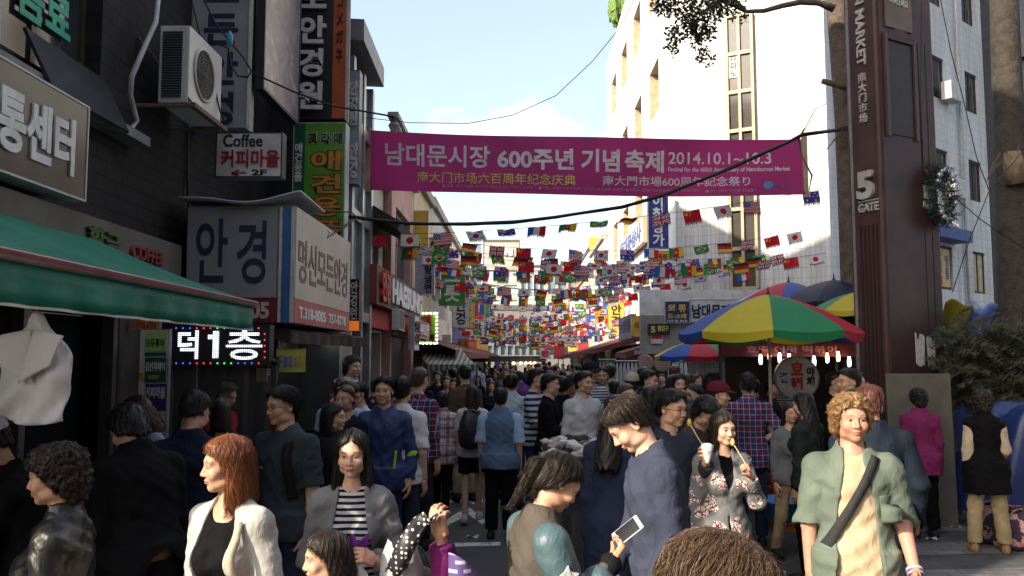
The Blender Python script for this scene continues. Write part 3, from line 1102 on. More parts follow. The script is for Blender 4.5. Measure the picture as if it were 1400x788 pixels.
def head_sdf(q, fem, nose=1.0):
    j = .92 if fem else 1.0
    d = ell(q, (0, .014, .036), (.076, .098, .088))
    d = smin(d, ell(q, (0, -.020, -.038), (.060 * j, .072, .080)), .03)
    d = smin(d, ell(q, (0, -.064, -.098), (.024 * j, .020, .018)), .025)
    for k in (-1, 1):
        d = smin(d, ell(q, (k * .040, -.060, -.030), (.026, .026, .026)), .025)
        d = smin(d, ell(q, (k * .045, -.01, -.075), (.018, .035, .018)), .03)
    d = smin(d, ell(q, (0, -.077, .026), (.050, .012, .012)), .03)
    for k in (-1, 1): d = smax(d, -ell(q, (k * .032, -.103, .004), (.021, .018, .012)), .012)
    for k in (-1, 1): d = smin(d, ell(q, (k * .031, -.074, .003), (.014, .0145, .0115)), .003)
    d = smin(d, cap(q, (0, -.086, .010), (0, -.088 - .020 * nose, -.030), .007, .0115), .011)
    for k in (-1, 1): d = smin(d, ell(q, (k * .013, -.093, -.034), (.009, .012, .008)), .007)
    d = smin(d, ell(q, (0, -.087, -.060), (.023, .013, .0055)), .004)
    d = smin(d, ell(q, (0, -.085, -.0705), (.020, .013, .006)), .004)
    d = smax(d, -ell(q, (0, -.101, -.0652), (.024, .006, .0016)), .004)
    for k in (-1, 1):
        e = ell(q, (k * .078, .016, -.006), (.010, .019, .031))
        e = smax(e, -ell(q, (k * .088, .012, -.004), (.008, .011, .020)), .005)
        d = smin(d, e, .008)
    return d


def face_col(q, skin, hairc, stubble=0, lips=(.36, .11, .10), mk=1):
    n = len(q[0])
    c = np.tile(np.array(skin, np.float32), (n, 1))
    x, y, z = np.abs(q[0]), q[1], q[2]
    fr = (y < -.045)

    def blend(m, colr):
        nonlocal c
        m = np.clip(m, 0, 1)[:, None]
        c = c * (1 - m) + np.array(colr, np.float32) * m
    blend(.28 * np.exp(-(((x - .04) / .022) ** 2 + ((z + .028) / .02) ** 2)) * fr, (skin[0] * 1.05, skin[1] * .62, skin[2] * .55))
    blend(.25 * np.exp(-((x / .014) ** 2 + ((z + .03) / .012) ** 2)) * fr, (skin[0], skin[1] * .65, skin[2] * .6))
    if stubble:
        blend(stubble * fr * np.clip((-.040 - z) / .02, 0, 1) * (1 - np.exp(-((x / .02) ** 2 + ((z + .066) / .009) ** 2))), hairc)
    blend(.95 * np.clip(1.25 - ((x / .023) ** 2 + ((z + .0655) / .0105) ** 2), 0, 1) * (y < -.07), lips)
    blend(.8 * np.exp(-((x / .022) ** 2 + ((z + .0653) / .002) ** 2)) * (y < -.07), (.09, .03, .03))
    # brows, lids, eyes
    bz = .0275 + .003 * np.cos((x - .036) / .02 * 1.5)
    blend(.85 * np.clip(1.5 - (((x - .034) / .020) ** 4 + ((z - bz + .001) / .0042) ** 2), 0, 1) * fr, np.array(hairc) * .9 + np.array(skin) * .03)
    e = ((x - .0315) / .0150) ** 2 + ((z - .0035) / .0062) ** 2
    blend(np.clip(2.2 - 1.4 * e, 0, 1) * fr * .9, (.10, .055, .045))
    e2 = ((x - .0315) / .0125) ** 2 + ((z - .003) / .0043) ** 2
    blend(np.clip(2.5 - 2.0 * e2, 0, 1) * fr, (.40, .36, .34))
    e3 = ((x - .0315) / .0062) ** 2 + ((z - .0032) / .0062) ** 2
    blend(np.clip(3 - 2.2 * e3, 0, 1) * (e2 < 1.3) * fr, (.015, .01, .008))
    blend(.5 * np.exp(-(((x - .012) / .004) ** 2 + ((z + .037) / .003) ** 2)) * (y < -.08), (.12, .04, .03))
    return c


# --- hair: how far round the face the hair is cut away at each height, and the outer outline
HAIR = {
    'short': dict(ang=[(-.2, 200), (-.075, 185), (-.05, 128), (-.02, 102), (.02, 84), (.045, 68), (.064, 48), (.080, 20), (.094, 0), (.2, 0)],
                  out=[(-.12, .066, .08, .082), (-.05, .076, .09, .100), (.02, .083, .10, .114), (.07, .086, .104, .114), (.105, .074, .098, .096), (.13, .045, .064, .062), (.147, .001, .001, .001)], zmin=-.1, n='ridge', amp=.0035),
    'shortfem': dict(ang=[(-.2, 190), (-.10, 150), (-.06, 96), (-.02, 78), (.03, 68), (.05, 52), (.064, 30), (.078, 0), (.2, 0)],
                     out=[(-.14, .074, .07, .092), (-.07, .092, .09, .112), (.02, .098, .10, .122), (.07, .094, .108, .12), (.108, .074, .096, .098), (.135, .045, .066, .064), (.152, .001, .001, .001)], zmin=-.115, n='ridge', amp=.004),
    'bob': dict(ang=[(-.3, 60), (-.12, 62), (-.05, 66), (.0, 62), (.03, 52), (.055, 36), (.07, 14), (.082, 0), (.2, 0)],
                out=[(-.24, .088, .07, .10), (-.17, .102, .085, .116), (-.1, .104, .092, .12), (0, .096, .098, .122), (.06, .092, .104, .118), (.105, .072, .094, .096), (.13, .044, .06, .062), (.148, .001, .001, .001)], zmin=-.20, n='ridge', amp=.0028),
    'long': dict(ang=[(-.6, 35), (-.3, 48), (-.12, 62), (-.05, 67), (.0, 62), (.03, 50), (.06, 30), (.074, 10), (.084, 0), (.2, 0)],
                 out=[(-.50, .09, .05, .11), (-.40, .118, .08, .135), (-.28, .122, .10, .14), (-.16, .112, .10, .13), (-.08, .104, .094, .124), (0, .096, .096, .12), (.06, .092, .102, .117), (.105, .071, .092, .095), (.13, .043, .058, .06), (.147, .001, .001, .001)], zmin=-.44, n='ridge', amp=.003),
    'longback': dict(ang=[(-.6, 120), (-.2, 112), (-.12, 102), (-.05, 84), (.0, 72), (.03, 58), (.06, 34), (.074, 12), (.084, 0), (.2, 0)],
                     out=[(-.46, .08, .05, .105), (-.36, .11, .08, .125), (-.2, .11, .09, .13), (-.08, .10, .094, .124), (0, .094, .096, .12), (.06, .092, .102, .117), (.105, .071, .092, .095), (.13, .043, .058, .06), (.147, .001, .001, .001)], zmin=-.42, n='ridge', amp=.003),
    'curly': dict(ang=[(-.2, 175), (-.1, 142), (-.06, 104), (-.02, 80), (.02, 68), (.045, 54), (.062, 34), (.076, 0), (.2, 0)],
                  out=[(-.14, .085, .08, .10), (-.07, .108, .09, .125), (0, .118, .106, .138), (.06, .118, .118, .138), (.11, .098, .11, .12), (.145, .066, .082, .085), (.172, .001, .001, .001)], zmin=-.125, n='curl', amp=.016),
    'pony': dict(ang=[(-.2, 185), (-.085, 170), (-.05, 120), (-.01, 90), (.03, 74), (.055, 52), (.068, 26), (.078, 0), (.2, 0)],
                 out=[(-.12, .066, .07, .08), (-.05, .080, .09, .105), (.02, .086, .098, .116), (.07, .086, .104, .113), (.105, .068, .09, .092), (.13, .042, .06, .06), (.145, .001, .001, .001)], zmin=-.1, n='ridge', amp=.0022, tail=True),
}


def hair_fn(style, seed, vol=0.0):
    H_ = HAIR[style]
    a = np.array(H_['ang'], np.float32); o = np.array(H_['out'], np.float32)
    zz = np.linspace(o[0, 0], o[-1, 0], 70)
    oo = [np.interp(zz, o[:, 0], o[:, k]) for k in (1, 2, 3)]
    for k in range(3):
        for _ in range(2): oo[k][1:-1] = (oo[k][:-2] + 2 * oo[k][1:-1] + oo[k][2:]) / 4

    def f(q):
        x, y, z = q
        yc = .014
        rx = np.interp(z, zz, oo[0]).astype(np.float32) + vol
        ry = np.where(y < yc, np.interp(z, zz, oo[1]), np.interp(z, zz, oo[2])).astype(np.float32) + vol
        k0 = np.sqrt((x / rx) ** 2 + ((y - yc) / ry) ** 2)
        d = (k0 - 1) * np.minimum(rx, ry)
        d = np.maximum(d, z - .152 - vol)
        an = np.arctan2(np.abs(x), -(y - yc))
        r = np.sqrt(x * x + (y - yc) ** 2)
        if H_['n'] == 'ridge':
            jag = .16 * np.sin(9 * an + seed) + .20 * np.abs(np.sin(15 * an + 25 * x + seed * 2)) + .10 * np.sin(41 * an + 30 * x)
            d = d + H_['amp'] * (.55 * np.sin(an * 21 + 70 * x * np.sign(x) + 8 * np.sin(9 * z + seed) + seed) + .5 * np.sin(13 * z + 5 * an + seed) + .4 * np.sin(55 * an + 20 * np.sin(14 * z) + seed)) \
                + .3 * H_['amp'] * np.sin(np.where(z > .08, x * 260 + 20 * y, 0))
        else:
            jag = .35 * np.sin(7 * x / .1 + seed) + .3 * np.sin(14 * an + seed) + .2 * np.sin(33 * an + 60 * z)
            w1 = 62
            d = d + H_['amp'] * (np.sin(w1 * x + 2.2 * np.sin(w1 * .8 * z + seed)) * np.sin(w1 * y + 2 * np.sin(w1 * .9 * x)) * np.sin(w1 * z + 1.7 * np.sin(w1 * .7 * y) + seed)
                                 + .45 * np.sin(130 * x + 3 * np.sin(90 * z)) * np.sin(140 * z + 3 * np.sin(100 * y + seed)))
        ac = np.radians(np.interp(z, a[:, 0], a[:, 1])).astype(np.float32)
        d = smax(d, (ac + jag * .35 - an) * r, .006)
        d = np.maximum(d, H_['zmin'] - vol + .02 * np.sin(9 * an + seed) * .5 + .008 * np.sin(31 * an) - z)
        if H_.get('tail'):
            t = smin(cap(q, (0, .112, .035), (0, .150, .01), .018, .024), cap(q, (0, .150, .01), (0, .135, -.20), .026, .008), .02)
            t = t + .004 * np.sin(400 * x + 60 * y) * 1
            d = smin(d, t, .008)
        return d
    return f


CLOTH = {}


def cloth(name, col, rough=.8, pat=None, c2=None, per=.03, spec=.08, sheen=0):
    """woven fabric; pat 'stripe', 'plaid' or 'print' works in the garment's own coordinates"""
    if name in MATS: return MATS[name]
    m, t, p = basemat(name)
    tcn = N(t, 'TexCoord')
    n1 = N(t, 'TexNoise', Scale=6, Detail=6)
    t.links.new(tcn.outputs['Object'], n1.inputs['Vector'])
    mr = N(t, 'MapRange')
    mr.inputs[1].default_value, mr.inputs[2].default_value = .3, .7
    mr.inputs[3].default_value, mr.inputs[4].default_value = .8, 1.2
    t.links.new(n1.outputs[0], mr.inputs[0])
    vm = N(t, 'VectorMath', operation='SCALE')
    vm.inputs[0].default_value = col
    sp = N(t, 'SeparateXYZ')
    t.links.new(tcn.outputs['Object'], sp.inputs[0])

    def band(k, period, duty):
        a = N(t, 'Math', operation='DIVIDE'); a.inputs[1].default_value = period
        t.links.new(sp.outputs[k], a.inputs[0])
        f = N(t, 'Math', operation='FRACT'); t.links.new(a.outputs[0], f.inputs[0])
        l = N(t, 'Math', operation='LESS_THAN'); l.inputs[1].default_value = duty
        t.links.new(f.outputs[0], l.inputs[0])
        return l.outputs[0]

    def mix(prev, fac, cb):
        x = N(t, 'Mix', data_type='RGBA')
        t.links.new(fac, x.inputs[0])
        if isinstance(prev, tuple): x.inputs[6].default_value = (*prev, 1)
        else: t.links.new(prev, x.inputs[6])
        x.inputs[7].default_value = (*cb, 1)
        return x.outputs[2]
    cc = None
    if pat == 'stripe': cc = mix(tuple(col), band(2, per, .48), c2)
    elif pat == 'plaid':
        cc = tuple(col)
        for k, pr, du, cl in ((0, per, .34, c2[0]), (2, per, .34, c2[0]), (0, per * .5, .10, c2[1]), (2, per * .5, .10, c2[1])):
            b = band(k, pr, du)
            h = N(t, 'Math', operation='MULTIPLY'); h.inputs[1].default_value = .62
            t.links.new(b, h.inputs[0])
            cc = mix(cc, h.outputs[0], cl)
    elif pat == 'print':
        wn = N(t, 'TexNoise', Scale=14, Detail=2)
        t.links.new(tcn.outputs['Object'], wn.inputs['Vector'])
        sc_ = N(t, 'VectorMath', operation='MULTIPLY_ADD'); sc_.inputs[1].default_value = (.09, .09, .09)
        t.links.new(wn.outputs['Color'], sc_.inputs[0])
        t.links.new(tcn.outputs['Object'], sc_.inputs[2])
        vo = N(t, 'TexVoronoi', Scale=34, feature='DISTANCE_TO_EDGE')
        t.links.new(sc_.outputs[0], vo.inputs['Vector'])
        pn = N(t, 'TexNoise', Scale=8, Detail=2)
        t.links.new(tcn.outputs['Object'], pn.inputs['Vector'])
        g1 = N(t, 'Math', operation='GREATER_THAN'); g1.inputs[1].default_value = .53
        t.links.new(pn.outputs[0], g1.inputs[0])
        cc = mix(tuple(col), g1.outputs[0], c2[0])
        l1 = N(t, 'Math', operation='LESS_THAN'); l1.inputs[1].default_value = .09
        t.links.new(vo.outputs['Distance'], l1.inputs[0])
        mu = N(t, 'Math', operation='MULTIPLY'); t.links.new(l1.outputs[0], mu.inputs[0]); t.links.new(g1.outputs[0], mu.inputs[1])
        cc = mix(cc, mu.outputs[0], c2[1])
    if cc is not None: t.links.new(cc, vm.inputs[0])
    t.links.new(mr.outputs[0], vm.inputs['Scale'])
    t.links.new(vm.outputs[0], p.inputs['Base Color'])
    p.inputs['Roughness'].default_value = rough
    p.inputs['Specular IOR Level'].default_value = spec
    if sheen: p.inputs['Sheen Weight'].default_value = sheen
    n2 = N(t, 'TexNoise', Scale=420, Detail=2)
    n3 = N(t, 'TexNoise', Scale=20, Detail=5, Distortion=1.2)
    st = N(t, 'Mapping'); st.inputs['Scale'].default_value = (1, 1, .55)
    t.links.new(tcn.outputs['Object'], st.inputs[0])
    t.links.new(st.outputs[0], n3.inputs['Vector'])
    t.links.new(tcn.outputs['Object'], n2.inputs['Vector'])
    b1 = N(t, 'Bump', Strength=.35, Distance=.0015)
    b2 = N(t, 'Bump', Strength=.65, Distance=.012)
    t.links.new(n3.outputs[0], b2.inputs['Height'])
    t.links.new(n2.outputs[0], b1.inputs['Height'])
    t.links.new(b2.outputs[0], b1.inputs['Normal'])
    t.links.new(b1.outputs[0], p.inputs['Normal'])
    MATS[name] = m
    return m


def hairM(name, col, rough=.42):
    if name in MATS: return MATS[name]
    m, t, p = basemat(name)
    tcn = N(t, 'TexCoord')
    st = N(t, 'Mapping'); st.inputs['Scale'].default_value = (260, 260, 14)
    n = N(t, 'TexNoise', Scale=1, Detail=3)
    t.links.new(tcn.outputs['Object'], st.inputs[0])
    t.links.new(st.outputs[0], n.inputs['Vector'])
    mr = N(t, 'MapRange')
    mr.inputs[1].default_value, mr.inputs[2].default_value = .3, .7
    mr.inputs[3].default_value, mr.inputs[4].default_value = .55, 1.5
    t.links.new(n.outputs[0], mr.inputs[0])
    vm = N(t, 'VectorMath', operation='SCALE'); vm.inputs[0].default_value = col
    t.links.new(mr.outputs[0], vm.inputs['Scale'])
    t.links.new(vm.outputs[0], p.inputs['Base Color'])
    p.inputs['Roughness'].default_value = rough
    p.inputs['Specular IOR Level'].default_value = .28
    b = N(t, 'Bump', Strength=.6, Distance=.002)
    t.links.new(n.outputs[0], b.inputs['Height'])
    t.links.new(b.outputs[0], p.inputs['Normal'])
    MATS[name] = m
    return m


skinM = lambda: attrM('skin', rough=.48, spec=.35, var=.14, vs=55, bump=.4, bs=300)


def hand_mesh(wr, fd, spec, cell, scale=1.0, k=0):
    """palm, four jointed fingers of unequal length and a thumb off the side of the palm"""
    f = unit(spec.get('dir', fd))
    pn = np.array(spec.get('palm', (1 if k == 0 else -1, 0, 0)), np.float32)
    pn = unit(pn - f * (pn @ f))
    th = np.array(spec.get('thumb', (0, -1, .0)), np.float32)
    sd = np.cross(f, pn)
    if sd @ th < 0: sd = -sd
    cu = spec.get('curl', 22)
    s = scale
    C = []
    fat = 1.0 if cell < .0065 else 1.25
    for i, (off, ln, dl) in enumerate(((.030, .068, 0), (.0105, .076, .004), (-.0095, .071, .002), (-.028, .055, -.006))):
        p = wr + (f * (.085 + dl) + sd * off) * s
        a = cu * (.6 + .12 * i)
        spread = sd * (off * .9)
        C.append((wr + (f * .03 + sd * off * .7) * s, p, .0098 * s * fat, .0098 * s * fat))
        for seg, fr in ((0, .46), (1, .31), (2, .24)):
            dirn = unit(f * math.cos(R(a)) + pn * math.sin(R(a)) + spread)
            p2 = p + dirn * ln * fr * s
            C.append((p, p2, (.0092 - .001 * seg) * s * fat, (.0084 - .001 * seg) * s * fat))
            p = p2
            a += cu * (1.25 if seg == 0 else .8)
    p = wr + (f * .022 + sd * .020 + pn * .006) * s
    tdir = spec.get('tdir', (.75, .72, .25))
    d1 = unit(sd * tdir[0] + f * tdir[1] + pn * tdir[2])
    p1 = p + d1 * .042 * s
    d2 = unit(sd * tdir[0] * .35 + f * 1.0 + pn * (tdir[2] + .25))
    p2 = p1 + d2 * .030 * s
    p3 = p2 + unit(d2 + pn * .35) * .024 * s
    T3 = [(p, p1, .0135 * s, .0112 * s), (p1, p2, .011 * s, .0098 * s), (p2, p3, .0098 * s, .0082 * s)]
    tips = p
    Rp = np.stack([sd, f, pn], 1)
    cen = wr + (f * .048) * s

    def fn(P):
        q = into(P, cen, Rp)
        b = [np.abs(q[0] * (1 - .0)) - .030 * s, np.abs(q[1]) - .036 * s, np.abs(q[2]) - .006 * s]
        m = np.sqrt(np.maximum(b[0], 0) ** 2 + np.maximum(b[1], 0) ** 2 + np.maximum(b[2], 0) ** 2) + np.minimum(np.maximum(b[0], np.maximum(b[1], b[2])), 0) - .0085 * s
        d = smin(m, cap(P, wr - f * .03 * s, wr + f * .03 * s, .024 * s, .022 * s), .015 * s)
        for a_, b_, r1, r2 in C: d = np.minimum(d, cap(P, a_, b_, r1, r2)) if r1 < .0095 * s * fat else smin(d, cap(P, a_, b_, r1, r2), .004)
        for a_, b_, r1, r2 in T3: d = smin(d, cap(P, a_, b_, r1, r2), .005)
        return d
    pts = np.array([q for c_ in C + T3 for q in c_[:2]] + [wr - f * .04])
    return snet(fn, pts.min(0) - .03, pts.max(0) + .03, cell)


def strands(parent, fn, Rm, o, V, mat, n, ln, wd, curl=0, rng=None, lift=.005, flow=None):
    """loose locks traced over the hair so that its outline is not a clean edge"""
    rng = rng or np.random.default_rng(3)
    p = V[rng.integers(0, len(V), n)].astype(np.float32)
    p = p + rng.normal(0, .002, p.shape).astype(np.float32)
    fl = np.array(flow if flow is not None else (0, .25, -1), np.float32)
    D = np.tile(fl, (n, 1)) + rng.normal(0, .12, (n, 3)).astype(np.float32)
    top = p[:, 2] > .07
    D[top] += np.stack([np.sign(p[top, 0]) * .5, np.full(top.sum(), -.2), np.zeros(top.sum())], 1)
    L = rng.uniform(.5, 1.2, n).astype(np.float32) * ln
    off = rng.uniform(0, lift * 2, n).astype(np.float32)
    S = 6
    path = [p]
    ph = rng.uniform(0, 6.3, n)

    def grad(q):
        e = .002
        return np.stack([fn([q[:, 0] + e * (k == 0), q[:, 1] + e * (k == 1), q[:, 2] + e * (k == 2)]) - fn([q[:, 0] - e * (k == 0), q[:, 1] - e * (k == 1), q[:, 2] - e * (k == 2)]) for k in range(3)], 1)
    for i in range(S):
        g_ = grad(p); g_ /= np.linalg.norm(g_, axis=1, keepdims=True) + 1e-6
        t = D - g_ * (D * g_).sum(1, keepdims=True)
        t /= np.linalg.norm(t, axis=1, keepdims=True) + 1e-6
        if curl:
            b = np.cross(g_, t)
            t = t * .6 + b * np.sin(ph + i * 1.9)[:, None] * curl + g_ * np.cos(ph + i * 1.9)[:, None] * curl * .6
        p = p + t * (L / S)[:, None]
        d = fn([p[:, 0], p[:, 1], p[:, 2]])
        p = p - g_ * (np.clip(d - off * (1 if i < S - 1 else 1.6), -.006, .006))[:, None]
        path.append(p)
    VV, FF = [], []
    path = np.stack(path, 1)
    T_ = np.gradient(path, axis=1)
    side = np.cross(T_, rng.normal(0, 1, (n, 1, 3)))
    side /= np.linalg.norm(side, axis=2, keepdims=True) + 1e-6
    wid = wd * np.sin(np.linspace(.5, 3.1, S + 1))[None, :, None] * .5
    A, B = path - side * wid, path + side * wid
    VV = np.concatenate([A.reshape(-1, 3), B.reshape(-1, 3)])
    base = np.arange(n)[:, None] * (S + 1) + np.arange(S)[None]
    base = base.ravel()
    m = n * (S + 1)
    FF = np.stack([base, base + 1, base + 1 + m, base + m], 1)
    return VV, FF


NEARCELL = {0: (.0105, .0040, .0046, .0072, .0046), 1: (.016, .0062, .006, .012, .007), 2: (.024, .010, .0085, .020, .011)}
SK = dict(k=(.50, .30, .20), t=(.40, .225, .145), p=(.60, .37, .265), r=(.47, .25, .18), d=(.30, .165, .105))
HC = dict(black=(.010, .009, .009), dark=(.020, .014, .011), brown=(.055, .028, .017), auburn=(.16, .055, .022), blond=(.20, .115, .05), lbrown=(.075, .045, .027), red=(.07, .024, .016), grey=(.06, .058, .055))


def person(sp):
    """sp describes one figure; returns its root Empty and the figure's joints in street coordinates"""
    F = Fig(sp)
    res = sp.get('res', 2)
    cb, ch, cha, cc, chr_ = NEARCELL[res]
    seed = sp.get('seed', random.uniform(0, 50))
    s = sp.get('h', 1.7) / 1.765
    x, y = sp['at']
    face = sp.get('face', 0)
    root = T('person', sp['label'], 'person', (x, y, sp.get('z', 0)), sp.get('group'))
    root.rotation_euler = (0, 0, R(face))
    skin = SK[sp.get('skin', 'k')]
    hc = HC[sp.get('hairc', 'black')]
    sc3 = np.array([s, s, s], np.float32)

    def put(name, V, Fc, mat, col=None):
        o = bpy.data.objects.new(name, npmesh(name, V * sc3, Fc, mat, col))
        COL.objects.link(o)
        o.parent = root
        return o
    # ---- body
    top, bot = sp.get('top', {}), sp.get('bottom', {})

    def bodyf(P):
        d, q = F.torso(P, -.006)
        for k in (0, 1):
            d = smin(d, F.arm(P, k), .02)
            d = smin(d, F.leg(P, k, -.004), .03)
        nb = cap(P, F.neck - F.Rt @ np.array([0, 0, .05], np.float32), F.head + F.Rh @ np.array([0, .022, -.06], np.float32), .055 if not F.fem else .047, .054 if not F.fem else .045)
        return smin(d, nb, .035)
    pts = np.array(F.S + F.E + F.Wr + F.knee + F.ank + [F.hip, F.head])
    lo, hi = pts.min(0) - .2, pts.max(0) + .1
    lo[2] = max(.02, lo[2])
    if sp.get('crop'): lo[2] = sp['crop']
    V, Fc = snet(bodyf, lo, hi, cb)
    col = np.tile(np.array(skin, np.float32), (len(V), 1))
    bv, bf, bc = [V], [Fc], [col]
    n0 = len(V)
    hz = .94 if not F.fem else .91

    def hf(P):
        q = into(P, F.head, F.Rh)
        q = [a / hz for a in q]
        d = head_sdf(q, F.fem, sp.get('nose', .8)) * hz
        nk = cap(P, F.head + F.Rh @ np.array([0, .022, -.05], np.float32), F.neck + F.Rt @ np.array([0, .0, -.01], np.float32), .052 if not F.fem else .044, .054 if not F.fem else .046)
        return smin(d, nk, .02)
    hv, hfc = snet(hf, F.head - .155, F.head + np.array([.135, .135, .15]), ch)
    q = into([hv[:, 0], hv[:, 1], hv[:, 2]], F.head, F.Rh)
    hcol = face_col([a / hz for a in q], skin, hc, sp.get('stubble', 0), sp.get('lips', (.36, .11, .10) if F.fem else (.34, .14, .11)))
    bv.append(hv); bf.append(hfc + n0); bc.append(hcol); n0 += len(hv)
    hands = sp.get('hands', (1, 1))
    for k in (0, 1):
        if not hands[k]: continue
        gv, gf = hand_mesh(F.Wr[k], F.fd[k], F.hand[k], cha, .95 if F.fem else 1.05, k)
        if len(gv):
            hcl = np.tile(np.array(skin, np.float32) * np.array([1.02, .9, .86], np.float32), (len(gv), 1))
            bv.append(gv); bf.append(gf + n0); bc.append(hcl); n0 += len(gv)
    put('body', np.concatenate(bv), np.concatenate(bf), skinM(), np.concatenate(bc))
    # ---- hair
    st = sp.get('hair', 'short')
    if st:
        hfun = hair_fn(st, seed, sp.get('vol', 0))
        H_ = HAIR[st]
        lo = np.array([-.16, -.15, H_['zmin'] - .05]) if not H_.get('tail') else np.array([-.15, -.15, -.2])
        v, f = snet(hfun, lo, np.array([.16, .22, .19 + sp.get('vol', 0)]), chr_ if len(st) else .01)
        mat = hairM('hair ' + sp.get('hairc', 'black') + (' curls' if H_['n'] == 'curl' else ''), hc)
        if res < 2 and len(v):
            nst = int(sp.get('nst', 1100 if res == 0 else 350) * (2.2 if res == 0 else 1.4))
            sv, sf = strands(root, hfun, None, None, v, mat, nst, .09 if H_['n'] == 'ridge' else .05, .0012 if res == 0 else .0025, curl=0 if H_['n'] == 'ridge' else .8, rng=np.random.default_rng(int(seed * 10) + 1))
            f = np.concatenate([f, sf + len(v)]); v = np.concatenate([v, sv])
        put('hair', (F.Rh @ (v * hz).T).T + F.head, f, mat)
    # ---- clothes
    nf = lambda z: F.hip + F.Rt @ np.array(z, np.float32)

    def garment(name, g):
        inf = g.get('inf', .016); slv = g.get('sl', 2); inf *= .82; hem = g.get('hem', -.10)
        si = g.get('si', inf) * .9
        nr = g.get('nr', .068); nd = g.get('nd', 0)
        op = g.get('open'); fa = g.get('fold', 1.0) * 1.1

        def fn(P):
            d, q = F.torso(P, inf)
            d = d - .020 * np.clip((.18 - q[2]) / .2, 0, 1)
            if hem < -.11:
                sk = ell([q[0], q[1], np.clip(q[2], -9, 0) * 0], (0, .006, 0), (.172 * F.gw + inf + g.get('flare', .02), .125 * F.gw + inf + g.get('flare', .02), 1))
                d = smin(d, np.maximum(sk, np.maximum(q[2] - .05, hem - q[2])), .04)
            if slv:
                for k in (0, 1):
                    if g.get('one') is not None and g['one'] != k: continue
                    d = smin(d, F.arm(P, k, si, slv), .03)
            d = d - fold(P, seed, fa)
            jag = .006 * np.sin(14 * q[0] + seed)
            d = np.maximum(d, hem + jag - q[2]) if slv == 0 or True else d
            # hem must not cut hanging sleeves
            if slv:
                for k in (0, 1):
                    if g.get('one') is not None and g['one'] != k: continue
                    d = np.minimum(d, np.maximum(F.arm(P, k, si, slv) - fold(P, seed + 2, fa * 1.3), -.02 + q[2] * 0 if False else F.arm(P, k, si, slv) - fold(P, seed + 2, fa * 1.3)))
            nk = cap(P, nf((0, .02 - nd * .5, .49)), nf((0, -.05 - nd, .70)), nr, nr)
            if nd: nk = np.minimum(nk, cap(P, nf((0, -.06, .56)), nf((0, -.15, .50 - nd)), nr, nr * .5))
            d = smax(d, -nk, .008)
            if op is not None:
                w_ = np.interp(q[2], [o[0] for o in op], [o[1] for o in op])
                d = smax(d, -np.maximum(np.abs(q[0] - g.get('ox', 0)) - w_ - .006 * np.sin(13 * q[2] + seed), q[1] - .0), .006)
            return d
        pp = [F.S[0], F.S[1], nf((0, 0, .56)), nf((-.17, 0, min(hem, -.05))), nf((.17, 0, min(hem, -.05))), nf((0, .14, .3)), nf((0, -.14, .3))]
        if slv: pp += F.E
        if slv > 1: pp += F.Wr
        pp = np.array(pp)
        return snet(fn, pp.min(0) - .11, pp.max(0) + .10, cc)
    for nm, g in [(k, v) for k, v in (('undershirt', sp.get('under')), (top.get('name', 'shirt'), top)) if v]:
        v, f = garment(nm, g)
        mm = g['mat']
        o = put(nm, v, f, mm)
        if nm != 'undershirt' and g.get('collar'):
            # standing or folded collar round the neck
            m_ = MB()
            cen = F.neck + F.Rt @ np.array([0, 0, -.012], np.float32)
            ch_ = g['collar']
            a0 = R(g.get('cgap', 25))
            pr = [(0, .058, 0), (ch_ * .95, .052, -.004), (ch_, .058, 0), (ch_ * .1, .078, 0)]

            def cf(u, v_):
                a = -math.pi / 2 + a0 + (2 * math.pi - 2 * a0) * u
                kk = v_ * 3; i = min(int(kk), 2); t_ = kk - i
                zz = pr[i][0] * (1 - t_) + pr[i + 1][0] * t_; rr = pr[i][1] * (1 - t_) + pr[i + 1][1] * t_
                rr = rr * (1.0 if not F.fem else .9)
                l = np.array([math.cos(a) * rr * 1.02, math.sin(a) * rr * 1.05 - .006, zz - .018 * max(0, -math.sin(a))], np.float32)
                return (cen + F.Rt @ l) * s
            m_.grid(cf, 26, 6)
            oo = bpy.data.objects.new('collar', m_.mesh('collar', mm, smooth=True)); COL.objects.link(oo)
            oo.parent = root
            sd_ = oo.modifiers.new('solid', 'SOLIDIFY'); sd_.thickness = .003
    if bot:
        kind = bot.get('kind', 'trousers')
        inf = bot.get('inf', .008); wd = bot.get('wide', .012); ln = bot.get('len', .10)

        def bfn(P):
            d, q = F.torso(P, inf)
            d = np.maximum(d, q[2] - bot.get('waist', max(top.get('hem', -.1), sp.get('under', {}).get('hem', -.3), -.08) + .05))
            if kind == 'skirt':
                h2 = bot.get('hemw', .22)
                t_ = np.clip((F.hip[2] + .05 - P[2]) / (F.hip[2] + .05 - ln), 0, 1)
                a_ = (.165 + inf) * (1 - t_) + h2 * t_; b_ = (.12 + inf) * (1 - t_) + (h2 * .8) * t_
                e = (np.sqrt((P[0] / a_) ** 2 + ((P[1] - F.hip[1] - .005) / b_) ** 2) - 1) * b_
                d = smin(d, np.maximum(e, np.maximum(P[2] - F.hip[2] - .06, ln - P[2])), .03)
            else:
                for k in (0, 1): d = smin(d, F.leg(P, k, inf, wd), .03)
                d = np.maximum(d, ln + .01 * np.sin(20 * P[1]) - P[2])
            return d - fold(P, seed + 1, .75)
        pp = np.array([F.hj[0], F.hj[1]] + F.knee + F.ank + [nf((0, 0, .1))])
        lo, hi = pp.min(0) - .14, pp.max(0) + .12
        lo[0] -= .06; hi[0] += .06; lo[1] -= .04; hi[1] += .04
        lo[2] = max(ln - .02, sp.get('crop', 0) or 0)
        v, f = snet(bfn, lo, hi, cc)
        put(kind, v, f, bot['mat'])
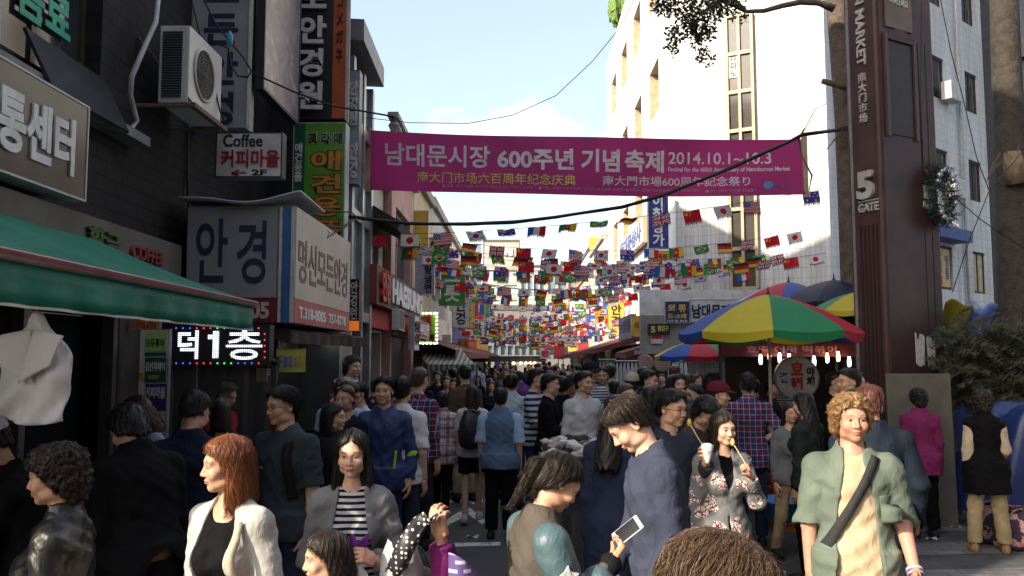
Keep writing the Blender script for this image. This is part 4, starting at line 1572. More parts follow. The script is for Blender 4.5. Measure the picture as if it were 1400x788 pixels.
    if not sp.get('crop') and sp.get('shoe', 1):
        sm = sp.get('shoem') or cloth('dark shoes', (.03, .028, .026), .5)
        for k in (0, 1):
            a = F.ank[k]
            z0 = max(0, a[2] - .09)

            def sf(P):
                d = ell(P, (a[0] + (-.008, .008)[k], a[1] - .075, z0 + .035), (.046, .125, .05))
                d = smin(d, ell(P, (a[0], a[1] + .01, z0 + .055), (.042, .06, .065)), .03)
                return np.maximum(d, z0 + .004 - P[2])
            v, f = snet(sf, (a[0] - .08, a[1] - .23, z0), (a[0] + .08, a[1] + .1, z0 + .15), max(.009, cha))
            put('shoe', v, f, sm)
    if sp.get('cap'):
        capm = sp['cap']

        def cfn(q):
            d = ell(q, (0, .014, .05), (.093, .116, .098))
            d = smax(d, .035 + .12 * 0 - q[2], .01)
            br = ell(q, (0, -.125, .052 + 0), (.075, .085, .03))
            br = np.maximum(br, np.abs(q[2] - .045 - .25 * (q[1] + .1) - 6 * q[0] ** 2 * -.3) - .005)
            return smin(d, np.maximum(br, q[1] + .05), .006)
        v, f = snet(cfn, np.array([-.13, -.24, 0]), np.array([.13, .15, .17]), chr_)
        put('cap', (F.Rh @ v.T).T + F.head, f, capm)
    if sp.get('glasses'):
        m_ = MB()
        L = lambda a: (F.head + F.Rh @ np.array(a, np.float32)) * s
        for k in (-1, 1):
            ring = [(k * .034 + .022 * math.cos(t_), -.100, .002 + .017 * math.sin(t_)) for t_ in np.linspace(0, 2 * math.pi, 17)]
            m_.tube([L(r_) for r_ in ring], .0018 * s, 5, cap=False)
            m_.tube([L((k * .056, -.099, .006)), L((k * .078, -.06, .006)), L((k * .080, .012, .006))], .0018 * s, 5)
        m_.tube([L((-.012, -.102, .006)), L((0, -.106, .008)), L((.012, -.102, .006))], .0018 * s, 5)
        oo = bpy.data.objects.new('glasses', m_.mesh('glasses', M('black glasses frame', (.012, .012, .012), .3), smooth=True)); COL.objects.link(oo)
        oo.parent = root
    Rz = np.array(Matrix.Rotation(R(face), 3, 'Z'))
    org = np.array([x, y, sp.get('z', 0)])
    F.w = lambda p: Vector((Rz @ (np.array(p) * s) + org).tolist())
    F.dir = lambda p: Vector((Rz @ np.array(p, float)).tolist())
    F.s = s
    return root, F


# ------------------------------------------------------------------ the people of the photograph
def put_(px, ptop, d, face, label, h=None, **k):
    p = at(px, ptop, Y=d)
    hh = h if h else p.z * 1.765 / 1.775
    return person(dict(k, label=label, at=(p.x, d), face=face, h=hh))


C = cloth
blk = C('black cotton', (.006, .006, .007)); blk2 = C('soft black jersey', (.010, .010, .012)); navy = C('navy cloth', (.011, .015, .032)); dkgrey = C('charcoal cloth', (.025, .026, .03))
jeans = C('blue denim', (.04, .06, .105)); dkjeans = C('dark denim', (.025, .035, .06)); khaki = C('khaki cotton', (.36, .28, .16)); white = C('white cotton', (.46, .46, .47))
beige = C('beige cotton', (.5, .42, .29)); greyc = C('grey marl', (.13, .135, .14)); ltblue = C('light blue cotton', (.3, .4, .55)); leather = C('black leather', (.014, .015, .016), .36, spec=.5)
whiteshoe = C('white shoes', (.5, .5, .5), .5); tanshoe = C('tan shoes', (.3, .2, .1), .5)


def sh(mat, sl=1.95, **k): return dict(k, mat=mat, sl=sl)


def bt(mat, **k): return dict(k, mat=mat)


def strap(F, root, a, b, wd, inf, mat, back=False, name='strap', n=22):
    """flat band lying on the clothed chest (or back) from a to b, both (x, z) in the torso's frame"""
    m = MB()
    ys = np.linspace(-.30, .05, 120) if not back else np.linspace(.32, -.05, 120)
    L, Rr = [], []
    a, b = np.array(a, float), np.array(b, float)
    t = (b - a) / np.linalg.norm(b - a)
    nn = np.array([-t[1], t[0]])
    for i in range(n + 1):
        c = a + (b - a) * i / n
        row = []
        for sg in (-1, 1):
            q = c + nn * sg * wd / 2
            loc = np.stack([np.full(120, q[0]), ys, np.full(120, q[1])], 1)
            W_ = (F.Rt @ loc.T).T + F.hip
            d, _ = F.torso([W_[:, 0].astype(np.float32), W_[:, 1].astype(np.float32), W_[:, 2].astype(np.float32)], inf)
            k = int(np.argmax(d < .006)) if (d < .006).any() else 60
            row.append(W_[k] * F.s)
        L.append(row[0]); Rr.append(row[1])
    vs = L + Rr
    k = len(L)
    m.add(vs, [(i, i + 1, k + i + 1, k + i) for i in range(k - 1)])
    o = bpy.data.objects.new(name, m.mesh(name, mat, smooth=True))
    COL.objects.link(o); o.parent = root
    q = o.modifiers.new('solid', 'SOLIDIFY'); q.thickness = .004; q.offset = 0
    return o


def bag(name, label, c, size, mat, cat='bag', handle=None, sag=.15, seed=1, twist=0, group=None):
    """soft bag: bulging sides, narrowed mouth, two loop handles"""
    c = Vector(c); w, dp, h = size
    rot = Matrix.Rotation(R(twist), 3, 'Z')
    t = T(name, label, cat, c, group)
    m = MB()

    def fn(u, v):
        a = 2 * math.pi * u
        k = (abs(math.cos(a)) ** 2.6 + abs(math.sin(a)) ** 2.6) ** (-1 / 2.6)
        r = (.62 + .42 * math.sin(math.pi * min(1, v * .95 + .08)) ** .7) * (1 - .12 * v)
        r += .05 * math.sin(5 * a + seed + 6 * v) * (v > .05) + .035 * math.sin(11 * a + 9 * v + seed)
        if v == 0: r *= .6
        return c + rot @ Vector((w / 2 * k * r * math.cos(a), dp / 2 * k * r * math.sin(a), h * v + .02 * math.sin(3 * a + seed) * v))
    m.grid(fn, 28, 12)
    k = len(m.v)
    m.add([c + Vector((0, 0, .005))], [])
    m.build('bag_body', mat, t, smooth=True)
    if handle:
        for sg in (-1, 1):
            MB().tube([c + rot @ Vector((w * .25 * math.cos(q), sg * dp * .22, h * .94 + handle * math.sin(q))) for q in np.linspace(0, math.pi, 12)], .009, 6).build('handle', mat, t, smooth=True)
    return t


# ---- right foreground
r1, F1 = put_(1163, 534, 4.3, -10, 'blond curly haired man in an open green shirt over a beige T-shirt', res=0, skin='r', hair='curly', hairc='blond', stubble=.4, nose=1.0, seed=4.2, w=1.02, vol=-.010, lean=-1, nst=2200,
              under=sh(C('beige tee', (.42, .33, .22)), 0, inf=.012, nr=.066, hem=-.11), top=sh(C('sage green shirt', (.115, .145, .118), .85), 1.02, name='open_shirt', inf=.028, si=.034, hem=-.17, flare=.03, open=[(-.2, .125), (.12, .10), (.34, .07), (.5, .05)], ox=-.01, nr=.068, collar=.045, cgap=52, fold=.9),
              bottom=bt(C('sand trousers', (.5, .4, .24))), armA=((-.20, .02, -1), (-.02, -.12, -1)), armB=((.26, .05, -1), (.03, -.65, -.8)), heady=4)
dstrap = C('dark webbing strap', (.03, .032, .033), .6)
strap(F1, r1, (.098, .515), (-.165, .06), .045, .030, dstrap)
strap(F1, r1, (.145, .33), (.15, .20), .095, .029, MATS['sage green shirt'], name='chest_pocket', n=8)
wr = F1.w(F1.Wr[1]); fd1 = F1.dir(F1.fd[1])
for k, (cl, nm) in enumerate((((.45, .38, .5), 'pale lilac'), ((.3, .25, .4), 'violet'))):
    c_ = wr + fd1 * (.0 + .022 * k)
    a_ = fd1.orthogonal().normalized(); b_ = fd1.cross(a_)
    tag(MB().tube([c_ + (a_ * math.cos(t_) + b_ * math.sin(t_)) * .032 for t_ in np.linspace(0, 6.283, 19)], .008, 6, cap=False).build('wristband', M(nm + ' wristband', cl, .7), smooth=True), nm + ' wristband on the left wrist of the man in the green shirt', 'wristband')
pc = F1.w(F1.Wr[1] + F1.fd[1] * .11) + Vector((.06, -.02, -.02))
kk = T('key_ring', 'bunch of silver keys hanging from the left hand of the blond man', 'keys', pc)
MB().tube([pc + Vector((.016 * math.cos(t_), .004, .016 * math.sin(t_))) for t_ in np.linspace(0, 6.283, 17)], .0016, 5, cap=False).build('ring', M('steel ring', (.5, .5, .5), .25, metal=1), kk, smooth=True)
for k in range(4):
    a_ = -1.2 + .7 * k
    m_ = MB(); e_ = pc + Vector((.055 * math.sin(a_), -.004 * k, -.055 * math.cos(a_)))
    m_.tube([pc, e_], .003, 5); m_.obox(e_, Vector((math.cos(a_), 0, math.sin(a_))), UY, .009, .002, .010)
    m_.build('key', M('steel key', (.45, .44, .42), .3, metal=1), kk)

r2, F2 = put_(908, 545, 4.0, -84, 'man in a slate blue sweater and white trousers looking down', h=1.775, res=0, skin='p', hair='short', headp=38, lean=9, nose=.9, seed=7.7, vol=.004, w=1.05, hairc='dark', nst=1700,
              top=sh(C('slate blue knit', (.045, .052, .085), .9), 1.93, name='sweater', inf=.022, si=.020, hem=-.12, nr=.074, fold=.9), bottom=bt(C('white trousers', (.56, .56, .58))), armA=((-.08, -.15, -1), (0, -.5, -1)), armB=((.10, .10, -1), (.0, -.42, -1)))
r3, F3 = put_(724, 622, 3.2, 112, 'girl with a black ponytail in a grey and teal jacket looking at a phone', h=1.585, res=0, skin='k', fem=True, hair='pony', hairc='dark', headp=34, lean=6, seed=2.1, nst=1900,
              top=sh(C('grey bomber jacket', (.075, .066, .055), .6), 1.9, name='bomber_jacket', inf=.024, si=.020, hem=-.10, nr=.060, collar=.02, cgap=10), bottom=bt(blk2),
              armA=((-.14, -.30, -.92), (.10, -.62, .62)), handA=dict(palm=(0.5, .3, .8), thumb=(.9, -.1, .3), curl=48), armB=((.12, -.15, -1), (-.3, -.8, .2)))
# teal sleeve panel and black cuff of that jacket
wp = F3.Wr[0]


def sleeve(root, F, k, a, b, inf, mat, name, seed=1):
    """a second colour over part of an arm (a = 0 shoulder, 1 elbow, 2 wrist)"""
    pt = lambda t_: F.S[k] + (F.E[k] - F.S[k]) * t_ if t_ <= 1 else F.E[k] + (F.Wr[k] - F.E[k]) * (t_ - 1)
    ts = [a] + [t_ for t_ in (1,) if a < t_ < b] + [b]
    P_ = [pt(t_) for t_ in ts]

    def fn(P):
        d = 9
        for i in range(len(P_) - 1):
            d = smin(d, cap(P, P_[i], P_[i + 1], (.050 - .009 * min(ts[i], 1) - .014 * max(0, ts[i] - 1)) * .9 + inf, (.050 - .009 * min(ts[i + 1], 1) - .014 * max(0, ts[i + 1] - 1)) * .9 + inf), .02) if i else cap(P, P_[i], P_[i + 1], (.050 - .009 * min(ts[i], 1) - .014 * max(0, ts[i] - 1)) * .9 + inf, (.050 - .009 * min(ts[i + 1], 1)) * .9 + inf)
        return d - fold(P, seed, .8)
    q = np.array(P_)
    v, f = snet(fn, q.min(0) - .1, q.max(0) + .1, .009)
    o = bpy.data.objects.new(name, npmesh(name, v * F.s, f, mat)); COL.objects.link(o); o.parent = root
    return o


sleeve(r3, F3, 0, .0, 1.62, .036, C('teal satin', (.06, .105, .12), .35, spec=.5), 'sleeve_panel')
sleeve(r3, F3, 0, 1.82, 1.97, .013, blk2, 'cuff')
sleeve(r3, F3, 1, .0, 1.7, .036, MATS['teal satin'], 'sleeve_panel')
m_ = MB()
for k in range(9):
    a_ = random.uniform(0, 6.28)
    c_ = np.array([F3.S[0][0] - .084 + random.uniform(-.003, .003), F3.S[0][1] - .02 + random.uniform(-.03, .03), F3.S[0][2] - .13 + random.uniform(-.05, .05)])
    m_.add([c_ + np.array([0, .03 * math.cos(a_ + q), .035 * math.sin(a_ + q)]) * (1 if i % 2 == 0 else .5) for i, q in enumerate(np.linspace(0, 5.6, 7))], [tuple(range(7))])
m_.v = [tuple(np.array(q) * F3.s) for q in m_.v]
o_ = bpy.data.objects.new('white_patch', m_.mesh('white_patch', C('white applique', (.6, .6, .6)))); COL.objects.link(o_); o_.parent = r3
o_.modifiers.new('s', 'SOLIDIFY').thickness = .012
hp_ = F3.w(F3.Wr[0] + F3.fd[0] * .105) + Vector((.01, -.01, .045))
ph = T('smartphone', 'white smartphone held by the girl with the ponytail', 'phone', hp_)
pu = Vector((.74, -.15, .62)).normalized()
pn_ = Vector((-.35, -.75, .55)); pn_ = (pn_ - pu * pn_.dot(pu)).normalized()
pv = pn_.cross(pu)
MB().obox(hp_, pu, pv, .06, .030, .004).build('phone_body', M('white phone shell', (.6, .6, .6), .3), ph, bevel=.004)
MB().obox(hp_ + pu.cross(pv) * .0045, pu, pv, .045, .0265, .0006).build('screen', M('black phone screen', (.01, .01, .012), .1), ph)
MB().obox(hp_ - pu.cross(pv) * .0045, pu, pv, .045, .0265, .0006).build('back_cover', M('black phone back', (.012, .012, .014), .15), ph)

r9, F9 = put_(925, 703, 1.45, 78, 'nearest head with brown hair seen from above at the bottom edge', res=0, skin='p', fem=True, hair='shortfem', hairc='lbrown', headp=24, seed=5.5, vol=.006, crop=1.1, nst=4500, top=sh(C('grey brown top', (.12, .1, .09)), 1.9, hem=.2), hands=(0, 0))
# ---- left foreground
r4, F4 = put_(322, 586, 3.35, -22, 'woman with auburn bobbed hair in a white cardigan over a black top', res=0, skin='k', fem=True, hair='bob', hairc='auburn', heady=-38, headp=4, seed=9.1, nst=1900,
              under=sh(blk, 0, inf=.010, nr=.070, nd=.045, hem=-.1), top=sh(C('white ribbed cardigan', (.42, .42, .40), .9), 1.95, name='cardigan', inf=.026, si=.026, hem=-.2, open=[(-.25, .10), (.3, .085), (.5, .07)], nr=.070, fold=.9), bottom=bt(dkjeans),
              armA=((-.16, .02, -1), (.0, -.35, -1)), armB=((.22, .05, -1), (.0, -.3, -1)))
strap(F4, r4, (.115, .475), (.16, .02), .03, .040, C('cream bag strap', (.42, .38, .3)))
bag('shoulder_bag', 'cream canvas shoulder bag at the hip of the woman in the white cardigan', F4.w(F4.hip + np.array([.27, -.05, -.18])), (.34, .14, .3), C('cream canvas', (.42, .39, .32)))
r5, F5 = put_(484, 578, 3.9, 6, 'long haired woman in a black and white striped shirt and grey cardigan', res=0, skin='p', fem=True, hair='long', hairc='black', heady=-4, headp=6, seed=12.4, nst=1500,
              under=sh(C('striped jersey', (.50, .50, .50), pat='stripe', c2=(.012, .012, .02), per=.026), 0, inf=.012, hem=-.15, nr=.062), top=sh(C('grey knit cardigan', (.17, .175, .18), .95), 1.9, name='cardigan', inf=.026, si=.026, hem=-.14, open=[(-.2, .13), (.3, .10), (.46, .07), (.5, .06)], nr=.066, fold=1.2), bottom=bt(blk),
              armA=((-.25, .05, -1), (.35, -.65, -.35)), armB=((.32, .0, -1), (-.30, -.62, .10)), handB=dict(dir=(-.55, -.5, .35), palm=(-.3, .6, -.4), curl=62, thumb=(-.1, -.3, .9)))
c_ = F5.w(F5.hip + np.array([.03, -.20, .27]))
tag(MB().grid(lambda u, v: c_ + Vector(((u - .5) * (.06 + .05 * v) + .012 * math.sin(9 * v), -.012 + .014 * math.sin(7 * u + 3 * v), -.13 * v + .02 * math.sin(6 * u))), 10, 12).build('paper_tissue', M('white tissue', (.6, .6, .62), .8, var=.1), smooth=True, solid=.002), 'white paper wrapper held before the striped shirt', 'wrapper')
tag(MB().grid(lambda u, v: c_ + Vector((.02 + (u - .5) * .085, -.03 + .012 * math.cos(7 * u), .045 - .05 * v + .014 * math.sin(8 * u))), 10, 6).build('purple_flower', M('purple petals', (.13, .015, .2), .6, var=.4, vs=40), smooth=True, solid=.006), 'purple flower held before the striped shirt of the long haired woman', 'flower')
bag('handbag', 'black handbag beside the woman in the striped shirt', F5.w(F5.hip + np.array([.30, -.02, -.2])), (.3, .14, .26), leather, handle=.14)
r6, F6 = put_(460, 716, 2.95, -72, 'young girl with straight dark hair in profile at the bottom edge', res=0, skin='k', fem=True, hair='longback', hairc='dark', headp=6, seed=3.3, nst=1500, top=sh(C('pale pink top', (.45, .3, .3)), 1), bottom=bt(jeans), shoe=0)
r7, F7 = put_(92, 602, 3.2, -78, 'woman with dark permed curls in a black leather jacket at left', res=0, skin='t', fem=True, hair='curly', hairc='dark', headp=6, seed=6.6, w=1.08, nst=2400,
              under=sh(blk, 0, inf=.01, nr=.050), top=sh(leather, 1.95, name='leather_jacket', inf=.03, si=.026, hem=-.16, open=[(-.2, .05), (.3, .03), (.5, .06)], nr=.066, collar=.055, cgap=35, fold=1.3), bottom=bt(blk), armB=((.16, -.05, -1), (0, -.5, -.8)))
r8, F8 = put_(52, 594, 4.2, -62, 'stooping person in a white cap and a black track top with green stripes', h=1.66, res=1, skin='t', hair='short', headp=22, lean=16, seed=1.3, cap=C('white cap cotton', (.5, .5, .52)),
              top=sh(blk2, 1.2, inf=.022, hem=-.12), bottom=bt(blk), armA=((-.1, -.5, -.9), (.1, -.9, -.2)), armB=((.12, -.45, -1), (-.1, -.9, -.25)))
for q in (.012, .05): strap(F8, r8, (.02 + q, .46), (.03 + q, .12), .016, .034, C('lime stripe', (.14, .36, .05)), name='stripe')
r11, F11 = put_(205, 606, 4.3, -125, 'person in a black hooded jacket bending down at the stall front', h=1.72, res=1, hair='shortfem', headp=34, lean=14, seed=8.8, w=1.1, top=sh(blk, 1.95, inf=.034, si=.03, hem=-.2, collar=.06, cgap=20), bottom=bt(blk, inf=.024))
r11b, F11b = put_(258, 604, 4.9, -160, 'black haired person with a red collar behind the black hooded jacket', h=1.74, res=1, hair='short', headp=26, lean=6, seed=8.1, top=sh(navy, 1.95, inf=.024), under=sh(C('red collar', (.35, .02, .02)), 0, inf=.02, nr=.055, hem=.2), bottom=bt(blk), heady=-30)
r12, F12 = put_(204, 556, 5.6, -30, 'brown haired woman in a light blue shirt looking down near the LED sign', h=1.70, res=1, fem=True, hair='bob', hairc='brown', headp=36, seed=4.4, top=sh(ltblue, 1.9, collar=.03), bottom=bt(jeans))
r13, F13 = put_(394, 522, 5.3, -28, 'man with glasses in a dark teal polo shirt carrying a backpack', res=0, hair='short', glasses=1, heady=-14, headp=6, seed=14.2, w=1.08, top=sh(C('dark teal polo', (.035, .045, .052)), .85, inf=.022, si=.026, hem=-.12, collar=.035, cgap=30, nr=.062), under=sh(C('red shirt', (.3, .03, .04)), 0, inf=.006, nr=.050, hem=.1), bottom=bt(dkjeans))
strap(F13, r13, (.11, .48), (.15, .14), .05, .034, C('black pack strap', (.015, .015, .016), .7))
tx = F13.w(F13.hip + F13.Rt @ np.array([.07, -.135, .33]))
text('OUTDOOR', r13, tx + Vector((-.028, -.02, 0)), F13.dir((1, .1, 0)), UZ, .045, .008, M('orange stitching', (.5, .14, .03), .6), .002, name='chest_logo')
bp_ = F13.w(F13.hip + np.array([.06, .24, .28]))
bag('backpack', 'black backpack on the back of the man in the teal polo', bp_ - Vector((0, 0, .22)), (.36, .26, .44), blk2)
r14, F14 = put_(526, 511, 7.3, 4, 'man in a bright blue zipped sports jacket with lime green flashes', res=0, hair='short', heady=-8, seed=16.1, top=sh(C('royal blue jacket', (.014, .030, .11), .55, spec=.4), 1.95, inf=.024, si=.024, hem=-.14, collar=.05, cgap=22, nr=.062), bottom=bt(C('navy blue trousers', (.02, .03, .075))), armB=((.28, .06, -1), (-.05, -.25, -1)))
sleeve(r14, F14, 1, .9, 1.15, .023, C('lime fabric', (.32, .5, .03)), 'lime_flash')
for a_, b_ in (((.085, -.06), (.115, .20)),): strap(F14, r14, a_, b_, .02, .030, MATS['lime fabric'], name='lime_piping')
strap(F14, r14, (0, .42), (0, -.1), .006, .034, C('zip tape', (.05, .06, .09)), name='zip')

# ---- middle, right of the axis
r19, F19 = put_(838, 546, 5.2, 150, 'woman with wavy black hair in an open backed navy dress', h=1.70, res=1, fem=True, hair='longback', hairc='black', headp=20, seed=3.9, skin='p', top=sh(C('navy knit dress', (.018, .024, .05), .75), 1.9, inf=.016, hem=-.3, nr=.105, one=1), bottom=bt(MATS['navy knit dress'], kind='skirt', len=.35, hemw=.19))
strap(F19, r19, (-.09, .47), (.02, .33), .012, .022, navy, back=True)
r20, F20 = put_(912, 527, 5.5, 22, 'man with round glasses in a dark navy jacket eating a snack', res=0, hair='short', glasses=1, heady=22, headp=6, seed=18, top=sh(C('dark blue grey jacket', (.03, .036, .052)), 1.95, inf=.026, hem=-.15, collar=.04), bottom=bt(blk),
                armB=((.22, -.3, -1), (-.35, -.62, .72)), handB=dict(curl=55, palm=(-.6, .6, .2), thumb=(-.4, -.2, .8)))
r21, F21 = put_(985, 556, 5.45, 8, 'woman in a grey jacket with pale flower print eating from a stick', res=0, fem=True, skin='p', hair='bob', hairc='dark', heady=8, headp=6, seed=21, nst=1400, top=sh(C('grey flower print', (.15, .155, .16), pat='print', c2=((.62, .52, .48), (.10, .03, .035))), 1.9, inf=.026, si=.026, hem=-.05, nr=.062, open=[(-.2, .004), (.28, .006), (.36, .03), (.5, .045)], collar=.02, cgap=40), under=sh(blk, 0, inf=.01), bottom=bt(blk),
                armA=((-.2, .05, -1), (.0, -.2, -1)), armB=((.26, -.30, -.9), (-.42, -.50, .85)), handB=dict(curl=60, palm=(-.5, .4, -.5), thumb=(-.5, -.3, .5)))


def snack(label, a, b, head, hr=.017):
    t = T('food_stick', label, 'snack', a)
    MB().tube([a, b], .0035, 6).build('stick', M('pale wood stick', (.55, .42, .22), .7), t)
    MB().lathe([(.004, -.022), (hr * .8, -.014), (hr * .9, .0), (hr * .6, .018), (.003, .026)], tuple(b), 12).build('food_bite', M(head[0], head[1], .5), t, smooth=True)
    return t


hB = F21.w(F21.Wr[1] + F21.fd[1] * .09)
mo = F21.w(F21.head + F21.Rh @ np.array([.0, -.125, -.072]))
snack('pale yellow snack on a stick at the mouth of the woman in flower print', hB + (hB - mo).normalized() * .02, mo, ('pale yellow dough', (.55, .42, .16)))
hB = F20.w(F20.Wr[1] + F20.fd[1] * .10)
mo = F20.w(F20.head + F20.Rh @ np.array([.02, -.125, -.072]))
snack('yellow snack at the mouth of the man with round glasses', hB, mo, ('yellow dough', (.6, .45, .1)))
tag(MB().lathe([(.015, -.06), (.022, -.03), (.034, .02), (.040, .045), (.02, .06)], tuple(hB + Vector((.0, -.02, .0))), 12).build('napkin', M('crumpled white napkin', (.6, .6, .6), .9, bump=1, bs=30), smooth=True), 'white napkin in the hand of the man with round glasses', 'napkin')
r22, F22 = put_(946, 552, 6.3, 30, 'dark haired person in an olive jacket bowing the head', h=1.68, res=1, hair='shortfem', headp=38, lean=8, seed=22, fem=True, top=sh(C('olive brown jacket', (.045, .04, .03)), 1.95, inf=.03), under=sh(C('red collar', (.35, .02, .02)), 0), bottom=bt(blk))
r23, F23 = put_(1022, 506, 8.8, 172, 'man seen from behind in a navy and red plaid shirt', res=1, hair='short', seed=23, w=1.02, top=sh(C('navy red plaid', (.035, .04, .11), pat='plaid', c2=((.16, .02, .04), (.4, .42, .5)), per=.115), 1.25, inf=.022, hem=-.15, collar=.03), bottom=bt(dkjeans), armB=((.12, 0, -1), (0, -.2, -1)), armA=((-.55, .25, -.9), (.75, -.3, -.35)))
r24, F24 = put_(978, 520, 8.0, 60, 'person in a maroon baseball cap with a white front stripe', res=1, hair='short', seed=24, heady=8, cap=C('maroon cap', (.10, .012, .025)), top=sh(greyc, 1.9, inf=.025), bottom=bt(blk))
r25, F25 = put_(1190, 522, 5.6, 168, 'person with reddish brown hair in a dark navy blazer behind the blond man', res=1, hair='short', hairc='red', headp=10, heady=12, seed=25, w=1.15, skin='t', vol=.008, top=sh(C('dark navy blazer', (.012, .017, .028), .75), 1.95, inf=.03, si=.03, hem=-.2, collar=.035), bottom=bt(blk), armA=((-.3, 0, -1), (0, -.3, -1)), armB=((.3, 0, -1), (0, -.3, -1)))
r26, F26 = put_(1164, 500, 8.0, -80, 'dark haired man in profile standing left of the gate pillar', res=1, hair='short', seed=26, top=sh(C('dark suit', (.022, .022, .026)), 1.95, inf=.026, collar=.035), under=sh(white, 0, inf=.012, nr=.05), bottom=bt(blk))
r27, F27 = put_(1256, 529, 9.2, 178, 'woman in a magenta jacket and black trousers seen from behind', res=1, fem=True, hair='curly', hairc='black', vol=-.012, seed=27, w=1.12, top=sh(C('magenta jacket', (.17, .022, .085)), 1.95, inf=.036, si=.03, hem=-.2, collar=.045, cgap=5), bottom=bt(blk, inf=.014, wide=.022))
r28, F28 = put_(1343, 531, 8.5, 165, 'woman with curly brown hair in a long black vest and khaki trousers', res=1, fem=True, hair='curly', hairc='dark', seed=28, vol=-.004, under=sh(beige, 1.85, inf=.018, si=.026), top=sh(blk, 0, name='long_vest', inf=.036, hem=-.30, flare=.04), bottom=bt(khaki, wide=.028), shoem=tanshoe, armA=((-.22, -.1, -1), (.05, -.75, -.5)), legs='wide')
r29, F29 = put_(1103, 531, 7.4, -140, 'long haired woman in a black jacket in front of the round stall sign', res=1, fem=True, hair='longback', hairc='black', headp=8, seed=29, top=sh(C('dark green black jacket', (.02, .026, .024)), 1.95, inf=.03), bottom=bt(blk))

# ---- middle, left of the axis
r15, F15 = put_(574, 519, 10.8, 15, 'woman in a brown cardigan raising both hands to take a picture', res=1, fem=True, hair='shortfem', seed=15, w=1.1, heady=-35, headp=-12, top=sh(C('brown marl cardigan', (.075, .06, .05)), 1.95, inf=.03, hem=-.28, flare=.03), bottom=bt(jeans, wide=.025), shoem=whiteshoe, armA=((-.2, -.45, -.6), (.15, -.5, .85)), armB=((.1, -.5, -.6), (-.35, -.5, .85)))
cm_ = F15.w(F15.Wr[0] * .5 + F15.Wr[1] * .5 + np.array([0, -.05, .1]))
t_ = T('compact_camera', 'small dark camera held up by the woman in brown', 'camera', cm_)
MB().obox(cm_, UX, UZ, .05, .03, .014).build('camera_body', M('black camera shell', (.02, .02, .02), .4), t_, bevel=.004)
MB().lathe([(.022, -.03), (.024, -.012), (.02, .0)], tuple(cm_), 14, axis='y').build('lens', M('lens ring', (.05, .05, .05), .2), t_, smooth=True)
r16, F16 = put_(604, 533, 10.3, 178, 'woman with short black hair in a white and red plaid shirt from behind', res=1, fem=True, hair='shortfem', seed=16, w=1.18, top=sh(C('white red plaid', (.48, .44, .42), pat='plaid', c2=((.17, .02, .035), (.05, .04, .08)), per=.105), 1.6, inf=.032, si=.03, hem=-.2, flare=.03), bottom=bt(blk, inf=.01, wide=.006), shoem=C('beige shoes', (.3, .26, .2), .6), legs='walk')
r17, F17 = put_(646, 524, 10.0, 180, 'long haired woman in a white T-shirt and black shorts with a black backpack', res=1, fem=True, hair='longback', hairc='dark', seed=17, top=sh(white, .8, inf=.02, si=.024), bottom=bt(blk, inf=.014, len=.62, wide=.04), shoem=whiteshoe, legs='walkb')
bag('backpack', 'black backpack on the long haired woman in black shorts', F17.w(F17.hip + np.array([.0, .22, .02])), (.30, .2, .42), leather, handle=.05)
for sg in (-1, 1): strap(F17, r17, (sg * .09, .49), (sg * .13, .2), .03, .03, blk, back=True)
r18, F18 = put_(684, 528, 9.1, 176, 'balding man in a blue denim vest over a pale blue short sleeved shirt', res=1, hair='short', hairc='black', seed=18.5, w=1.16, top=sh(C('blue denim vest', (.085, .14, .22)), 0, name='vest', inf=.034, hem=-.12), under=sh(ltblue, .95, inf=.022, si=.030, collar=.03), bottom=bt(blk, inf=.014, wide=.022))
r30, F30 = put_(494, 520, 8.9, -40, 'man with glasses in a white T-shirt by the shop window', res=1, hair='short', glasses=1, heady=-10, seed=30, top=sh(white, .9, inf=.022), bottom=bt(dkjeans))
r31, F31 = put_(452, 546, 6.3, 78, 'black haired woman in profile with a teal collar', res=1, fem=True, hair='bob', seed=31, top=sh(blk2, 1.9, inf=.024), under=sh(C('teal scarf', (.02, .22, .2)), 0, inf=.018, nr=.05), bottom=bt(blk))
r31b, F31b = put_(470, 518, 7.4, 60, 'woman with black hair tied up and a grey mauve top', res=1, fem=True, hair='shortfem', seed=31.5, headp=14, heady=25, top=sh(C('mauve grey top', (.14, .125, .14)), 1.9, inf=.024), bottom=bt(blk))
r32, F32 = put_(549, 511, 7.4, 170, 'person in a white T-shirt carrying a black shoulder strap', res=1, hair='short', seed=32, top=sh(C('bright white tee', (.56, .56, .58)), .9, inf=.022), bottom=bt(dkjeans))
strap(F32, r32, (.1, .48), (.12, .1), .04, .03, blk, back=True)
r33, F33 = put_(769, 512, 10.2, 176, 'broad man in a black T-shirt seen from behind at the sock stall', res=1, hair='short', seed=33, w=1.12, top=sh(blk2, .95, inf=.03, si=.034), bottom=bt(blk))
r33b, F33b = put_(781, 512, 10.7, -15, 'man with glasses and a navy cap beside the black T-shirt', res=1, hair='short', glasses=1, seed=33.5, cap=C('navy cap', (.015, .018, .035)), top=sh(blk, 1.2), bottom=bt(blk))
r34, F34 = put_(731, 501, 10.2, 70, 'man in a navy and white striped T-shirt holding a green bag', res=1, hair='short', seed=34, top=sh(C('navy white stripes', (.45, .46, .48), pat='stripe', c2=(.02, .03, .08), per=.07), .95, inf=.022, si=.028), bottom=bt(dkjeans), armA=((-.1, -.3, -1), (.4, -.8, -.1)), armB=((.1, -.3, -1), (-.4, -.8, -.1)))
bag('shopping_bag', 'green shopping bag in front of the man in navy stripes', F34.w(F34.hip + np.array([.02, -.25, -.32])), (.34, .16, .46), C('green nylon', (.02, .13, .045)), handle=.08)
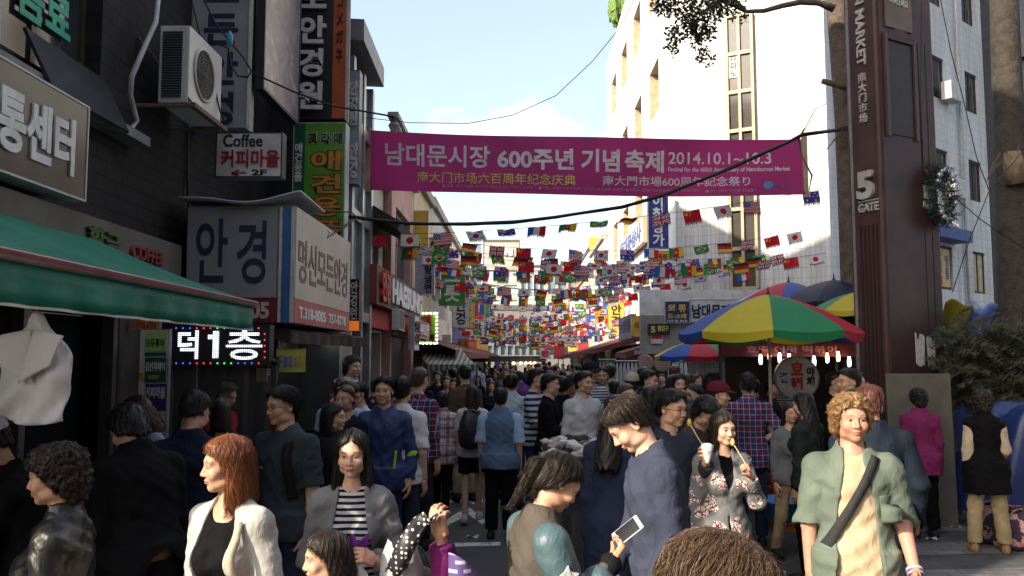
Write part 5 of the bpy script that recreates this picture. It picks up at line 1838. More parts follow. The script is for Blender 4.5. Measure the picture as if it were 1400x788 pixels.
r35, F35 = put_(749, 508, 9.6, 75, 'man in a black long sleeved top in profile', res=1, hair='short', seed=35, top=sh(blk, 1.9), bottom=bt(dkgrey), armA=((-.1, -.4, -1), (.3, -.9, 0)))
r36, F36 = put_(796, 505, 9.4, 30, 'man in a white long sleeved shirt turning right', res=1, hair='short', heady=15, seed=36, top=sh(white, 1.95, inf=.028, collar=.03), bottom=bt(dkjeans))
r37, F37 = put_(806, 493, 10.8, 20, 'tall man in a black cap and thin striped shirt with a bag strap', res=1, hair='short', seed=37, glasses=1, cap=C('black cap', (.012, .012, .013)), top=sh(C('thin grey stripes', (.46, .46, .47), pat='stripe', c2=(.06, .06, .09), per=.035), .95, inf=.024, si=.03), bottom=bt(khaki))
strap(F37, r37, (-.08, .48), (.14, .05), .03, .03, blk)
r38, F38 = put_(700, 509, 10.9, 165, 'man in a pale blue collared shirt seen from behind', res=1, hair='short', seed=38, top=sh(C('pale blue shirt', (.36, .44, .50)), 1.5, inf=.03, collar=.03), bottom=bt(dkjeans))
r39, F39 = put_(632, 507, 11.6, 150, 'woman in a white top with thin blue stripes seen from behind', res=1, fem=True, hair='bob', hairc='brown', seed=39, top=sh(C('white blue stripes', (.48, .5, .52), pat='stripe', c2=(.12, .2, .34), per=.05), 1.6, inf=.026), bottom=bt(jeans))
r40, F40 = put_(824, 499, 11.5, -10, 'man in a blue shirt facing the camera on the right of the crowd', res=1, hair='short', seed=40, top=sh(ltblue, 1.2, inf=.024), bottom=bt(jeans))
r41, F41 = put_(928, 508, 9.4, 5, 'woman with a black fringe in a blue denim jacket looking back', res=1, fem=True, hair='bob', seed=41, heady=-5, top=sh(C('denim jacket', (.05, .075, .13)), 1.95, inf=.026), bottom=bt(blk))
r42, F42 = put_(884, 503, 9.6, 40, 'dark haired man in a grey shirt by the hanging white clothes', res=1, hair='short', seed=42, heady=20, top=sh(C('steel grey shirt', (.12, .14, .18)), 1.5, inf=.026, collar=.03), bottom=bt(blk))
r43, F43 = put_(864, 508, 9.6, 170, 'person in a beige cap and a cream shirt seen from behind', res=1, hair='short', seed=43, cap=C('beige cap', (.35, .31, .24)), top=sh(C('cream shirt', (.45, .42, .36)), 1.2, inf=.026), bottom=bt(khaki))
r44, F44 = put_(950, 522, 8.3, -55, 'older man in a white collar and dark jacket in profile', res=1, hair='short', hairc='black', seed=44, top=sh(C('slate jacket', (.05, .05, .055)), 1.9, inf=.026), under=sh(white, 0, inf=.02, nr=.048), bottom=bt(blk))
r45, F45 = put_(970, 507, 10, 175, 'person with long black hair and a pale jacket under the small umbrella', res=1, fem=True, hair='longback', seed=45, top=sh(C('pale taupe jacket', (.26, .23, .2)), 1.9, inf=.03), bottom=bt(blk))

# the one with the purple sleeve bends below the frame with a raised arm
r10, F10 = put_(680, 700, 3.6, -60, 'bending person in a purple jacket raising a hand with dotted cloth', h=1.62, res=1, fem=True, hair='longback', hairc='dark', lean=84, seed=10, top=sh(C('purple jacket', (.13, .015, .10)), 1.88, inf=.03, si=.03, hem=-.1), bottom=bt(blk), armB=((.25, -.35, .30), (.15, -.25, 1)), handB=dict(curl=45, palm=(-.3, .6, 0), thumb=(-.6, -.2, .3)), armA=((-.1, -.4, -1), (0, -.4, -1)))
hB = F10.w(F10.Wr[1] + F10.fd[1] * .08)
_tg = at(598, 722, Y=hB.y)

r10.location.x += _tg.x - hB.x
hB.x = _tg.x


def dotM():
    m, t, p = basemat('black cloth with white dots')
    tcn = N(t, 'TexCoord'); v = N(t, 'TexVoronoi', Scale=55); v.inputs['Randomness'].default_value = .25
    t.links.new(tcn.outputs['Object'], v.inputs['Vector'])
    l = N(t, 'Math', operation='LESS_THAN'); l.inputs[1].default_value = .30
    t.links.new(v.outputs['Distance'], l.inputs[0])
    x = N(t, 'Mix', data_type='RGBA'); x.inputs[6].default_value = (.012, .012, .016, 1); x.inputs[7].default_value = (.55, .55, .55, 1)
    t.links.new(l.outputs[0], x.inputs[0]); t.links.new(x.outputs[2], p.inputs['Base Color'])
    return m


tag(MB().grid(lambda u, v: hB + Vector((-.02 - .12 * v ** 1.2 + (u - .5) * .075, -.04 - .03 * math.sin(3 * u) + .02 * math.sin(7 * v), .01 + .05 * math.sin(3 * v) - .20 * v + .015 * math.sin(8 * u))), 12, 16).build('dotted_cloth', dotM(), smooth=True, solid=.006), 'black cloth with white polka dots hanging from a raised hand', 'cloth')
bag('plastic_bag', 'white plastic carrier bag below the dotted cloth', hB + Vector((-.13, .05, -.38)), (.17, .15, .28), M('white thin plastic', (.36, .36, .35), .3, var=.1), seed=4)
tag(MB().grid(lambda u, v: hB + Vector((.05 + .22 * u, -.10 - .02 * math.sin(9 * u), -.10 - .17 * u - .14 * v + .02 * math.sin(7 * u + 3 * v))), 16, 10).build('patterned_scarf', wallM('violet check scarf', (.8, .6), .045, .03, (.5, .48, .55), (.4, .38, .5), (.10, .06, .22), .009, .8), smooth=True, solid=.006), 'white and violet checked scarf over the purple jacket', 'scarf')

# ------------------------------------------------------------------ the rest of the crowd: a few figures, re-dressed
arche = []
A_ = [dict(hair='short', top=sh(blk, 1.9), bottom=bt(dkjeans)), dict(hair='bob', fem=True, top=sh(blk, 1.9), bottom=bt(blk)), dict(hair='short', top=sh(white, .9, si=.026), bottom=bt(jeans), legs='walk'),
      dict(hair='longback', fem=True, top=sh(white, 1.9, inf=.024), bottom=bt(blk), legs='walk'), dict(hair='shortfem', fem=True, w=1.15, top=sh(white, 1.6, inf=.03, hem=-.2), bottom=bt(blk)), dict(hair='short', w=1.12, top=sh(white, 1.95, inf=.03, collar=.03), bottom=bt(blk), legs='walkb')]
TC = [('black', blk), ('white', white), ('grey', greyc), ('navy', navy), ('light blue', ltblue), ('beige', beige), ('red', C('red top', (.28, .025, .025))), ('green', C('green top', (.04, .13, .06))), ('brown', C('brown top', (.09, .055, .035))),
      ('pink', C('pink top', (.42, .18, .2))), ('charcoal', dkgrey), ('purple', C('purple top', (.10, .04, .16))), ('yellow', C('yellow top', (.45, .33, .06))), ('dark denim', dkjeans), ('striped', MATS['thin grey stripes']), ('plaid', MATS['navy red plaid'])]
BC = [blk, dkjeans, jeans, khaki, dkgrey]
HCn = ['black', 'black', 'dark', 'brown']
used = set()
rng = random.Random(11)
proto = []
spots = []
D = 11.2
occ = [(o.location.x, o.location.y) for o in COL.objects if o.name.startswith('person') and o.parent is None]
while D < 46:
    xl, xr = -1.75, 2.35 + min(1.0, (D - 11) * .12)
    n = int((xr - xl) / (.62 if D < 20 else .85))
    for i in range(n):
        x = xl + (xr - xl) * (i + rng.uniform(.15, .85)) / n
        y = D + rng.uniform(-.35, .35)
        if all((x - a) ** 2 + (y - b) ** 2 > .3 for a, b in occ):
            spots.append((x, y)); occ.append((x, y))
    D += .95 + (D - 11) * .055
for x, y in ((3.35, 8.6), (2.5, 12.6), (3.1, 13.4), (1.35, 8.9), (1.75, 9.7), (2.55, 8.1), (-2.0, 9.2), (-1.75, 8.2), (1.15, 10.4), (1.6, 11.0), (2.9, 7.4), (-1.2, 9.8), (-1.55, 10.6), (.65, 11.4), (3.0, 10.9), (2.2, 10.5), (-2.45, 6.9), (3.9, 12.4), (1.45, 7.3), (1.0, 8.2), (1.55, 8.1), (-1.05, 8.6), (-1.5, 7.3), (3.6, 9.8), (-.75, 11.4), (2.4, 11.5), (-2.0, 11.6), (1.3, 12.3), (3.4, 11.6)):
    spots.append((x, y))
sty = ['standing', 'standing', 'walking', 'walking', 'standing', 'walking']
hn = ['short {} hair', '{} bob', 'short {} hair', 'long {} hair', 'cropped {} hair', 'neat {} hair']
for i, (x, y) in enumerate(spots):
    k = rng.randrange(6)
    ti = rng.choice([0, 0, 0, 0, 3, 3, 3, 10, 10, 2, 2, 13, 13, 8, 1, 4, 15, 14, 5, 11, 7]); hi = rng.randrange(4)
    back = rng.random() < .62
    face = rng.gauss(180, 22) if back else rng.gauss(0, 28)
    where = ('left side' if x < -.8 else 'right side' if x > 1.4 else 'middle')
    dist = 'front rows' if y < 15 else 'middle rows' if y < 24 else 'far rows'
    lab = f"{'back view' if back else 'front view'}, {hn[k].format(HCn[hi])}, {TC[ti][0]} top, {dist}, {where} of crowd"
    sp = A_[k]
    if i < 6 * 0 or k not in [p[0] for p in proto]:
        r, _ = person(dict(sp, label=lab, at=(x, y), face=face, h=1.70, res=2, seed=50 + k, group='people in the market crowd'))
        proto.append((k, r))
    else:
        src = [p[1] for p in proto if p[0] == k][0]
        r = copytree(src)
        r.location = (x, y, 0)
        r.rotation_euler = (0, 0, R(face))
    s_ = rng.uniform(.91, 1.06) * (.96 if sp.get('fem') else 1.02)
    r.scale = (s_, s_, s_)
    r['label'] = lab
    r['group'] = 'people in the market crowd'
    for ch in r.children:
        b = ch.name.split('.')[0]
        mm = {'shirt': TC[ti][1], 'trousers': BC[rng.randrange(5)], 'collar': TC[ti][1], 'hair': hairM('hair ' + HCn[hi], HC[HCn[hi]])}.get(b)
        if mm and ch.material_slots:
            ch.material_slots[0].link = 'OBJECT'
            ch.material_slots[0].material = mm

# ------------------------------------------------------------------ signs
flatw = M('white sign face', (.58, .58, .57), .45)
ink = M('navy sign ink', (.02, .025, .07), .5)
inkk = M('black sign ink', (.012, .012, .012), .5)
wht = M('white raised letters', (.68, .68, .68), .45)
redi = M('dark red ink', (.3, .012, .02), .5)
edgeg = M('grey sign casing', (.2, .2, .21), .5, metal=.4)
edgew = M('pale sign casing', (.5, .5, .5), .5)
edgek = M('black sign casing', (.02, .02, .022), .5)


def fs(name, label, rc, d, face, edge, th=.16, frame=.02, cat='sign', group=None):
    """sign board facing down the street; rc is its rectangle as measured in the photograph, d its distance"""
    a, b = at(rc[0], (rc[1] + rc[3]) / 2, Y=d), at(rc[2], (rc[1] + rc[3]) / 2, Y=d)
    z1, z0 = at((rc[0] + rc[2]) / 2, rc[1], Y=d).z, at((rc[0] + rc[2]) / 2, rc[3], Y=d).z
    t, _ = sgn(name, label, ((a.x + b.x) / 2, d + th / 2, (z0 + z1) / 2), UX, b.x - a.x, z1 - z0, th, face, edge, cat, group, frame)
    return t


def ft(t, body, rc, d, mat, ext=.006, bold=.02, **k):
    q = d - .0065 - .0005
    a, b = at(rc[0], (rc[1] + rc[3]) / 2, Y=q), at(rc[2], (rc[1] + rc[3]) / 2, Y=q)
    z1, z0 = at((rc[0] + rc[2]) / 2, rc[1], Y=q).z, at((rc[0] + rc[2]) / 2, rc[3], Y=q).z
    return text(body, t, ((a.x + b.x) / 2, q, (z0 + z1) / 2), UX, UZ, b.x - a.x, z1 - z0, mat, ext, bold, **k)


def fp(t, rc, d, mat, name='panel', off=.009):
    q = d - off
    a, b = at(rc[0], (rc[1] + rc[3]) / 2, Y=q), at(rc[2], (rc[1] + rc[3]) / 2, Y=q)
    z1, z0 = at((rc[0] + rc[2]) / 2, rc[1], Y=q).z, at((rc[0] + rc[2]) / 2, rc[3], Y=q).z
    return MB().obox(((a.x + b.x) / 2, q, (z0 + z1) / 2), UX, UZ, (b.x - a.x) / 2, (z1 - z0) / 2, .002).build(name, mat, t)


# bronze board on the brick wall
t, c = sgn('wall_sign', 'bronze sign board with white Korean letters on the dark brick wall', (-3.22, 4.95, 3.37), UY, 2.0, .70, .16, M('bronze sign face', (.062, .055, .036), .3, var=.45, vs=1.5, spec=.6), edgew, frame=.015)
text('교통센터', t, (c.x + .001, 5.17, 3.36), UY, UZ, 1.18, .40, wht, .012, .035)
# grey vertical board
t = fs('vertical_sign', 'tall grey vertical sign with navy letters beside the air conditioner', (262, -90, 341, 176), 8.4, M('pale grey sign face', (.30, .31, .33), .5, var=.12), edgeg, .2, .01)
ft(t, '모\n든\n안\n경', (278, -33, 326, 172), 8.4, ink, .006, .03, line=1.15)
fp(t, (340, -90, 345.5, 176), 8.39, M('white metal edge', (.6, .6, .6), .4), 'edge_strip', .02)
# photo poster hung parallel to the street


def posterM():
    m, t, p = basemat('faded photo print')
    tcn = N(t, 'TexCoord')
    n = N(t, 'TexNoise', Scale=2.6, Detail=3, Distortion=1.5)
    t.links.new(tcn.outputs['Object'], n.inputs['Vector'])
    r = N(t, 'ValToRGB')
    e = r.color_ramp.elements
    e[0].position, e[1].position = .3, .72
    e[0].color, e[1].color = (.05, .05, .07, 1), (.34, .34, .38, 1)
    q = e.new(.48); q.color = (.14, .14, .17, 1)
    q = e.new(.58); q.color = (.22, .17, .18, 1)
    t.links.new(n.outputs[0], r.inputs[0])
    t.links.new(r.outputs[0], p.inputs['Base Color'])
    p.inputs['Roughness'].default_value = .35
    return m


zb = at(345, 107, X=-2.68).z
t, c = sgn('photo_poster', 'large faded photo poster hanging lengthwise above the box sign', (-2.72, 9.2, zb + 1.4), UY, 1.4, 2.8, .08, posterM(), edgek, 'poster', frame=.03)
# black vertical eyewear board with its orange strip
t = fs('vertical_sign', 'black vertical sign with big white letters and an orange strip', (399, -110, 474, 163), 10.5, M('black sign face', (.012, .012, .013), .4), edgek, .25, .012)
ft(t, '모\n안\n경\n원', (408, -18, 446, 150), 10.5, wht, .04, .03, line=1.12)
fp(t, (456, -108, 473, 162), 10.5, M('orange sign strip', (.42, .075, .015), .45), 'orange_strip', .012)
ft(t, 'コ\nメ\nガ\nネ', (460, -5, 469.5, 84), 10.492, inkk, .012, .02, name='small_lettering', line=1.25)
fp(t, (473.5, -110, 478, 164), 10.49, M('pale pink edge', (.5, .4, .4), .5), 'edge_strip', .02)
# coffee board
t = fs('coffee_sign', 'small white coffee sign with an arrow pointing left', (295, 181, 386, 243), 8.2, M('white coffee sign face', (.55, .55, .55), .4), edgek, .14, .012)  # plain white face in a single base colour
ft(t, 'Coffee', (305, 184, 359, 201), 8.2, inkk, .004, .02)
ft(t, '커피마을', (302, 205, 382, 229), 8.2, redi, .012, .018, name='red_lettering')
ft(t, '←', (316, 232, 336, 241), 8.2, redi, .004, .03, name='arrow')
ft(t, '2F', (344, 232, 365, 240), 8.2, inkk, .004, .03, name='floor_number')
# green pet goods board
t = fs('vertical_sign', 'green vertical sign with orange letters under the black sign', (400, 168, 472, 330), 10.35, M('leaf green sign face', (.10, .30, .03), .4), edgew, .22, .012)
fp(t, (401, 169, 416, 329), 10.35, M('dark green strip', (.01, .12, .06), .45), 'dark_strip', .010)
ft(t, '펫 라 떼', (420, 181, 469, 197), 10.35, wht, .006, .06)
ft(t, '펫 라 떼', (420.6, 181.4, 468.4, 196.6), 10.342, inkk, .004, .02, name='lettering_core')
for i, (chh, y0) in enumerate((('애', 205), ('견', 237), ('용', 268), ('품', 300))):
    ft(t, chh, (424, y0, 467, y0 + 29), 10.35, M('brown letter outline', (.16, .05, .015), .5), .006, .075, name='letter_outline')
    ft(t, chh, (425.5, y0 + 1.5, 465.5, y0 + 27.5), 10.342, M('orange letters', (.55, .22, .03), .45), .006, .02, name='lettering')
ft(t, '애\n견\n용\n품', (402.5, 196, 413.5, 248), 10.345, wht, .004, .03, name='small_lettering')
# box sign on the corner of the eyewear shop
d0 = 8.0
cA, cB = at(254, 360, Y=d0), at(403, 360, Y=d0)
zt, zb = at(330, 281, Y=d0).z, at(330, 442, Y=d0).z
t = T('box_sign', 'large boxed eyewear shop sign with grey front and cream side', 'sign', ((cA.x + cB.x) / 2, d0 + 1.3, zb))
MB().box((cA.x, d0 + .01, zb), (cB.x - .01, d0 + 2.6, zt)).build('casing', edgeg, t)
gf = M('grey translucent sign face', (.26, .265, .285), .5, var=.1, vs=2)
fp(t, (256, 283, 379, 407), d0, gf, 'front_panel', .004)
fp(t, (256, 408, 379, 441), d0, M('dark red sign base', (.14, .012, .016), .5), 'red_base_panel', .004)
fp(t, (381, 283, 385, 441), d0, edgew, 'edge_strip', .008)
fp(t, (386, 283, 396, 441), d0, M('blue edge strip', (.03, .12, .32), .45), 'blue_strip', .006)
fp(t, (397, 283, 403, 441), d0, edgew, 'edge_strip', .008)
ft(t, '안', (268, 299, 311, 386), d0, ink, .008, .012)
ft(t, '경', (324, 302, 364, 388), d0, ink, .008, .012)
ft(t, '318-8005', (268, 413, 368, 436), d0, M('pale pink digits', (.55, .42, .42), .5), .006, .04, name='phone_number')
xs = cB.x
ym = d0 + 1.3
hz_ = zt - zb
crf = M('cream translucent face', (.50, .43, .37), .45, var=.12, vs=1.5)
MB().obox((xs + .002, ym, zb + hz_ * .60), UY, UZ, 1.29, hz_ * .39, .004).build('side_panel', crf, t)
MB().obox((xs + .002, ym, zb + hz_ * .105), UY, UZ, 1.29, hz_ * .10, .004).build('side_red_panel', M('faded red face', (.42, .10, .09), .5), t)
text('명신모든안경', t, (xs + .008, ym - .05, zb + hz_ * .55), UY, UZ, 2.3, .44, M('brown plum letters', (.16, .085, .08), .5), .004, .015)
text('T.318-8005  757-6776', t, (xs + .008, ym - .05, zb + hz_ * .10), UY, UZ, 2.2, .12, wht, .004, .03, name='phone_number')
MB().grid(lambda u, v: (cA.x - .05 + (cB.x - cA.x + .12) * u, d0 - .10 + 1.0 * v, zt + .03 + .05 * (2 * u - .8) ** 2 * (1 - v * .4) + .02 * math.sin(8 * u)), 20, 6).build('roof_sheet', M('curled white sheet', (.5, .52, .55), .5), t, smooth=True, solid=.015)
# brown awning under it
aw = T('shop_awning', 'dark brown shop awning under the boxed eyewear sign', 'awning', (-2.6, 9.5, 2.1))
brownc = M('dark brown canvas', (.045, .030, .024), .85, var=.25)
m_ = MB().grid(lambda u, v: (-3.38 + (1.16 + .18 * u) * v, 8.1 + 2.85 * u, 2.38 - .22 * v + .01 * math.sin(20 * u)), 14, 4)
m_.build('canopy', brownc, aw, smooth=True, solid=.008)
MB().grid(lambda u, v: (-2.22 + .18 * u + .012 * math.sin(50 * u), 8.1 + 2.85 * u, 2.16 - .11 * v - .008 * abs(math.sin(40 * u)) * v), 60, 2).build('valance', brownc, aw, solid=.006)
MB().grid(lambda u, v: (-3.38 + 1.16 * u, 8.1, 2.38 - .22 * u - .11 * v), 8, 2).build('side_flap', brownc, aw, solid=.006)
# LED board
t = fs('led_board', 'black LED board with white scrolling dot letters', (231, 444, 369, 501), 7.35, edgek, edgek, .12, .012)
lm = ledM('white diodes', (.85, .9, 1), .0185, .95)
ft(t, '덕', (243, 452, 271, 491), 7.35, lm, .003, .02)
fp(t, (291, 453, 299, 490), 7.35, lm, 'digit_one')
fp(t, (284, 458, 291, 464), 7.35, lm, 'digit_one_flag')
ft(t, '층', (309, 451, 359, 492), 7.35, lm, .003, .012)
for k in range(13):
    for y in (448, 496):
        cn, cv = (('blue', (.08, .1, 1)), ('red', (1, .04, .05)), ('green', (.05, 1, .15)))[(k // 3) % 3]
        fp(t, (240 + k * 9.4, y, 241.6 + k * 9.4, y + 1.8), 7.35, M(cn + ' diode', cv, .4, emit=.8), 'border_dot')
for k in range(5): fp(t, (361, 456 + k * 8, 362.6, 457.8 + k * 8), 7.35, MATS['red diode'], 'border_dot')
# standing shop directory
t = fs('directory_stand', 'tall upright directory board with green and purple panels', (189, 450, 229, 640), 7.0, flatw, edgeg, .05, .004, 'sign')
fp(t, (198, 453, 227, 480), 7.0, M('light green panel', (.35, .5, .14), .5))
fp(t, (198, 482, 227, 487), 7.0, M('dark teal band', (.02, .08, .08), .5))
fp(t, (198, 489, 227, 523), 7.0, M('bottle green panel', (.01, .09, .045), .5))
fp(t, (198, 525, 227, 562), 7.0, M('violet panel', (.055, .03, .17), .5))
fp(t, (190.5, 510, 196, 519), 7.0, M('ochre sticker', (.5, .27, .03), .5), 'sticker')
ft(t, '모두투어', (199.5, 463, 225, 475), 7.0, M('dark green ink', (.02, .06, .03), .5), .008, .02)
ft(t, '김선옥헤어', (199, 495, 226, 508), 7.0, wht, .008, .02)
ft(t, '특별할인', (203, 513, 218, 519), 7.0, M('yellow ink', (.5, .38, .02), .5), .008, .02)
ft(t, '커피마을', (199, 529, 226, 545), 7.0, wht, .008, .02)
t = fs('number_plate', 'orange plate with a phone number over the directory board', (182, 437, 219, 452), 7.1, M('orange plate', (.52, .25, .03), .5), edgeg, .03, .004)
ft(t, '1770-6700', (186, 441, 214, 449), 7.1, redi, .003, .02)
t = fs('small_sign', 'small black sign with white letters right of the LED board', (364, 488, 379, 519), 7.6, edgek, edgek, .05, .003)
ft(t, '세\n라', (366, 491, 377, 516), 7.6, wht, .003, .03)
t = fs('price_board', 'yellow green handwritten board hanging under the brown awning', (378, 477, 417, 509), 7.8, M('yellow green board', (.42, .46, .08), .6), M('ochre board edge', (.35, .28, .05), .6), .02, .004)
for i, (chh, cl) in enumerate((('F', (.35, .1, .3)), ('l', (.15, .15, .4)), ('e', (.1, .2, .45)), ('a', (.45, .15, .25)), ('m', (.55, .22, .05)))):
    ft(t, chh, (381.5 + i * 6.6, 486 + (i % 2) * 2, 386.5 + i * 6.6, 503), 7.8, M(f'marker ink {"abcde"[i]}', cl, .6), .003, .02)
tag(MB().obox(at(358, 513, Y=7.5), UX, UZ, .05, .06, .006).build('tan_card', M('tan card', (.32, .26, .13), .7)), 'small tan card under the right end of the LED board', 'card')
# clear plastic curtain of the booth
b_ = T('vendor_booth', 'dark vendor booth with a clear plastic curtain under the LED board', 'booth', (-2.65, 7.5, 0))
m_ = MB()
for x in (-3.12, -2.2): m_.box((x, 7.4, 0), (x + .05, 7.45, 1.86))
m_.box((-3.12, 7.4, 1.84), (-2.15, 7.46, 1.88))
m_.build('frame', darksteel, b_)


def curtainM():
    m, t, p = basemat('clear plastic curtain')
    tr = N(t, 'BsdfTransparent'); gl = N(t, 'BsdfGlossy'); gl.inputs['Roughness'].default_value = .12
    df = N(t, 'BsdfDiffuse'); df.inputs[0].default_value = (.3, .31, .33, 1)
    m1, m2 = N(t, 'MixShader'), N(t, 'MixShader')
    fr = N(t, 'LayerWeight', Blend=.25)
    t.links.new(fr.outputs['Facing'], m1.inputs[0])
    t.links.new(tr.outputs[0], m1.inputs[1]); t.links.new(gl.outputs[0], m1.inputs[2])
    m2.inputs[0].default_value = .10
    t.links.new(m1.outputs[0], m2.inputs[1]); t.links.new(df.outputs[0], m2.inputs[2])
    t.links.new(m2.outputs[0], t.nodes['Material Output'].inputs[0])
    return m


MB().grid(lambda u, v: (-3.08 + .92 * u, 7.39 + .018 * math.sin(26 * u) + .01 * math.sin(60 * u), 1.82 - 1.5 * v), 60, 6).build('plastic_curtain', curtainM(), b_, smooth=True)
MB().box((-3.3, 8.6, 0), (-2.5, 8.65, 2.2)).build('back_board', M('dark booth board', (.03, .026, .024), .7), b_)
put_(302, 518, 7.95, 75, 'person in a red jacket behind the clear plastic curtain', res=1, hair='short', hairc='brown', headp=20, top=sh(C('bright red jacket', (.32, .015, .02)), 1.95, inf=.026), bottom=bt(blk))
put_(276, 528, 8.2, 30, 'dark clothed person behind the plastic curtain left of the red jacket', res=1, hair='short', top=sh(blk2, 1.95, inf=.026), bottom=bt(blk))
# eyewear shop front under the awning
sp_ = T('shop_window', 'lit shop front with glass and dark posts under the brown awning', 'shopfront', (-2.9, 9.6, 0))
m_ = MB()
for y in (8.65, 9.15, 10.9): m_.box((-3.0, y, 0), (-2.9, y + .1, 2.2))
m_.box((-3.0, 8.65, 2.15), (-2.9, 11.0, 2.25)); m_.box((-2.98, 8.75, .5), (-2.92, 10.9, .56))
m_.build('frame', darksteel, sp_)
MB().box((-2.96, 9.25, .56), (-2.95, 10.9, 2.15)).build('pane', M('shop glass', (.05, .055, .06), .05, alpha=.25, spec=.6), sp_)
gm = MB()
rg = random.Random(5)
for k in range(150):
    y, z = rg.uniform(8.8, 10.8), rg.uniform(.7, 2.0)
    c = rg.choice([(.3, .3, .34), (.05, .05, .2), (.35, .1, .08), (.4, .32, .1), (.2, .22, .3), (.06, .2, .2), (.45, .45, .45), (.1, .08, .15)])
    s = rg.uniform(.02, .05)
    gm.obox((-3.2 + rg.uniform(-.03, .05), y, z), Vector((0, 1, rg.uniform(-.4, .4))), Vector((.1, rg.uniform(-.2, .2), 1)), s, s * rg.uniform(.5, 1.6), .012, c)
o_ = gm.build('goods', attrM('coloured goods', rough=.4, var=.3), sp_); o_['kind'] = 'stuff'
MB().box((-3.36, 8.65, 0), (-3.33, 11.0, 2.25)).build('back_wall', M('dim shop wall', (.16, .15, .15), .7), sp_)
for y in (8.75, 9.55, 10.2):
    MB().obox((-2.75, y + .2, 2.12), UY, UZ, .22, .012, .02).build('tube_lamp', M('white tube lamp', (1, .98, .95), .4, emit=6), sp_)
r_, f_ = put_(479, 486, 9.3, 60, 'shop mannequin in a red and white jacket before the lit window', h=1.72, res=1, hair='shortfem', top=sh(C('mannequin red jacket', (.30, .015, .025)), 1.95, inf=.024), under=sh(white, 0, inf=.03, nr=.05, hem=.36), bottom=bt(white), hands=(1, 1), z=.22)
r_['category'] = 'mannequin'; r_.name = 'mannequin'
tag(MB().lathe([(.22, 0), (.22, .2), (.20, .222)], (r_.location.x, r_.location.y, 0), 20).build('pedestal', M('pale pedestal', (.4, .4, .4), .5)), 'round pale pedestal under the mannequin', 'pedestal')

# ---- left side further down
t = fs('vertical_sign', 'pale blue vertical sign with white letters on the glass front', (474, 96, 491, 252), 11.15, M('sky blue sign face', (.3, .42, .5), .4), edgeg, .2, .008)
ft(t, '안\n경\n원', (478, 112, 489, 172), 11.15, wht, .03, .04)
ft(t, '안\n경', (478, 196, 489, 244), 11.15, wht, .03, .04, name='lower_lettering')
t = fs('vertical_sign', 'narrow black and white vertical sign with an orange foot', (477, 382, 491, 453), 10.95, M('black sign face', (.012, .012, .013)), edgek, .2, .006)
ft(t, '안\n경\n런', (479, 385, 489, 437), 10.95, wht, .01, .03)
fp(t, (477.5, 439, 490.5, 452.5), 10.95, M('orange sign foot', (.65, .16, .02), .5, emit=.25), 'orange_foot', .012)
XS = XL + .12
o = houses[0]


def ss(name, label, y0, y1, z0, z1, face, edge, body=None, mat=None, hx=.7, wx=.86, X=XS, th=.1, bold=.03, ext=.02, **k):
    t, c = sgn(name, label, (X - th / 2, (y0 + y1) / 2, (z0 + z1) / 2), UY, y1 - y0, z1 - z0, th, face, edge, frame=.015)
    if body: text(body, t, (c.x, (y0 + y1) / 2, (z0 + z1) / 2), UY, UZ, (y1 - y0) * wx, (z1 - z0) * hx, mat, ext, bold, **k)
    return t


wrd = M('dark weathered board', (.09, .075, .075), .6, var=.3)
t = ss('fascia_sign', 'long dark fascia sign with red and white raised letters on the left row', 12.6, 18.4, 2.72, 3.32, wrd, M('rusty red edge', (.22, .05, .035), .6))
text('안경', t, (XS + .01, 13.2, 3.02), UY, UZ, .75, .5, M('red raised letters', (.4, .03, .03), .5), .06, .05, name='red_lettering')
text('HAESUNG', t, (XS + .01, 15.9, 3.02), UY, UZ, 4.2, .42, wht, .06, .06)
ss('small_sign', 'small olive framed sign under the long fascia sign', 12.9, 13.5, 2.34, 2.66, M('olive board', (.10, .105, .06), .6), edgew, X=XS + .3)
ss('small_sign', 'white board with grey lettering left of the striped awning', 15.2, 15.9, 2.05, 2.68, flatw, edgew, '안경\n수리', inkk, X=XS + .25)
ss('small_sign', 'red and white shop sign beside the striped awning', 16.3, 18.1, 2.3, 2.64, M('red board', (.4, .03, .03), .5), edgew, '세계로안경', wht, X=XS + .2)
t = fs('lit_sign', 'green vertical sign edged with white bulbs over the striped awning', (569, 427, 598, 471), 18.9, M('lime sign face', (.2, .42, .03), .45), edgek, .2, .006)
ft(t, '세\n계\n로', (576, 430, 590, 454), 18.9, M('red ink', (.4, .02, .05), .5), .01, .05)
ft(t, '안경', (573, 457, 594, 467), 18.9, inkk, .01, .05, name='lower_lettering')
m_ = MB()
for k in range(9):
    for x in (569.6, 597.4): m_.obox(at(x, 428.5 + k * 5.1, Y=18.86), UX, UZ, .02, .02, .02)
for k in range(5):
    for y in (428.4, 469.6): m_.obox(at(573 + k * 5.3, y, Y=18.86), UX, UZ, .02, .02, .02)
m_.build('bulb_border_dot_pattern', M('white bulbs', (1, 1, 1), .5, emit=1.6), t)
t = fs('vertical_sign', 'grey lavender vertical restaurant sign with dotted edge', (568, 346, 594, 403), 18.3, M('lavender sign face', (.33, .34, .42), .5), edgew, .2, .01)
ft(t, '사\n랑\n냉\n면', (580, 351, 591, 400), 18.3, inkk, .01, .03)
fs('vertical_sign', 'yellow blank sign panel on the house beyond the pink one', (561, 288, 586, 346), 18.75, M('yellow sign face', (.62, .43, .06), .5), edgew, .15, .01)
t = fs('small_sign', 'yellow sign with a small animal drawing in a black frame', (586, 325, 604, 346), 20.5, M('pale yellow face', (.6, .5, .12), .5), edgek, .2, .025)
ft(t, '~', (589, 329, 601, 338), 20.5, inkk, .006, .02, name='drawing')
fs('vertical_sign', 'narrow cream vertical sign behind the lavender sign', (594, 372, 602, 408), 20.0, M('cream face', (.55, .47, .32), .5), edgew, .15, .006)
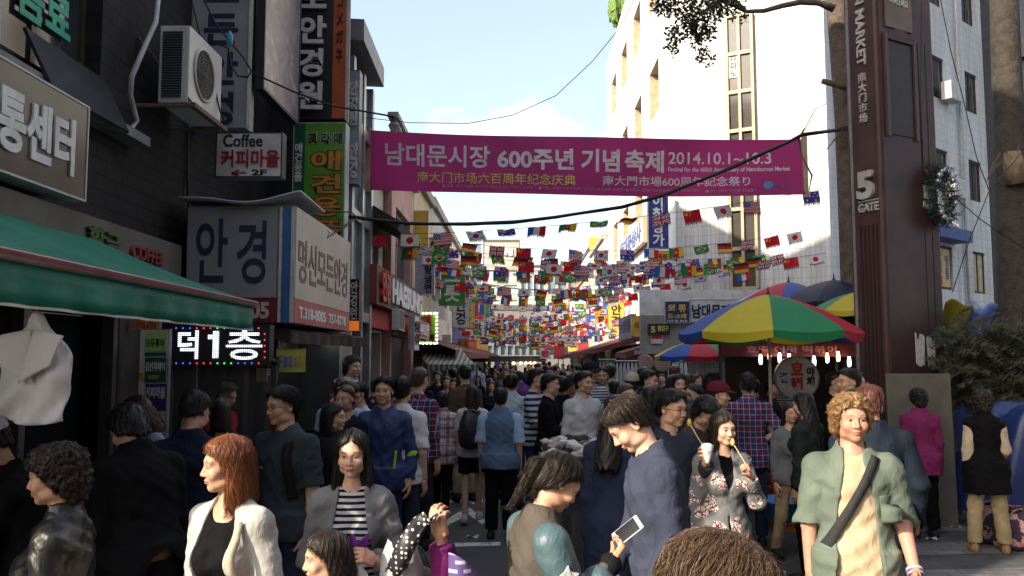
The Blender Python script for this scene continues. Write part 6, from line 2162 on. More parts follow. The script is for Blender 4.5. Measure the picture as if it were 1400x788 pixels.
fs('vertical_sign', 'narrow white roof sign high on the left row', (583, 286, 591, 312), 22.6, M('pale white face', (.5, .54, .6), .5), edgeg, .15, .006)
t = fs('hanging_sign', 'ochre twin hanging sign deep on the left row', (624, 464, 641, 489), 30, M('ochre face', (.35, .2, .05), .5), edgek, .15, .01)
ft(t, '최\n신', (626, 466, 631, 487), 30, redi, .01, .03)
ft(t, '의\n류', (634, 466, 639, 487), 30, redi, .01, .03, name='right_lettering')
fs('hanging_sign', 'pale pink hanging sign between the green sign and the ochre sign', (603, 458, 616, 478), 24, M('pale pink face', (.52, .42, .38), .5), edgeg, .12, .008)

# ---- right side
t = fs('vertical_sign', 'blue vertical sign with white letters at the corner of the white building', (886, 262, 914, 340), 21.5, M('deep blue sign face', (.03, .04, .2), .45), edgew, .2, .012)
ft(t, '이\n철\n상\n가', (892, 266, 908, 337), 21.5, wht, .01, .03)
t = fs('vertical_sign', 'yellow sign with red lettering below the blue vertical sign', (888, 343, 916, 375), 21.45, M('amber sign face', (.55, .33, .03), .45), edgeg, .2, .01)
ft(t, '구제품\n숙녀복\n도소매', (891, 347, 913, 372), 21.45, redi, .006, .02)
t = fs('wall_sign', 'dark blue clothing sign with yellow letters on the white fascia', (909, 412, 943, 442), 19.5, M('indigo sign face', (.03, .035, .15), .45), edgew, .08, .01)
ft(t, '의 류', (913, 416, 938, 427), 19.5, M('yellow letters', (.6, .46, .05), .5), .006, .04)
ft(t, '도·소매', (913, 429, 938, 436), 19.5, MATS['yellow letters'], .006, .03, name='lower_lettering')
ft(t, '지하1층 제1호', (912, 437.5, 940, 440.5), 19.5, wht, .006, .02, name='small_lettering')
t = fs('wall_sign', 'long white sign with navy letters behind the large umbrella', (943.5, 410, 1048, 441), 19.5, M('pale white sign face', (.52, .55, .58), .45), edgeg, .08, .01)
ft(t, '남대문지하상가', (946, 416, 1040, 436), 19.5, ink, .008, .035)
t = fs('gate_plate', 'black exit plate with yellow number five on the grey fascia', (886, 443, 916, 457), 19.55, M('brown black plate', (.03, .025, .012), .5), edgek, .06, .006)
ft(t, '5', (890, 446, 896, 455), 19.55, M('pale yellow letters', (.6, .55, .2), .5), .006, .04)
ft(t, '출입구', (899, 445, 914, 453), 19.55, MATS['pale yellow letters'], .006, .03, name='right_lettering')
t = fs('small_sign', 'small red and white notice under the exit plate', (890, 457.5, 906, 470), 19.6, flatw, edgew, .03, .004)
fp(t, (891, 458, 905, 463.5), 19.6, M('red notice half', (.45, .03, .03), .5), 'red_half')
t = fs('hanging_sign', 'amber box sign with red letters above the maroon awnings', (863, 432, 883, 460), 21.0, M('amber box face', (.6, .36, .04), .45), edgew, .1, .008)
ft(t, '수입구제', (867, 440, 880, 449), 21.0, redi, .006, .02)
p_ = at(862, 446, Y=21.1)
t, c = sgn('hanging_sign', 'bluish side sign with worn letters next to the amber box sign', (p_.x + .1, 22.6, p_.z), -UY, 2.8, .62, .1, M('worn grey blue face', (.25, .27, .36), .5, var=.3), edgeg, frame=.02)
text('수입명품', t, (c.x, 22.6, p_.z + .05), -UY, UZ, 2.3, .36, M('slate letters', (.06, .07, .14), .5), .006, .03)
t, c = sgn('wall_sign', 'large white sign with blue letters along the lit street wall', (3.9, 29.4, 5.95), -UY, 6.6, .85, .12, flatw, M('sandy sign edge', (.4, .3, .18), .5), frame=.04)
text('동대문상사', t, (c.x, 29.4, 5.95), -UY, UZ, 5.6, .62, M('slate blue letters', (.10, .13, .3), .5), .02, .03)
for rc, d, cl, bdy, mt, lab in (((763, 354, 788, 369), 104, (.6, .6, .62), '이비인후과', ink, 'white clinic roof sign with navy letters'), ((806, 325, 843, 347), 58, (.7, .48, .03), '현대시장', M('pinkish letters', (.6, .35, .2), .5), 'bright yellow roof sign on the right row'),
                                ((760, 366, 772, 388), 66, (.45, .05, .05), '안경', M('yellow letters', (.6, .46, .05)), 'red vertical sign with a yellow patch far down the street'), ((778, 369, 795, 384), 60, (.5, .08, .1), 'GS', wht, 'red sign with white letters far on the right'),
                                ((738, 476, 753, 491), 36, (.58, .58, .58), '꽃', M('bright red ink', (.5, .03, .03), .5), 'white square sign with a red mark over the far stalls'), ((757, 473, 772, 491), 37, (.42, .04, .05), '', wht, 'plain red panel beside the white square sign'),
                                ((775, 481, 790, 486), 36.5, (.05, .08, .3), '남문', wht, 'small blue sign under the maroon awning far right')):
    t = fs('hanging_sign', lab, rc, d, M(lab, cl, .5), edgeg, .3, .02)
    w_, h_ = rc[2] - rc[0], rc[3] - rc[1]
    if bdy: ft(t, bdy, (rc[0] + w_ * .12, rc[1] + h_ * .2, rc[2] - w_ * .12, rc[3] - h_ * .2), d, mt, .05, .04)
# window film letters on the shaded face of the white building
w0 = A1 + uR * 5.95 + uR.cross(UZ) * (-.04)
tk = T('window_sign', 'yellow window sign with red vertical letters on the white shaded wall', 'sign', (w0.x, w0.y, 3.9))
MB().obox((w0.x, w0.y, 4.47), uR, UZ, .52, .54, .012).build('panel', M('pale amber film', (.5, .38, .17), .5), tk)
q_ = uR.cross(UZ) * .014
text('수\n입\n구\n제', tk, w0 + q_ - uR * .12 + UZ * 4.47, uR, UZ, .3, .98, M('bright red ink', (.5, .03, .03), .5), .004, .04)
text('명\n품', tk, w0 + q_ + uR * .32 + UZ * 4.5, uR, UZ, .24, .7, M('slate letters', (.06, .07, .14), .5), .004, .03, name='side_lettering')

# ------------------------------------------------------------------ festival banner
bd = 12.6
bl, br = at(503, 178, Y=bd), at(1100, 190, Y=bd + .1)
bt_ = T('festival_banner', 'long magenta festival banner with white Korean and date lettering across the street', 'banner', ((bl.x + br.x) / 2, bd, bl.z - 1))


def bpt(u, v):
    pt, pb = 178 + 12 * u + 4.5 * math.sin(math.pi * u), 259 + 8 * u + 4.5 * math.sin(math.pi * u)
    q = at(503 + 597 * u, pt + (pb - pt) * v, Y=bd)
    return Vector((q.x, bd + .05 * math.sin(9 * u + 1.5 * v), q.z))


def bannerM():
    m, t, p = basemat('magenta banner cloth')
    tcn = N(t, 'TexCoord'); n = N(t, 'TexNoise', Scale=.9, Detail=4)
    t.links.new(tcn.outputs['Object'], n.inputs['Vector'])
    r = N(t, 'ValToRGB')
    r.color_ramp.elements[0].position, r.color_ramp.elements[1].position = .35, .65
    r.color_ramp.elements[0].color = (.30, .022, .135, 1); r.color_ramp.elements[1].color = (.45, .032, .19, 1)
    t.links.new(n.outputs[0], r.inputs[0]); t.links.new(r.outputs[0], p.inputs['Base Color'])
    p.inputs['Roughness'].default_value = .7
    tr = N(t, 'BsdfTranslucent'); t.links.new(r.outputs[0], tr.inputs[0])
    mx = N(t, 'MixShader'); mx.inputs[0].default_value = .25
    t.links.new(p.outputs[0], mx.inputs[1]); t.links.new(tr.outputs[0], mx.inputs[2]); t.links.new(mx.outputs[0], t.nodes['Material Output'].inputs[0])
    return m


MB().grid(lambda u, v: bpt(u, v), 60, 6).build('banner_cloth', bannerM(), bt_, smooth=True)
for u in (0, 1):
    m_ = MB(); a_, b_ = bpt(u, -.04), bpt(u, 1.04)
    m_.obox((a_ + b_) / 2 + Vector((0, .0, 0)), UX, UZ, .035, (a_ - b_).length / 2, .03)
    m_.build('wood_batten', M('tan wood batten', (.40, .31, .2), .7), bt_)


def btext(body, rc, mat, bold=.02, name='lettering', **k):
    """lettering printed on the hanging cloth: follows its waves"""
    o = text(body, bt_, ((rc[0] + rc[2]) / 2, bd, (rc[1] + rc[3]) / 2), UX, UZ, rc[2] - rc[0], rc[3] - rc[1], mat, .002, bold, name, **k)
    off = wloc(bt_)
    zc = (rc[1] + rc[3]) / 2
    uc = ((rc[0] + rc[2]) / 2 - 503) / 597
    ptc, pbc = 178 + 12 * uc + 4.5 * math.sin(math.pi * uc), 259 + 8 * uc + 4.5 * math.sin(math.pi * uc)
    for v in o.data.vertices:
        px = v.co.x + off.x; py = 2 * zc - (v.co.z + off.z)
        u = (px - 503) / 597
        w = (py - ptc) / (pbc - ptc)
        q = bpt(u, w)
        v.co = q - off + Vector((0, -.006 if v.co.y < bd - off.y else -.001, 0))
    return o


bw = M('banner white print', (.66, .6, .64), .7)
by = M('banner yellow print', (.6, .48, .12), .7)
btext('남대문시장', (526, 197, 670, 228), bw, .02)
btext('600주년', (680, 203.5, 784, 233), bw, .03)
btext('기념', (794, 205, 847, 236), bw, .03)
btext('축제', (854, 206, 908, 236), bw, .03)
btext('2014.10.1~10.3', (914, 208, 1055, 224), bw, .01, 'date_lettering')
btext('Festival for the 600th Anniversary of Namdaemun Market', (914, 228, 1080, 236), bw, .015, 'english_lettering')
btext('南大门市场六百周年纪念庆典', (570, 237, 787, 252.5), by, .008, 'chinese_lettering')
btext('南大門市場600周年記念祭り', (824, 241, 1026, 254.5), bw, .008, 'japanese_lettering')
btext('■ 주최 : 중소기업청, 소상공인시장진흥공단, 서울시, 중구청     ■ 주관 : 서울남대문시장(주), 남대문시장상인회, 남대문시장아동복, 남대문시장 문화관광형시장육성사업단', (605, 257, 957, 261.5), M('banner pale print', (.45, .3, .4), .7), .0, 'small_lettering')
btext('■ 후원 : 신세계, 우리은행, 조선호텔', (966, 259, 1030, 263), M('banner pale print', (.45, .3, .4), .7), .0, 'small_lettering')
btext('●', (1044, 248, 1057, 259), M('banner blue emblem', (.10, .22, .5), .6), .0, 'emblem')
btext('남대문시장', (1058, 251, 1084, 258), M('banner blue print', (.16, .1, .3), .6), .0, 'emblem_lettering')

# ------------------------------------------------------------------ strings of flags
RED, WH, BL, YL, GR, BK_ = (.50, .012, .025), (.60, .59, .58), (.02, .035, .26), (.62, .45, .03), (.015, .22, .06), (.012, .012, .014)


def jack(u, v):
    x, y = (u - .5) * 2, (v - .5) * 2
    if abs(x) < .11 or abs(y) < .18: return RED
    if abs(x) < .20 or abs(y) < .32: return WH
    for s in (1, -1):
        t_ = abs(y - s * x)
        if t_ < .10: return RED
        if t_ < .30: return WH
    return BL


def fcol(n, u, v):
    if n == 'Chinese':
        if (u - .17) ** 2 * 2.2 + (v - .27) ** 2 < .018 or any((u - a) ** 2 * 2.2 + (v - b) ** 2 < .0022 for a, b in ((.34, .1), (.40, .2), (.40, .34), (.34, .44))): return YL
        return RED
    if n == 'Japanese': return RED if (u - .5) ** 2 * 2.25 + (v - .5) ** 2 < .085 else WH
    if n == 'American':
        if u < .42 and v < .54: return WH if (int(u * 26) + int(v * 20)) % 3 == 0 and int(v * 20) % 2 == 0 else (.05, .06, .24)
        return RED if int(v * 13) % 2 == 0 else WH
    if n == 'Korean':
        r = (u - .5) ** 2 * 2.25 + (v - .5) ** 2
        if r < .065: return RED if v < .5 + .10 * math.sin((u - .5) * 14) else (.03, .08, .35)
        for a, b, s in ((.2, .22, 1), (.8, .22, -1), (.2, .78, -1), (.8, .78, 1)):
            x, y = (u - a) * 1.5, v - b
            p, q = (x * .55 + s * y * .83), (x * .83 - s * y * .55)
            if abs(p) < .11 and abs(q) < .10 and int((q + .10) * 25) % 2 == 0: return BK_
        return WH
    if n == 'Australian':
        if u < .5 and v < .5: return jack(u * 2, v * 2)
        if any((u - a) ** 2 * 2.2 + (v - b) ** 2 < r for a, b, r in ((.25, .76, .012), (.75, .2, .004), (.88, .42, .004), (.64, .46, .004), (.75, .82, .005))): return WH
        return (.05, .045, .30)
    if n == 'French': return (.02, .11, .42) if u < .333 else WH if u < .667 else RED
    if n == 'Cameroonian':
        if (u - .5) ** 2 * 2.2 + (v - .5) ** 2 < .012: return YL
        return GR if u < .333 else RED if u < .667 else YL
    if n == 'Brazilian':
        if (u - .5) ** 2 * 2.25 + (v - .5) ** 2 < .058: return WH if abs(v - .46 - .14 * (u - .5)) < .03 else (.02, .06, .3)
        return YL if abs(u - .5) / .42 + abs(v - .5) / .40 < 1 else (.01, .27, .09)
    if n == 'German': return (.03, .026, .024) if v < .333 else RED if v < .667 else YL
    return jack(u, v)


SEQ = ['Chinese', 'Japanese', 'American', 'Korean', 'Australian', 'French', 'Cameroonian', 'Brazilian', 'German', 'British']
flagM = attrM('printed flag cloth', rough=.75, var=.12, vs=9, transl=.3)
fringeM = M('dark grey flag fringe', (.05, .048, .055), .8, var=.4, vs=30)
FW, FH = .285, .19
FM, FR = {}, {}
for n in SEQ:
    for k in (0, 1):
        a = .016 * (1 if k else -1)
        sh_ = lambda u, v, a=a, k=k: ((u - .5) * FW, a * math.sin(math.pi * u * (1.6 if k else 1.2)) * (.3 + v) + .006 * math.sin(9 * u + 4 * v), -FH * v - .008 * math.sin(math.pi * u) * (1 - v) + (.01 if k else -.006) * (u - .5))
        FM[n, k] = MB().grid(sh_, 36, 24, colfn=lambda u, v, n=n: fcol(n, u, v)).mesh('flag', flagM, smooth=True)
        fr = MB()
        for i in range(24):
            u0, u1 = i / 24, (i + .8) / 24
            l = FH * (.2 + .09 * math.sin(i * 2.3 + k))
            p0, p1 = Vector(sh_(u0, 1)), Vector(sh_(u1, 1))
            fr.quad(p0, p1, p1 + Vector((.003 * math.sin(i), .006 * math.sin(i * 1.7), -l)), p0 + Vector((.003 * math.sin(i * 3), .006 * math.sin(i * 1.7), -l)))
        FR[k] = fr.mesh('fringe', fringeM)
rf = random.Random(3)
lineM = M('black flag line', (.02, .02, .02), .7)
far = MB()
count = 0
ordn = ['first', 'second', 'third', 'fourth', 'fifth', 'sixth', 'seventh', 'eighth', 'ninth', 'tenth', 'eleventh', 'twelfth', 'thirteenth', 'fourteenth', 'fifteenth', 'sixteenth', 'seventeenth', 'eighteenth', 'nineteenth', 'twentieth']
rows = []
d = 13.1
while d < 66:
    rows.append(d)
    d += (1.5 if d < 14 else .75 if d < 20 else .85 if d < 32 else .8)
for ri, d in enumerate(rows):
    if ri == 0: L_, R_, sag, off = at(494, 322, Y=12.9), at(1128, 258, Y=13.6), .16, 0
    elif d < 20:
        L_ = Vector((-2.2, d, 4.0 + rf.uniform(-.3, .2))); R_ = Vector((6.3 - (d - 13) * .2, d + 1.8, 4.35 + rf.uniform(-.5, .25))); sag = rf.uniform(.18, .35); off = rf.randrange(10)
    else:
        L_ = Vector((-2.25, d, 3.9 + rf.uniform(-.6 - (d > 28) * .5, .5))); R_ = Vector((3.95, d + rf.uniform(-.8, .8), 4.15 + rf.uniform(-.6 - (d > 28) * .7, .5))); sag = rf.uniform(.2, .5); off = rf.randrange(10)
    Q = lambda t_: L_ + (R_ - L_) * t_ - UZ * sag * 4 * t_ * (1 - t_)
    n = int((R_ - L_).length / .50)
    if ri < 20:
        tag(MB().tube([Q(i / 24) for i in range(25)], .004, 5).build('flag_line', lineM, smooth=True), f'thin line carrying the {ordn[ri]} row of little flags counted from the front', 'line', 'lines of small flags')
    seen = {}
    for i in range(n):
        if rf.random() < .04: continue
        t_ = (i + .5) / n
        c = Q(t_)
        nm = SEQ[(i + off) % 10]
        k = rf.randrange(2)
        ang = rf.gauss(0, 14) if rf.random() < .72 else rf.uniform(35, 78) * rf.choice((1, -1))
        if ri == 0 and 2 < i < 9: ang = rf.uniform(52, 80)
        rot = (R(ang), R(math.degrees(math.atan2(-(Q(min(1, t_ + .02)) - Q(t_ - .02)).z, .04 * (R_ - L_).x)) + rf.gauss(0, 4)), R(rf.gauss(0, 13)))
        if count < 296:
            o = bpy.data.objects.new('flag', FM[nm, k]); COL.objects.link(o)
            o.location = c; o.rotation_euler = rot
            q = bpy.data.objects.new('fringe', FR[k]); COL.objects.link(q); q.parent = o
            seen[nm] = seen.get(nm, 0) + 1
            art = 'an' if nm[0] in 'AEIOU' else 'a'
            if ri < 20: o['label'] = f'{nm} flag with dark fringe, {["first", "second", "third"][min(2, seen[nm] - 1)]} of its kind on the {ordn[ri]} flag line'
            else: o['label'] = f'tiny {nm} flag far down the street among the dense flag rows'
            o['category'] = 'flag'; o['group'] = 'small national flags strung over the street'
            count += 1
        else:
            mt = Matrix.Translation(c) @ Matrix.Rotation(rot[2], 4, 'Z') @ Matrix.Rotation(rot[0], 4, 'X')
            far.grid(lambda u, v: mt @ Vector(((u - .5) * FW, 0, -FH * v * 1.0)), 9, 6, colfn=lambda u, v, nm=nm: fcol(nm, u, v))
            far.quad(*[mt @ Vector(q) for q in ((-FW / 2, 0, -FH), (FW / 2, 0, -FH), (FW / 2, 0, -FH * 1.25), (-FW / 2, 0, -FH * 1.25))], (.05, .048, .055))
if far.v: tag(far.build('distant_flags', flagM), 'mass of tiny flags far down the street', 'flags', kind='stuff')

# ------------------------------------------------------------------ cables
cab = M('black cable', (.012, .012, .013), .6)
pts = [(404, 283), (440, 293), (478, 296), (505, 300), (560, 306), (640, 307), (700, 304), (760, 297), (850, 283), (905, 268), (950, 250), (1000, 230), (1040, 211), (1075, 196), (1097, 184), (1165, 176)]
for k, (r, o) in enumerate(((.022, 0), (.014, 1.6), (.010, -2.2))):
    P_ = [at(x, y + o * math.sin(i * 1.1 + k), Y=10.9 - .0 + (x - 400) * .0015) for i, (x, y) in enumerate(pts)]
    tag(MB().tube(P_, r, 8).build('power_cable', cab, smooth=True), ['thick black cable sagging in front of the magenta banner', 'medium black cable twisted round the thick banner cable', 'thinnest black cable along the thick banner cable'][k], 'cable')
tag(MB().tube([at(x, y, Y=12.4) for x, y in ((490, 160), (560, 168), (640, 169), (700, 158), (760, 131), (810, 84), (846, 40), (872, -10))], .006, 5).build('overhead_wire', cab, smooth=True), 'single thin wire curving up across the open sky', 'wire')
for i, (P_, r, l) in enumerate((([(230, 175), (238, 260), (243, 330), (240, 440)], .03, 'leftmost thick cable down the dark corner behind the box sign'), ([(246, 170), (250, 250), (246, 340), (252, 440)], .022, 'middle cable of the dark bundle behind the box sign'),
                                ([(258, 175), (256, 240), (259, 300), (256, 440)], .016, 'pale edged cable closest to the box sign'))):
    tag(MB().tube([at(x, y, Y=8.35) for x, y in P_], r, 8).build('wall_cable', cab, smooth=True), l, 'cable')
for i, (P_, l) in enumerate((([(276, -5), (296, 35), (313, 55), (335, 82), (344, 98), (338, 106), (325, 104), (316, 90), (312, 66), (296, 60), (285, 62)], 'black looping cable in front of the grey vertical sign'), ([(95, 255), (140, 278), (185, 305), (212, 322), (222, 345), (225, 360)], 'thin cable hanging across the brick wall to the cable bundle'),
                             ([(345, 100), (400, 125), (455, 145), (540, 160)], 'thin wire running from the grey sign to the black sign'), ([(262, 0), (276, 60), (292, 110), (300, 150), (306, 165)], 'thin cord hanging down beside the air conditioner'),
                             ([(405, 285), (440, 310), (450, 318), (446, 326), (462, 316), (482, 300)], 'tangled cable end by the green sign'), ([(405, 290), (436, 306), (470, 312), (488, 298), (480, 290), (440, 290)], 'looped cable over the corner of the box sign'))):
    tag(MB().tube([at(x, y, Y=(7.9 if i != 4 and i != 5 else 7.9 + (x - 400) * .03)) for x, y in P_], .009, 6).build('loose_cable', cab, smooth=True), l, 'cable')
c_ = at(314, 54, Y=7.85)
tag(MB().lathe([(.012, -.07), (.03, -.05), (.034, .03), (.02, .06), (.01, .08)], tuple(c_), 10).build('cable_connector', M('blue connector', (.05, .3, .42), .4), smooth=True), 'small light blue connector on the looping cable', 'connector')
for i, (P_, dd, l) in enumerate((([(1285, -5), (1300, 70), (1318, 140), (1335, 215), (1352, 260)], 9.8, 'long wire falling diagonally in front of the white wall'), ([(1100, 178), (1114, 150), (1130, 142)], 11.8, 'short wire end by the banner batten'), ([(1285, 252), (1340, 300), (1400, 340)], 9.9, 'wire slanting down right of the wreath'),
                                 ([(1400, 205), (1352, 262), (1325, 330), (1302, 400)], 10.2, 'wire slanting down left in front of the window sign'), ([(1260, 0), (1258, 120), (1262, 225)], 9.75, 'pale string hanging down the gate pillar'))):
    tag(MB().tube([at(x, y, Y=dd) for x, y in P_], .006, 5).build('hanging_wire', cab, smooth=True), l, 'wire')

# ------------------------------------------------------------------ air conditioner
ya, yb, xf = 7.2, 8.02, -2.93
za, zb = at(243, 140, Y=7.2).z, at(243, 34, Y=7.2).z
ac = T('air_conditioner', 'white outdoor air conditioner unit on a bracket on the brick wall', 'air conditioner', (xf - .15, (ya + yb) / 2, za))
acw = M('yellowed white metal', (.56, .55, .52), .45, var=.1, vs=3)
MB().box((xf - .27, ya + .012, za), (xf, yb, zb)).build('housing', acw, ac, bevel=.012)
m_ = MB()
for k in range(26): m_.box((xf - .235, ya - .004, za + .05 + k * (zb - za - .1) / 26), (xf - .06, ya + .008, za + .062 + k * (zb - za - .1) / 26))
m_.build('coil_grille', M('dark coil fins', (.03, .05, .07), .4, metal=.5), ac)
cz, cy = (za + zb) / 2 + .01, ya + .36
m_ = MB().lathe([(.235, 0), (.25, .012), (.235, .022), (.22, .012), (.235, 0)], (xf, cy, cz), 40, axis='x')
m_.build('fan_ring', acw, ac, smooth=True)
MB().lathe([(.001, .002), (.222, .002), (.222, .006), (.001, .006)], (xf, cy, cz), 36, axis='x').build('fan_opening', M('black fan opening', (.012, .012, .013), .6), ac)
m_ = MB()
for k in range(7):
    r = .03 + k * .03
    m_.tube([(xf + .012, cy + r * math.cos(t_), cz + r * math.sin(t_)) for t_ in np.linspace(0, 6.283, 33)], .0028, 4, cap=False)
for k in range(6): m_.tube([(xf + .012, cy, cz), (xf + .012, cy + .22 * math.cos(k * 1.047), cz + .22 * math.sin(k * 1.047))], .003, 4)
m_.build('fan_guard_grille', M('grey wire guard', (.12, .12, .12), .5), ac)
m_ = MB()
for y in (ya + .03, yb - .03):
    m_.tube([(XA, y, za - .02), (xf + .06, y, za - .02)], .018, 6)
    m_.tube([(XA, y, zb - .1), (xf + .04, y, za - .01)], .014, 6)
m_.box((xf + .02, ya, za - .04), (xf + .07, yb, za))
m_.build('bracket', M('rusty bracket', (.16, .12, .08), .8, var=.4, vs=12), ac)

# ------------------------------------------------------------------ green awning, shirt hanging under it
ga = T('green_awning', 'large green shop awning with a red edged front bar at left', 'awning', (-2.7, 4, 2.1))
gc = M('green awning canvas', (.005, .15, .095), .6, var=.25, vs=2.2, bump=.5, bs=7)
y0, y1 = 2.75, 6.2
MB().grid(lambda u, v: (-3.36 + 1.38 * v, y0 + (y1 - y0) * u, 2.87 - .56 * v - .04 * math.sin(math.pi * v) + .008 * math.sin(14 * u) * math.sin(3.14 * v)), 40, 12).build('canopy', gc, ga, smooth=True, solid=.006)
MB().grid(lambda u, v: (-1.98 + .012 * math.sin(60 * u) * v + .008 * math.sin(23 * u) * v, y0 + (y1 - y0) * u, 2.28 - .17 * v), 120, 3).build('valance', gc, ga, smooth=True, solid=.005)
MB().grid(lambda u, v: (-1.978 + .012 * math.sin(60 * u), y0 + (y1 - y0) * u, 2.112 - .012 * v), 120, 1).build('hem_trim', M('off white hem', (.5, .5, .47), .7), ga, solid=.007)
MB().tube([(-1.97, y0 - .02, 2.30), (-1.97, y1 + .03, 2.30)], .024, 10).build('front_bar', M('pinkish grey bar', (.30, .22, .21), .4, metal=.3), ga, smooth=True)
MB().box((-1.948, y0, 2.296), (-1.942, y1, 2.312)).build('red_stripe', M('dark red stripe', (.16, .015, .02), .5), ga)
MB().tube([(-3.34, y0, 2.90), (-3.34, y1, 2.90)], .03, 8).build('wall_bar', M('white bar', (.5, .48, .48), .5), ga, smooth=True)
for y in (3.0, 5.9): MB().tube([(-3.38, y, 2.55), (-2.6, y, 2.42), (-1.98, y, 2.28)], .014, 6).build('arm', M('steel arm', (.3, .3, .3), .4, metal=.7), ga, smooth=True)

sx, sy = at(46, 500, Y=3.6).x, 3.6
sz = at(46, 428, Y=3.6).z
hs_ = T('hanging_shirt', 'white wrap shirt hanging from the green awning edge', 'shirt', (sx, sy, sz - .5))


def shirt(u, v):
    a = 2 * math.pi * u
    w = np.interp(v, [0, .12, .3, .42, .7, 1], [.022, .045, .115, .150, .150, .145]) * (1 + .05 * math.sin(3 * a))
    dp = np.interp(v, [0, .12, .3, .5, 1], [.014, .02, .026, .03, .036])
    x = w * math.cos(a); y = dp * math.sin(a)
    y += .018 * math.sin(42 * x + 4 * v + 2 * math.sin(7 * v)) * v + .008 * abs(math.sin(60 * x - 14 * v)) + .012 * math.sin(16 * v + 20 * x) * v
    return (sx + x + .01 * math.sin(5 * v), sy + y, sz - .46 * v - .018 * math.sin(14 * x + 1) * v + .03 * abs(x) / .15 * (v < .5) * v)


shm = M('white hanging cotton', (.58, .58, .58), .85, var=.06, bump=.5, bs=18)
MB().grid(shirt, 60, 30).build('shirt_body', shm, hs_, smooth=True, solid=.003)
for q in (0, 1):
    MB().grid(lambda u, v: (sx + (-.13 if q else .02) + .13 * u + (.02 * v if q else -.05 * v), sy - .045 - .012 * math.sin(3 * u + q) - .01 * v + q * .006, sz - .10 - .13 * v - (.10 * u * v if q else .10 * (1 - u) * v) + .03 * (u if q else 1 - u)), 12, 10).build('lapel', shm, hs_, smooth=True, solid=.004)
MB().tube([(sx, sy, sz - .02), (sx, sy, sz + .05), (sx + .03, sy, sz + .09), (sx + .0, sy + .02, sz + .12)], .003, 5).build('hanger_hook', M('wire hook', (.4, .4, .4), .3, metal=1), hs_)

# ------------------------------------------------------------------ umbrellas
UC = {'r': (.46, .015, .04), 'b': (.03, .085, .36), 'y': (.55, .46, .03), 'g': (.02, .22, .09), 'n': (.015, .022, .065), 'w': (.5, .5, .5)}
umbM = attrM('umbrella cloth', rough=.6, var=.07, vs=4, transl=.28)


def umbrella(label, px, py, d, rad, drop, seq, rot=0, pole=True, foot=0):
    a = at(px, py, Y=d)
    t = T('parasol', label, 'umbrella', (a.x, d, foot), 'parasols over the right stalls')
    n = len(seq)
    for k in range(n):
        m = MB()

        def fn(u, v, k=k):
            ph = rot + 2 * math.pi * (k + u) / n
            s = math.sin(math.pi * u)
            r = rad * v * (1 - .045 * s * v)
            z = a.z - drop * (.22 * v + .78 * v ** 1.75) - .035 * rad * s * v * v * .8
            return (a.x + r * math.cos(ph), d + r * math.sin(ph), z)
        m.grid(fn, 10, 14, col=UC[seq[k]])

        def vf(u, v, k=k):
            ph = rot + 2 * math.pi * (k + u) / n
            s = math.sin(math.pi * u)
            r = rad * (1 - .045 * s) * (1 - .01 * v)
            return (a.x + r * math.cos(ph), d + r * math.sin(ph), a.z - drop - .028 * rad * s - .10 * rad * v * (.75 + .25 * s))
        m.grid(vf, 10, 3, col=UC[seq[k]])
        m.build('canopy_panel', umbM, t, smooth=True)
        e = fn(0, 1)
        MB().tube([(a.x, d, a.z - .05), tuple((Vector((a.x, d, a.z - .04)) * .5 + Vector(e) * .5) + Vector((0, 0, .0))), Vector(e) - Vector((0, 0, .02))], .006, 5).build('rib', M('steel rib', (.35, .35, .35), .4, metal=.8), t)
    MB().lathe([(.02, -.03), (.03, 0), (.012, .03), (.005, .10)], (a.x, d, a.z), 10).build('finial', darksteel, t, smooth=True)
    if pole: MB().tube([(a.x, d, foot), (a.x, d, a.z)], .019, 8).build('pole', M('white pole', (.42, .42, .4), .45), t, smooth=True)
    return t


umbrella('large rainbow parasol with blue, yellow, green and red panels beside the gate pillar', 1050, 403, 10.0, 1.06, .45, 'ygrbygrb', rot=R(-149))
umbrella('small rainbow parasol with a red front panel behind the large one', 952, 466, 14.0, .71, .25, 'rgybrgyb', rot=R(-112.5))
umbrella('faded rainbow parasol behind the large one, pink and blue panels up', 1078, 386, 13.0, 1.0, .4, 'rbywrbyw', rot=R(-160))
umbrella('plain navy parasol close to the gate pillar', 1140, 383, 12.5, .95, .36, 'nnnnnnnn', rot=.2)
umbrella('yellow and green parasol half hidden by the gate pillar', 1178, 398, 11.4, .72, .28, 'ygygygyg', rot=.5)

# ------------------------------------------------------------------ gate pillar
ph_ = R(60)
cN = Vector((at(1212, 400, Y=10.3).x, 10.3, 0))
uL = Vector((math.cos(ph_), -math.sin(ph_), 0)); uRt = Vector((math.sin(ph_), math.cos(ph_), 0))
LL, LRt, HP = .502, 1.134, 8.2
gp_ = T('gate_pillar', 'tall maroon market gate pillar with number five and vertical lettering', 'pillar', cN + (uRt * LRt - uL * LL) / 2)
mar = M('maroon painted steel', (.055, .028, .028), .5, var=.4, vs=1.8, spec=.4)
marl = M('lighter maroon steel', (.075, .042, .042), .45, var=.25, vs=1.2)
MB().prism([(q.x, q.y) for q in (cN, cN + uRt * LRt, cN + uRt * LRt - uL * LL, cN - uL * LL)], 0, HP).build('shaft', mar, gp_, bevel=.05)
nL = uL.cross(UZ); nR = uRt.cross(UZ)
fl = lambda a, z, o=.004: cN - uL * LL + uL * a + nL * o + UZ * z
fr_ = lambda a, z, o=.004: cN + uRt * a + nR * o + UZ * z
MB().obox(fl(.07, HP / 2), uL, UZ, .018, HP / 2 - .05, .006).build('silver_strip', M('dull silver strip', (.30, .29, .31), .4, metal=.5), gp_)
m_ = MB()
zr0, zr1 = .7, at(1200, 308, Y=10.5).z
for k in range(5): m_.obox(fl(.17 + k * .058, (zr0 + zr1) / 2), uL, UZ, .012, (zr1 - zr0) / 2, .006)
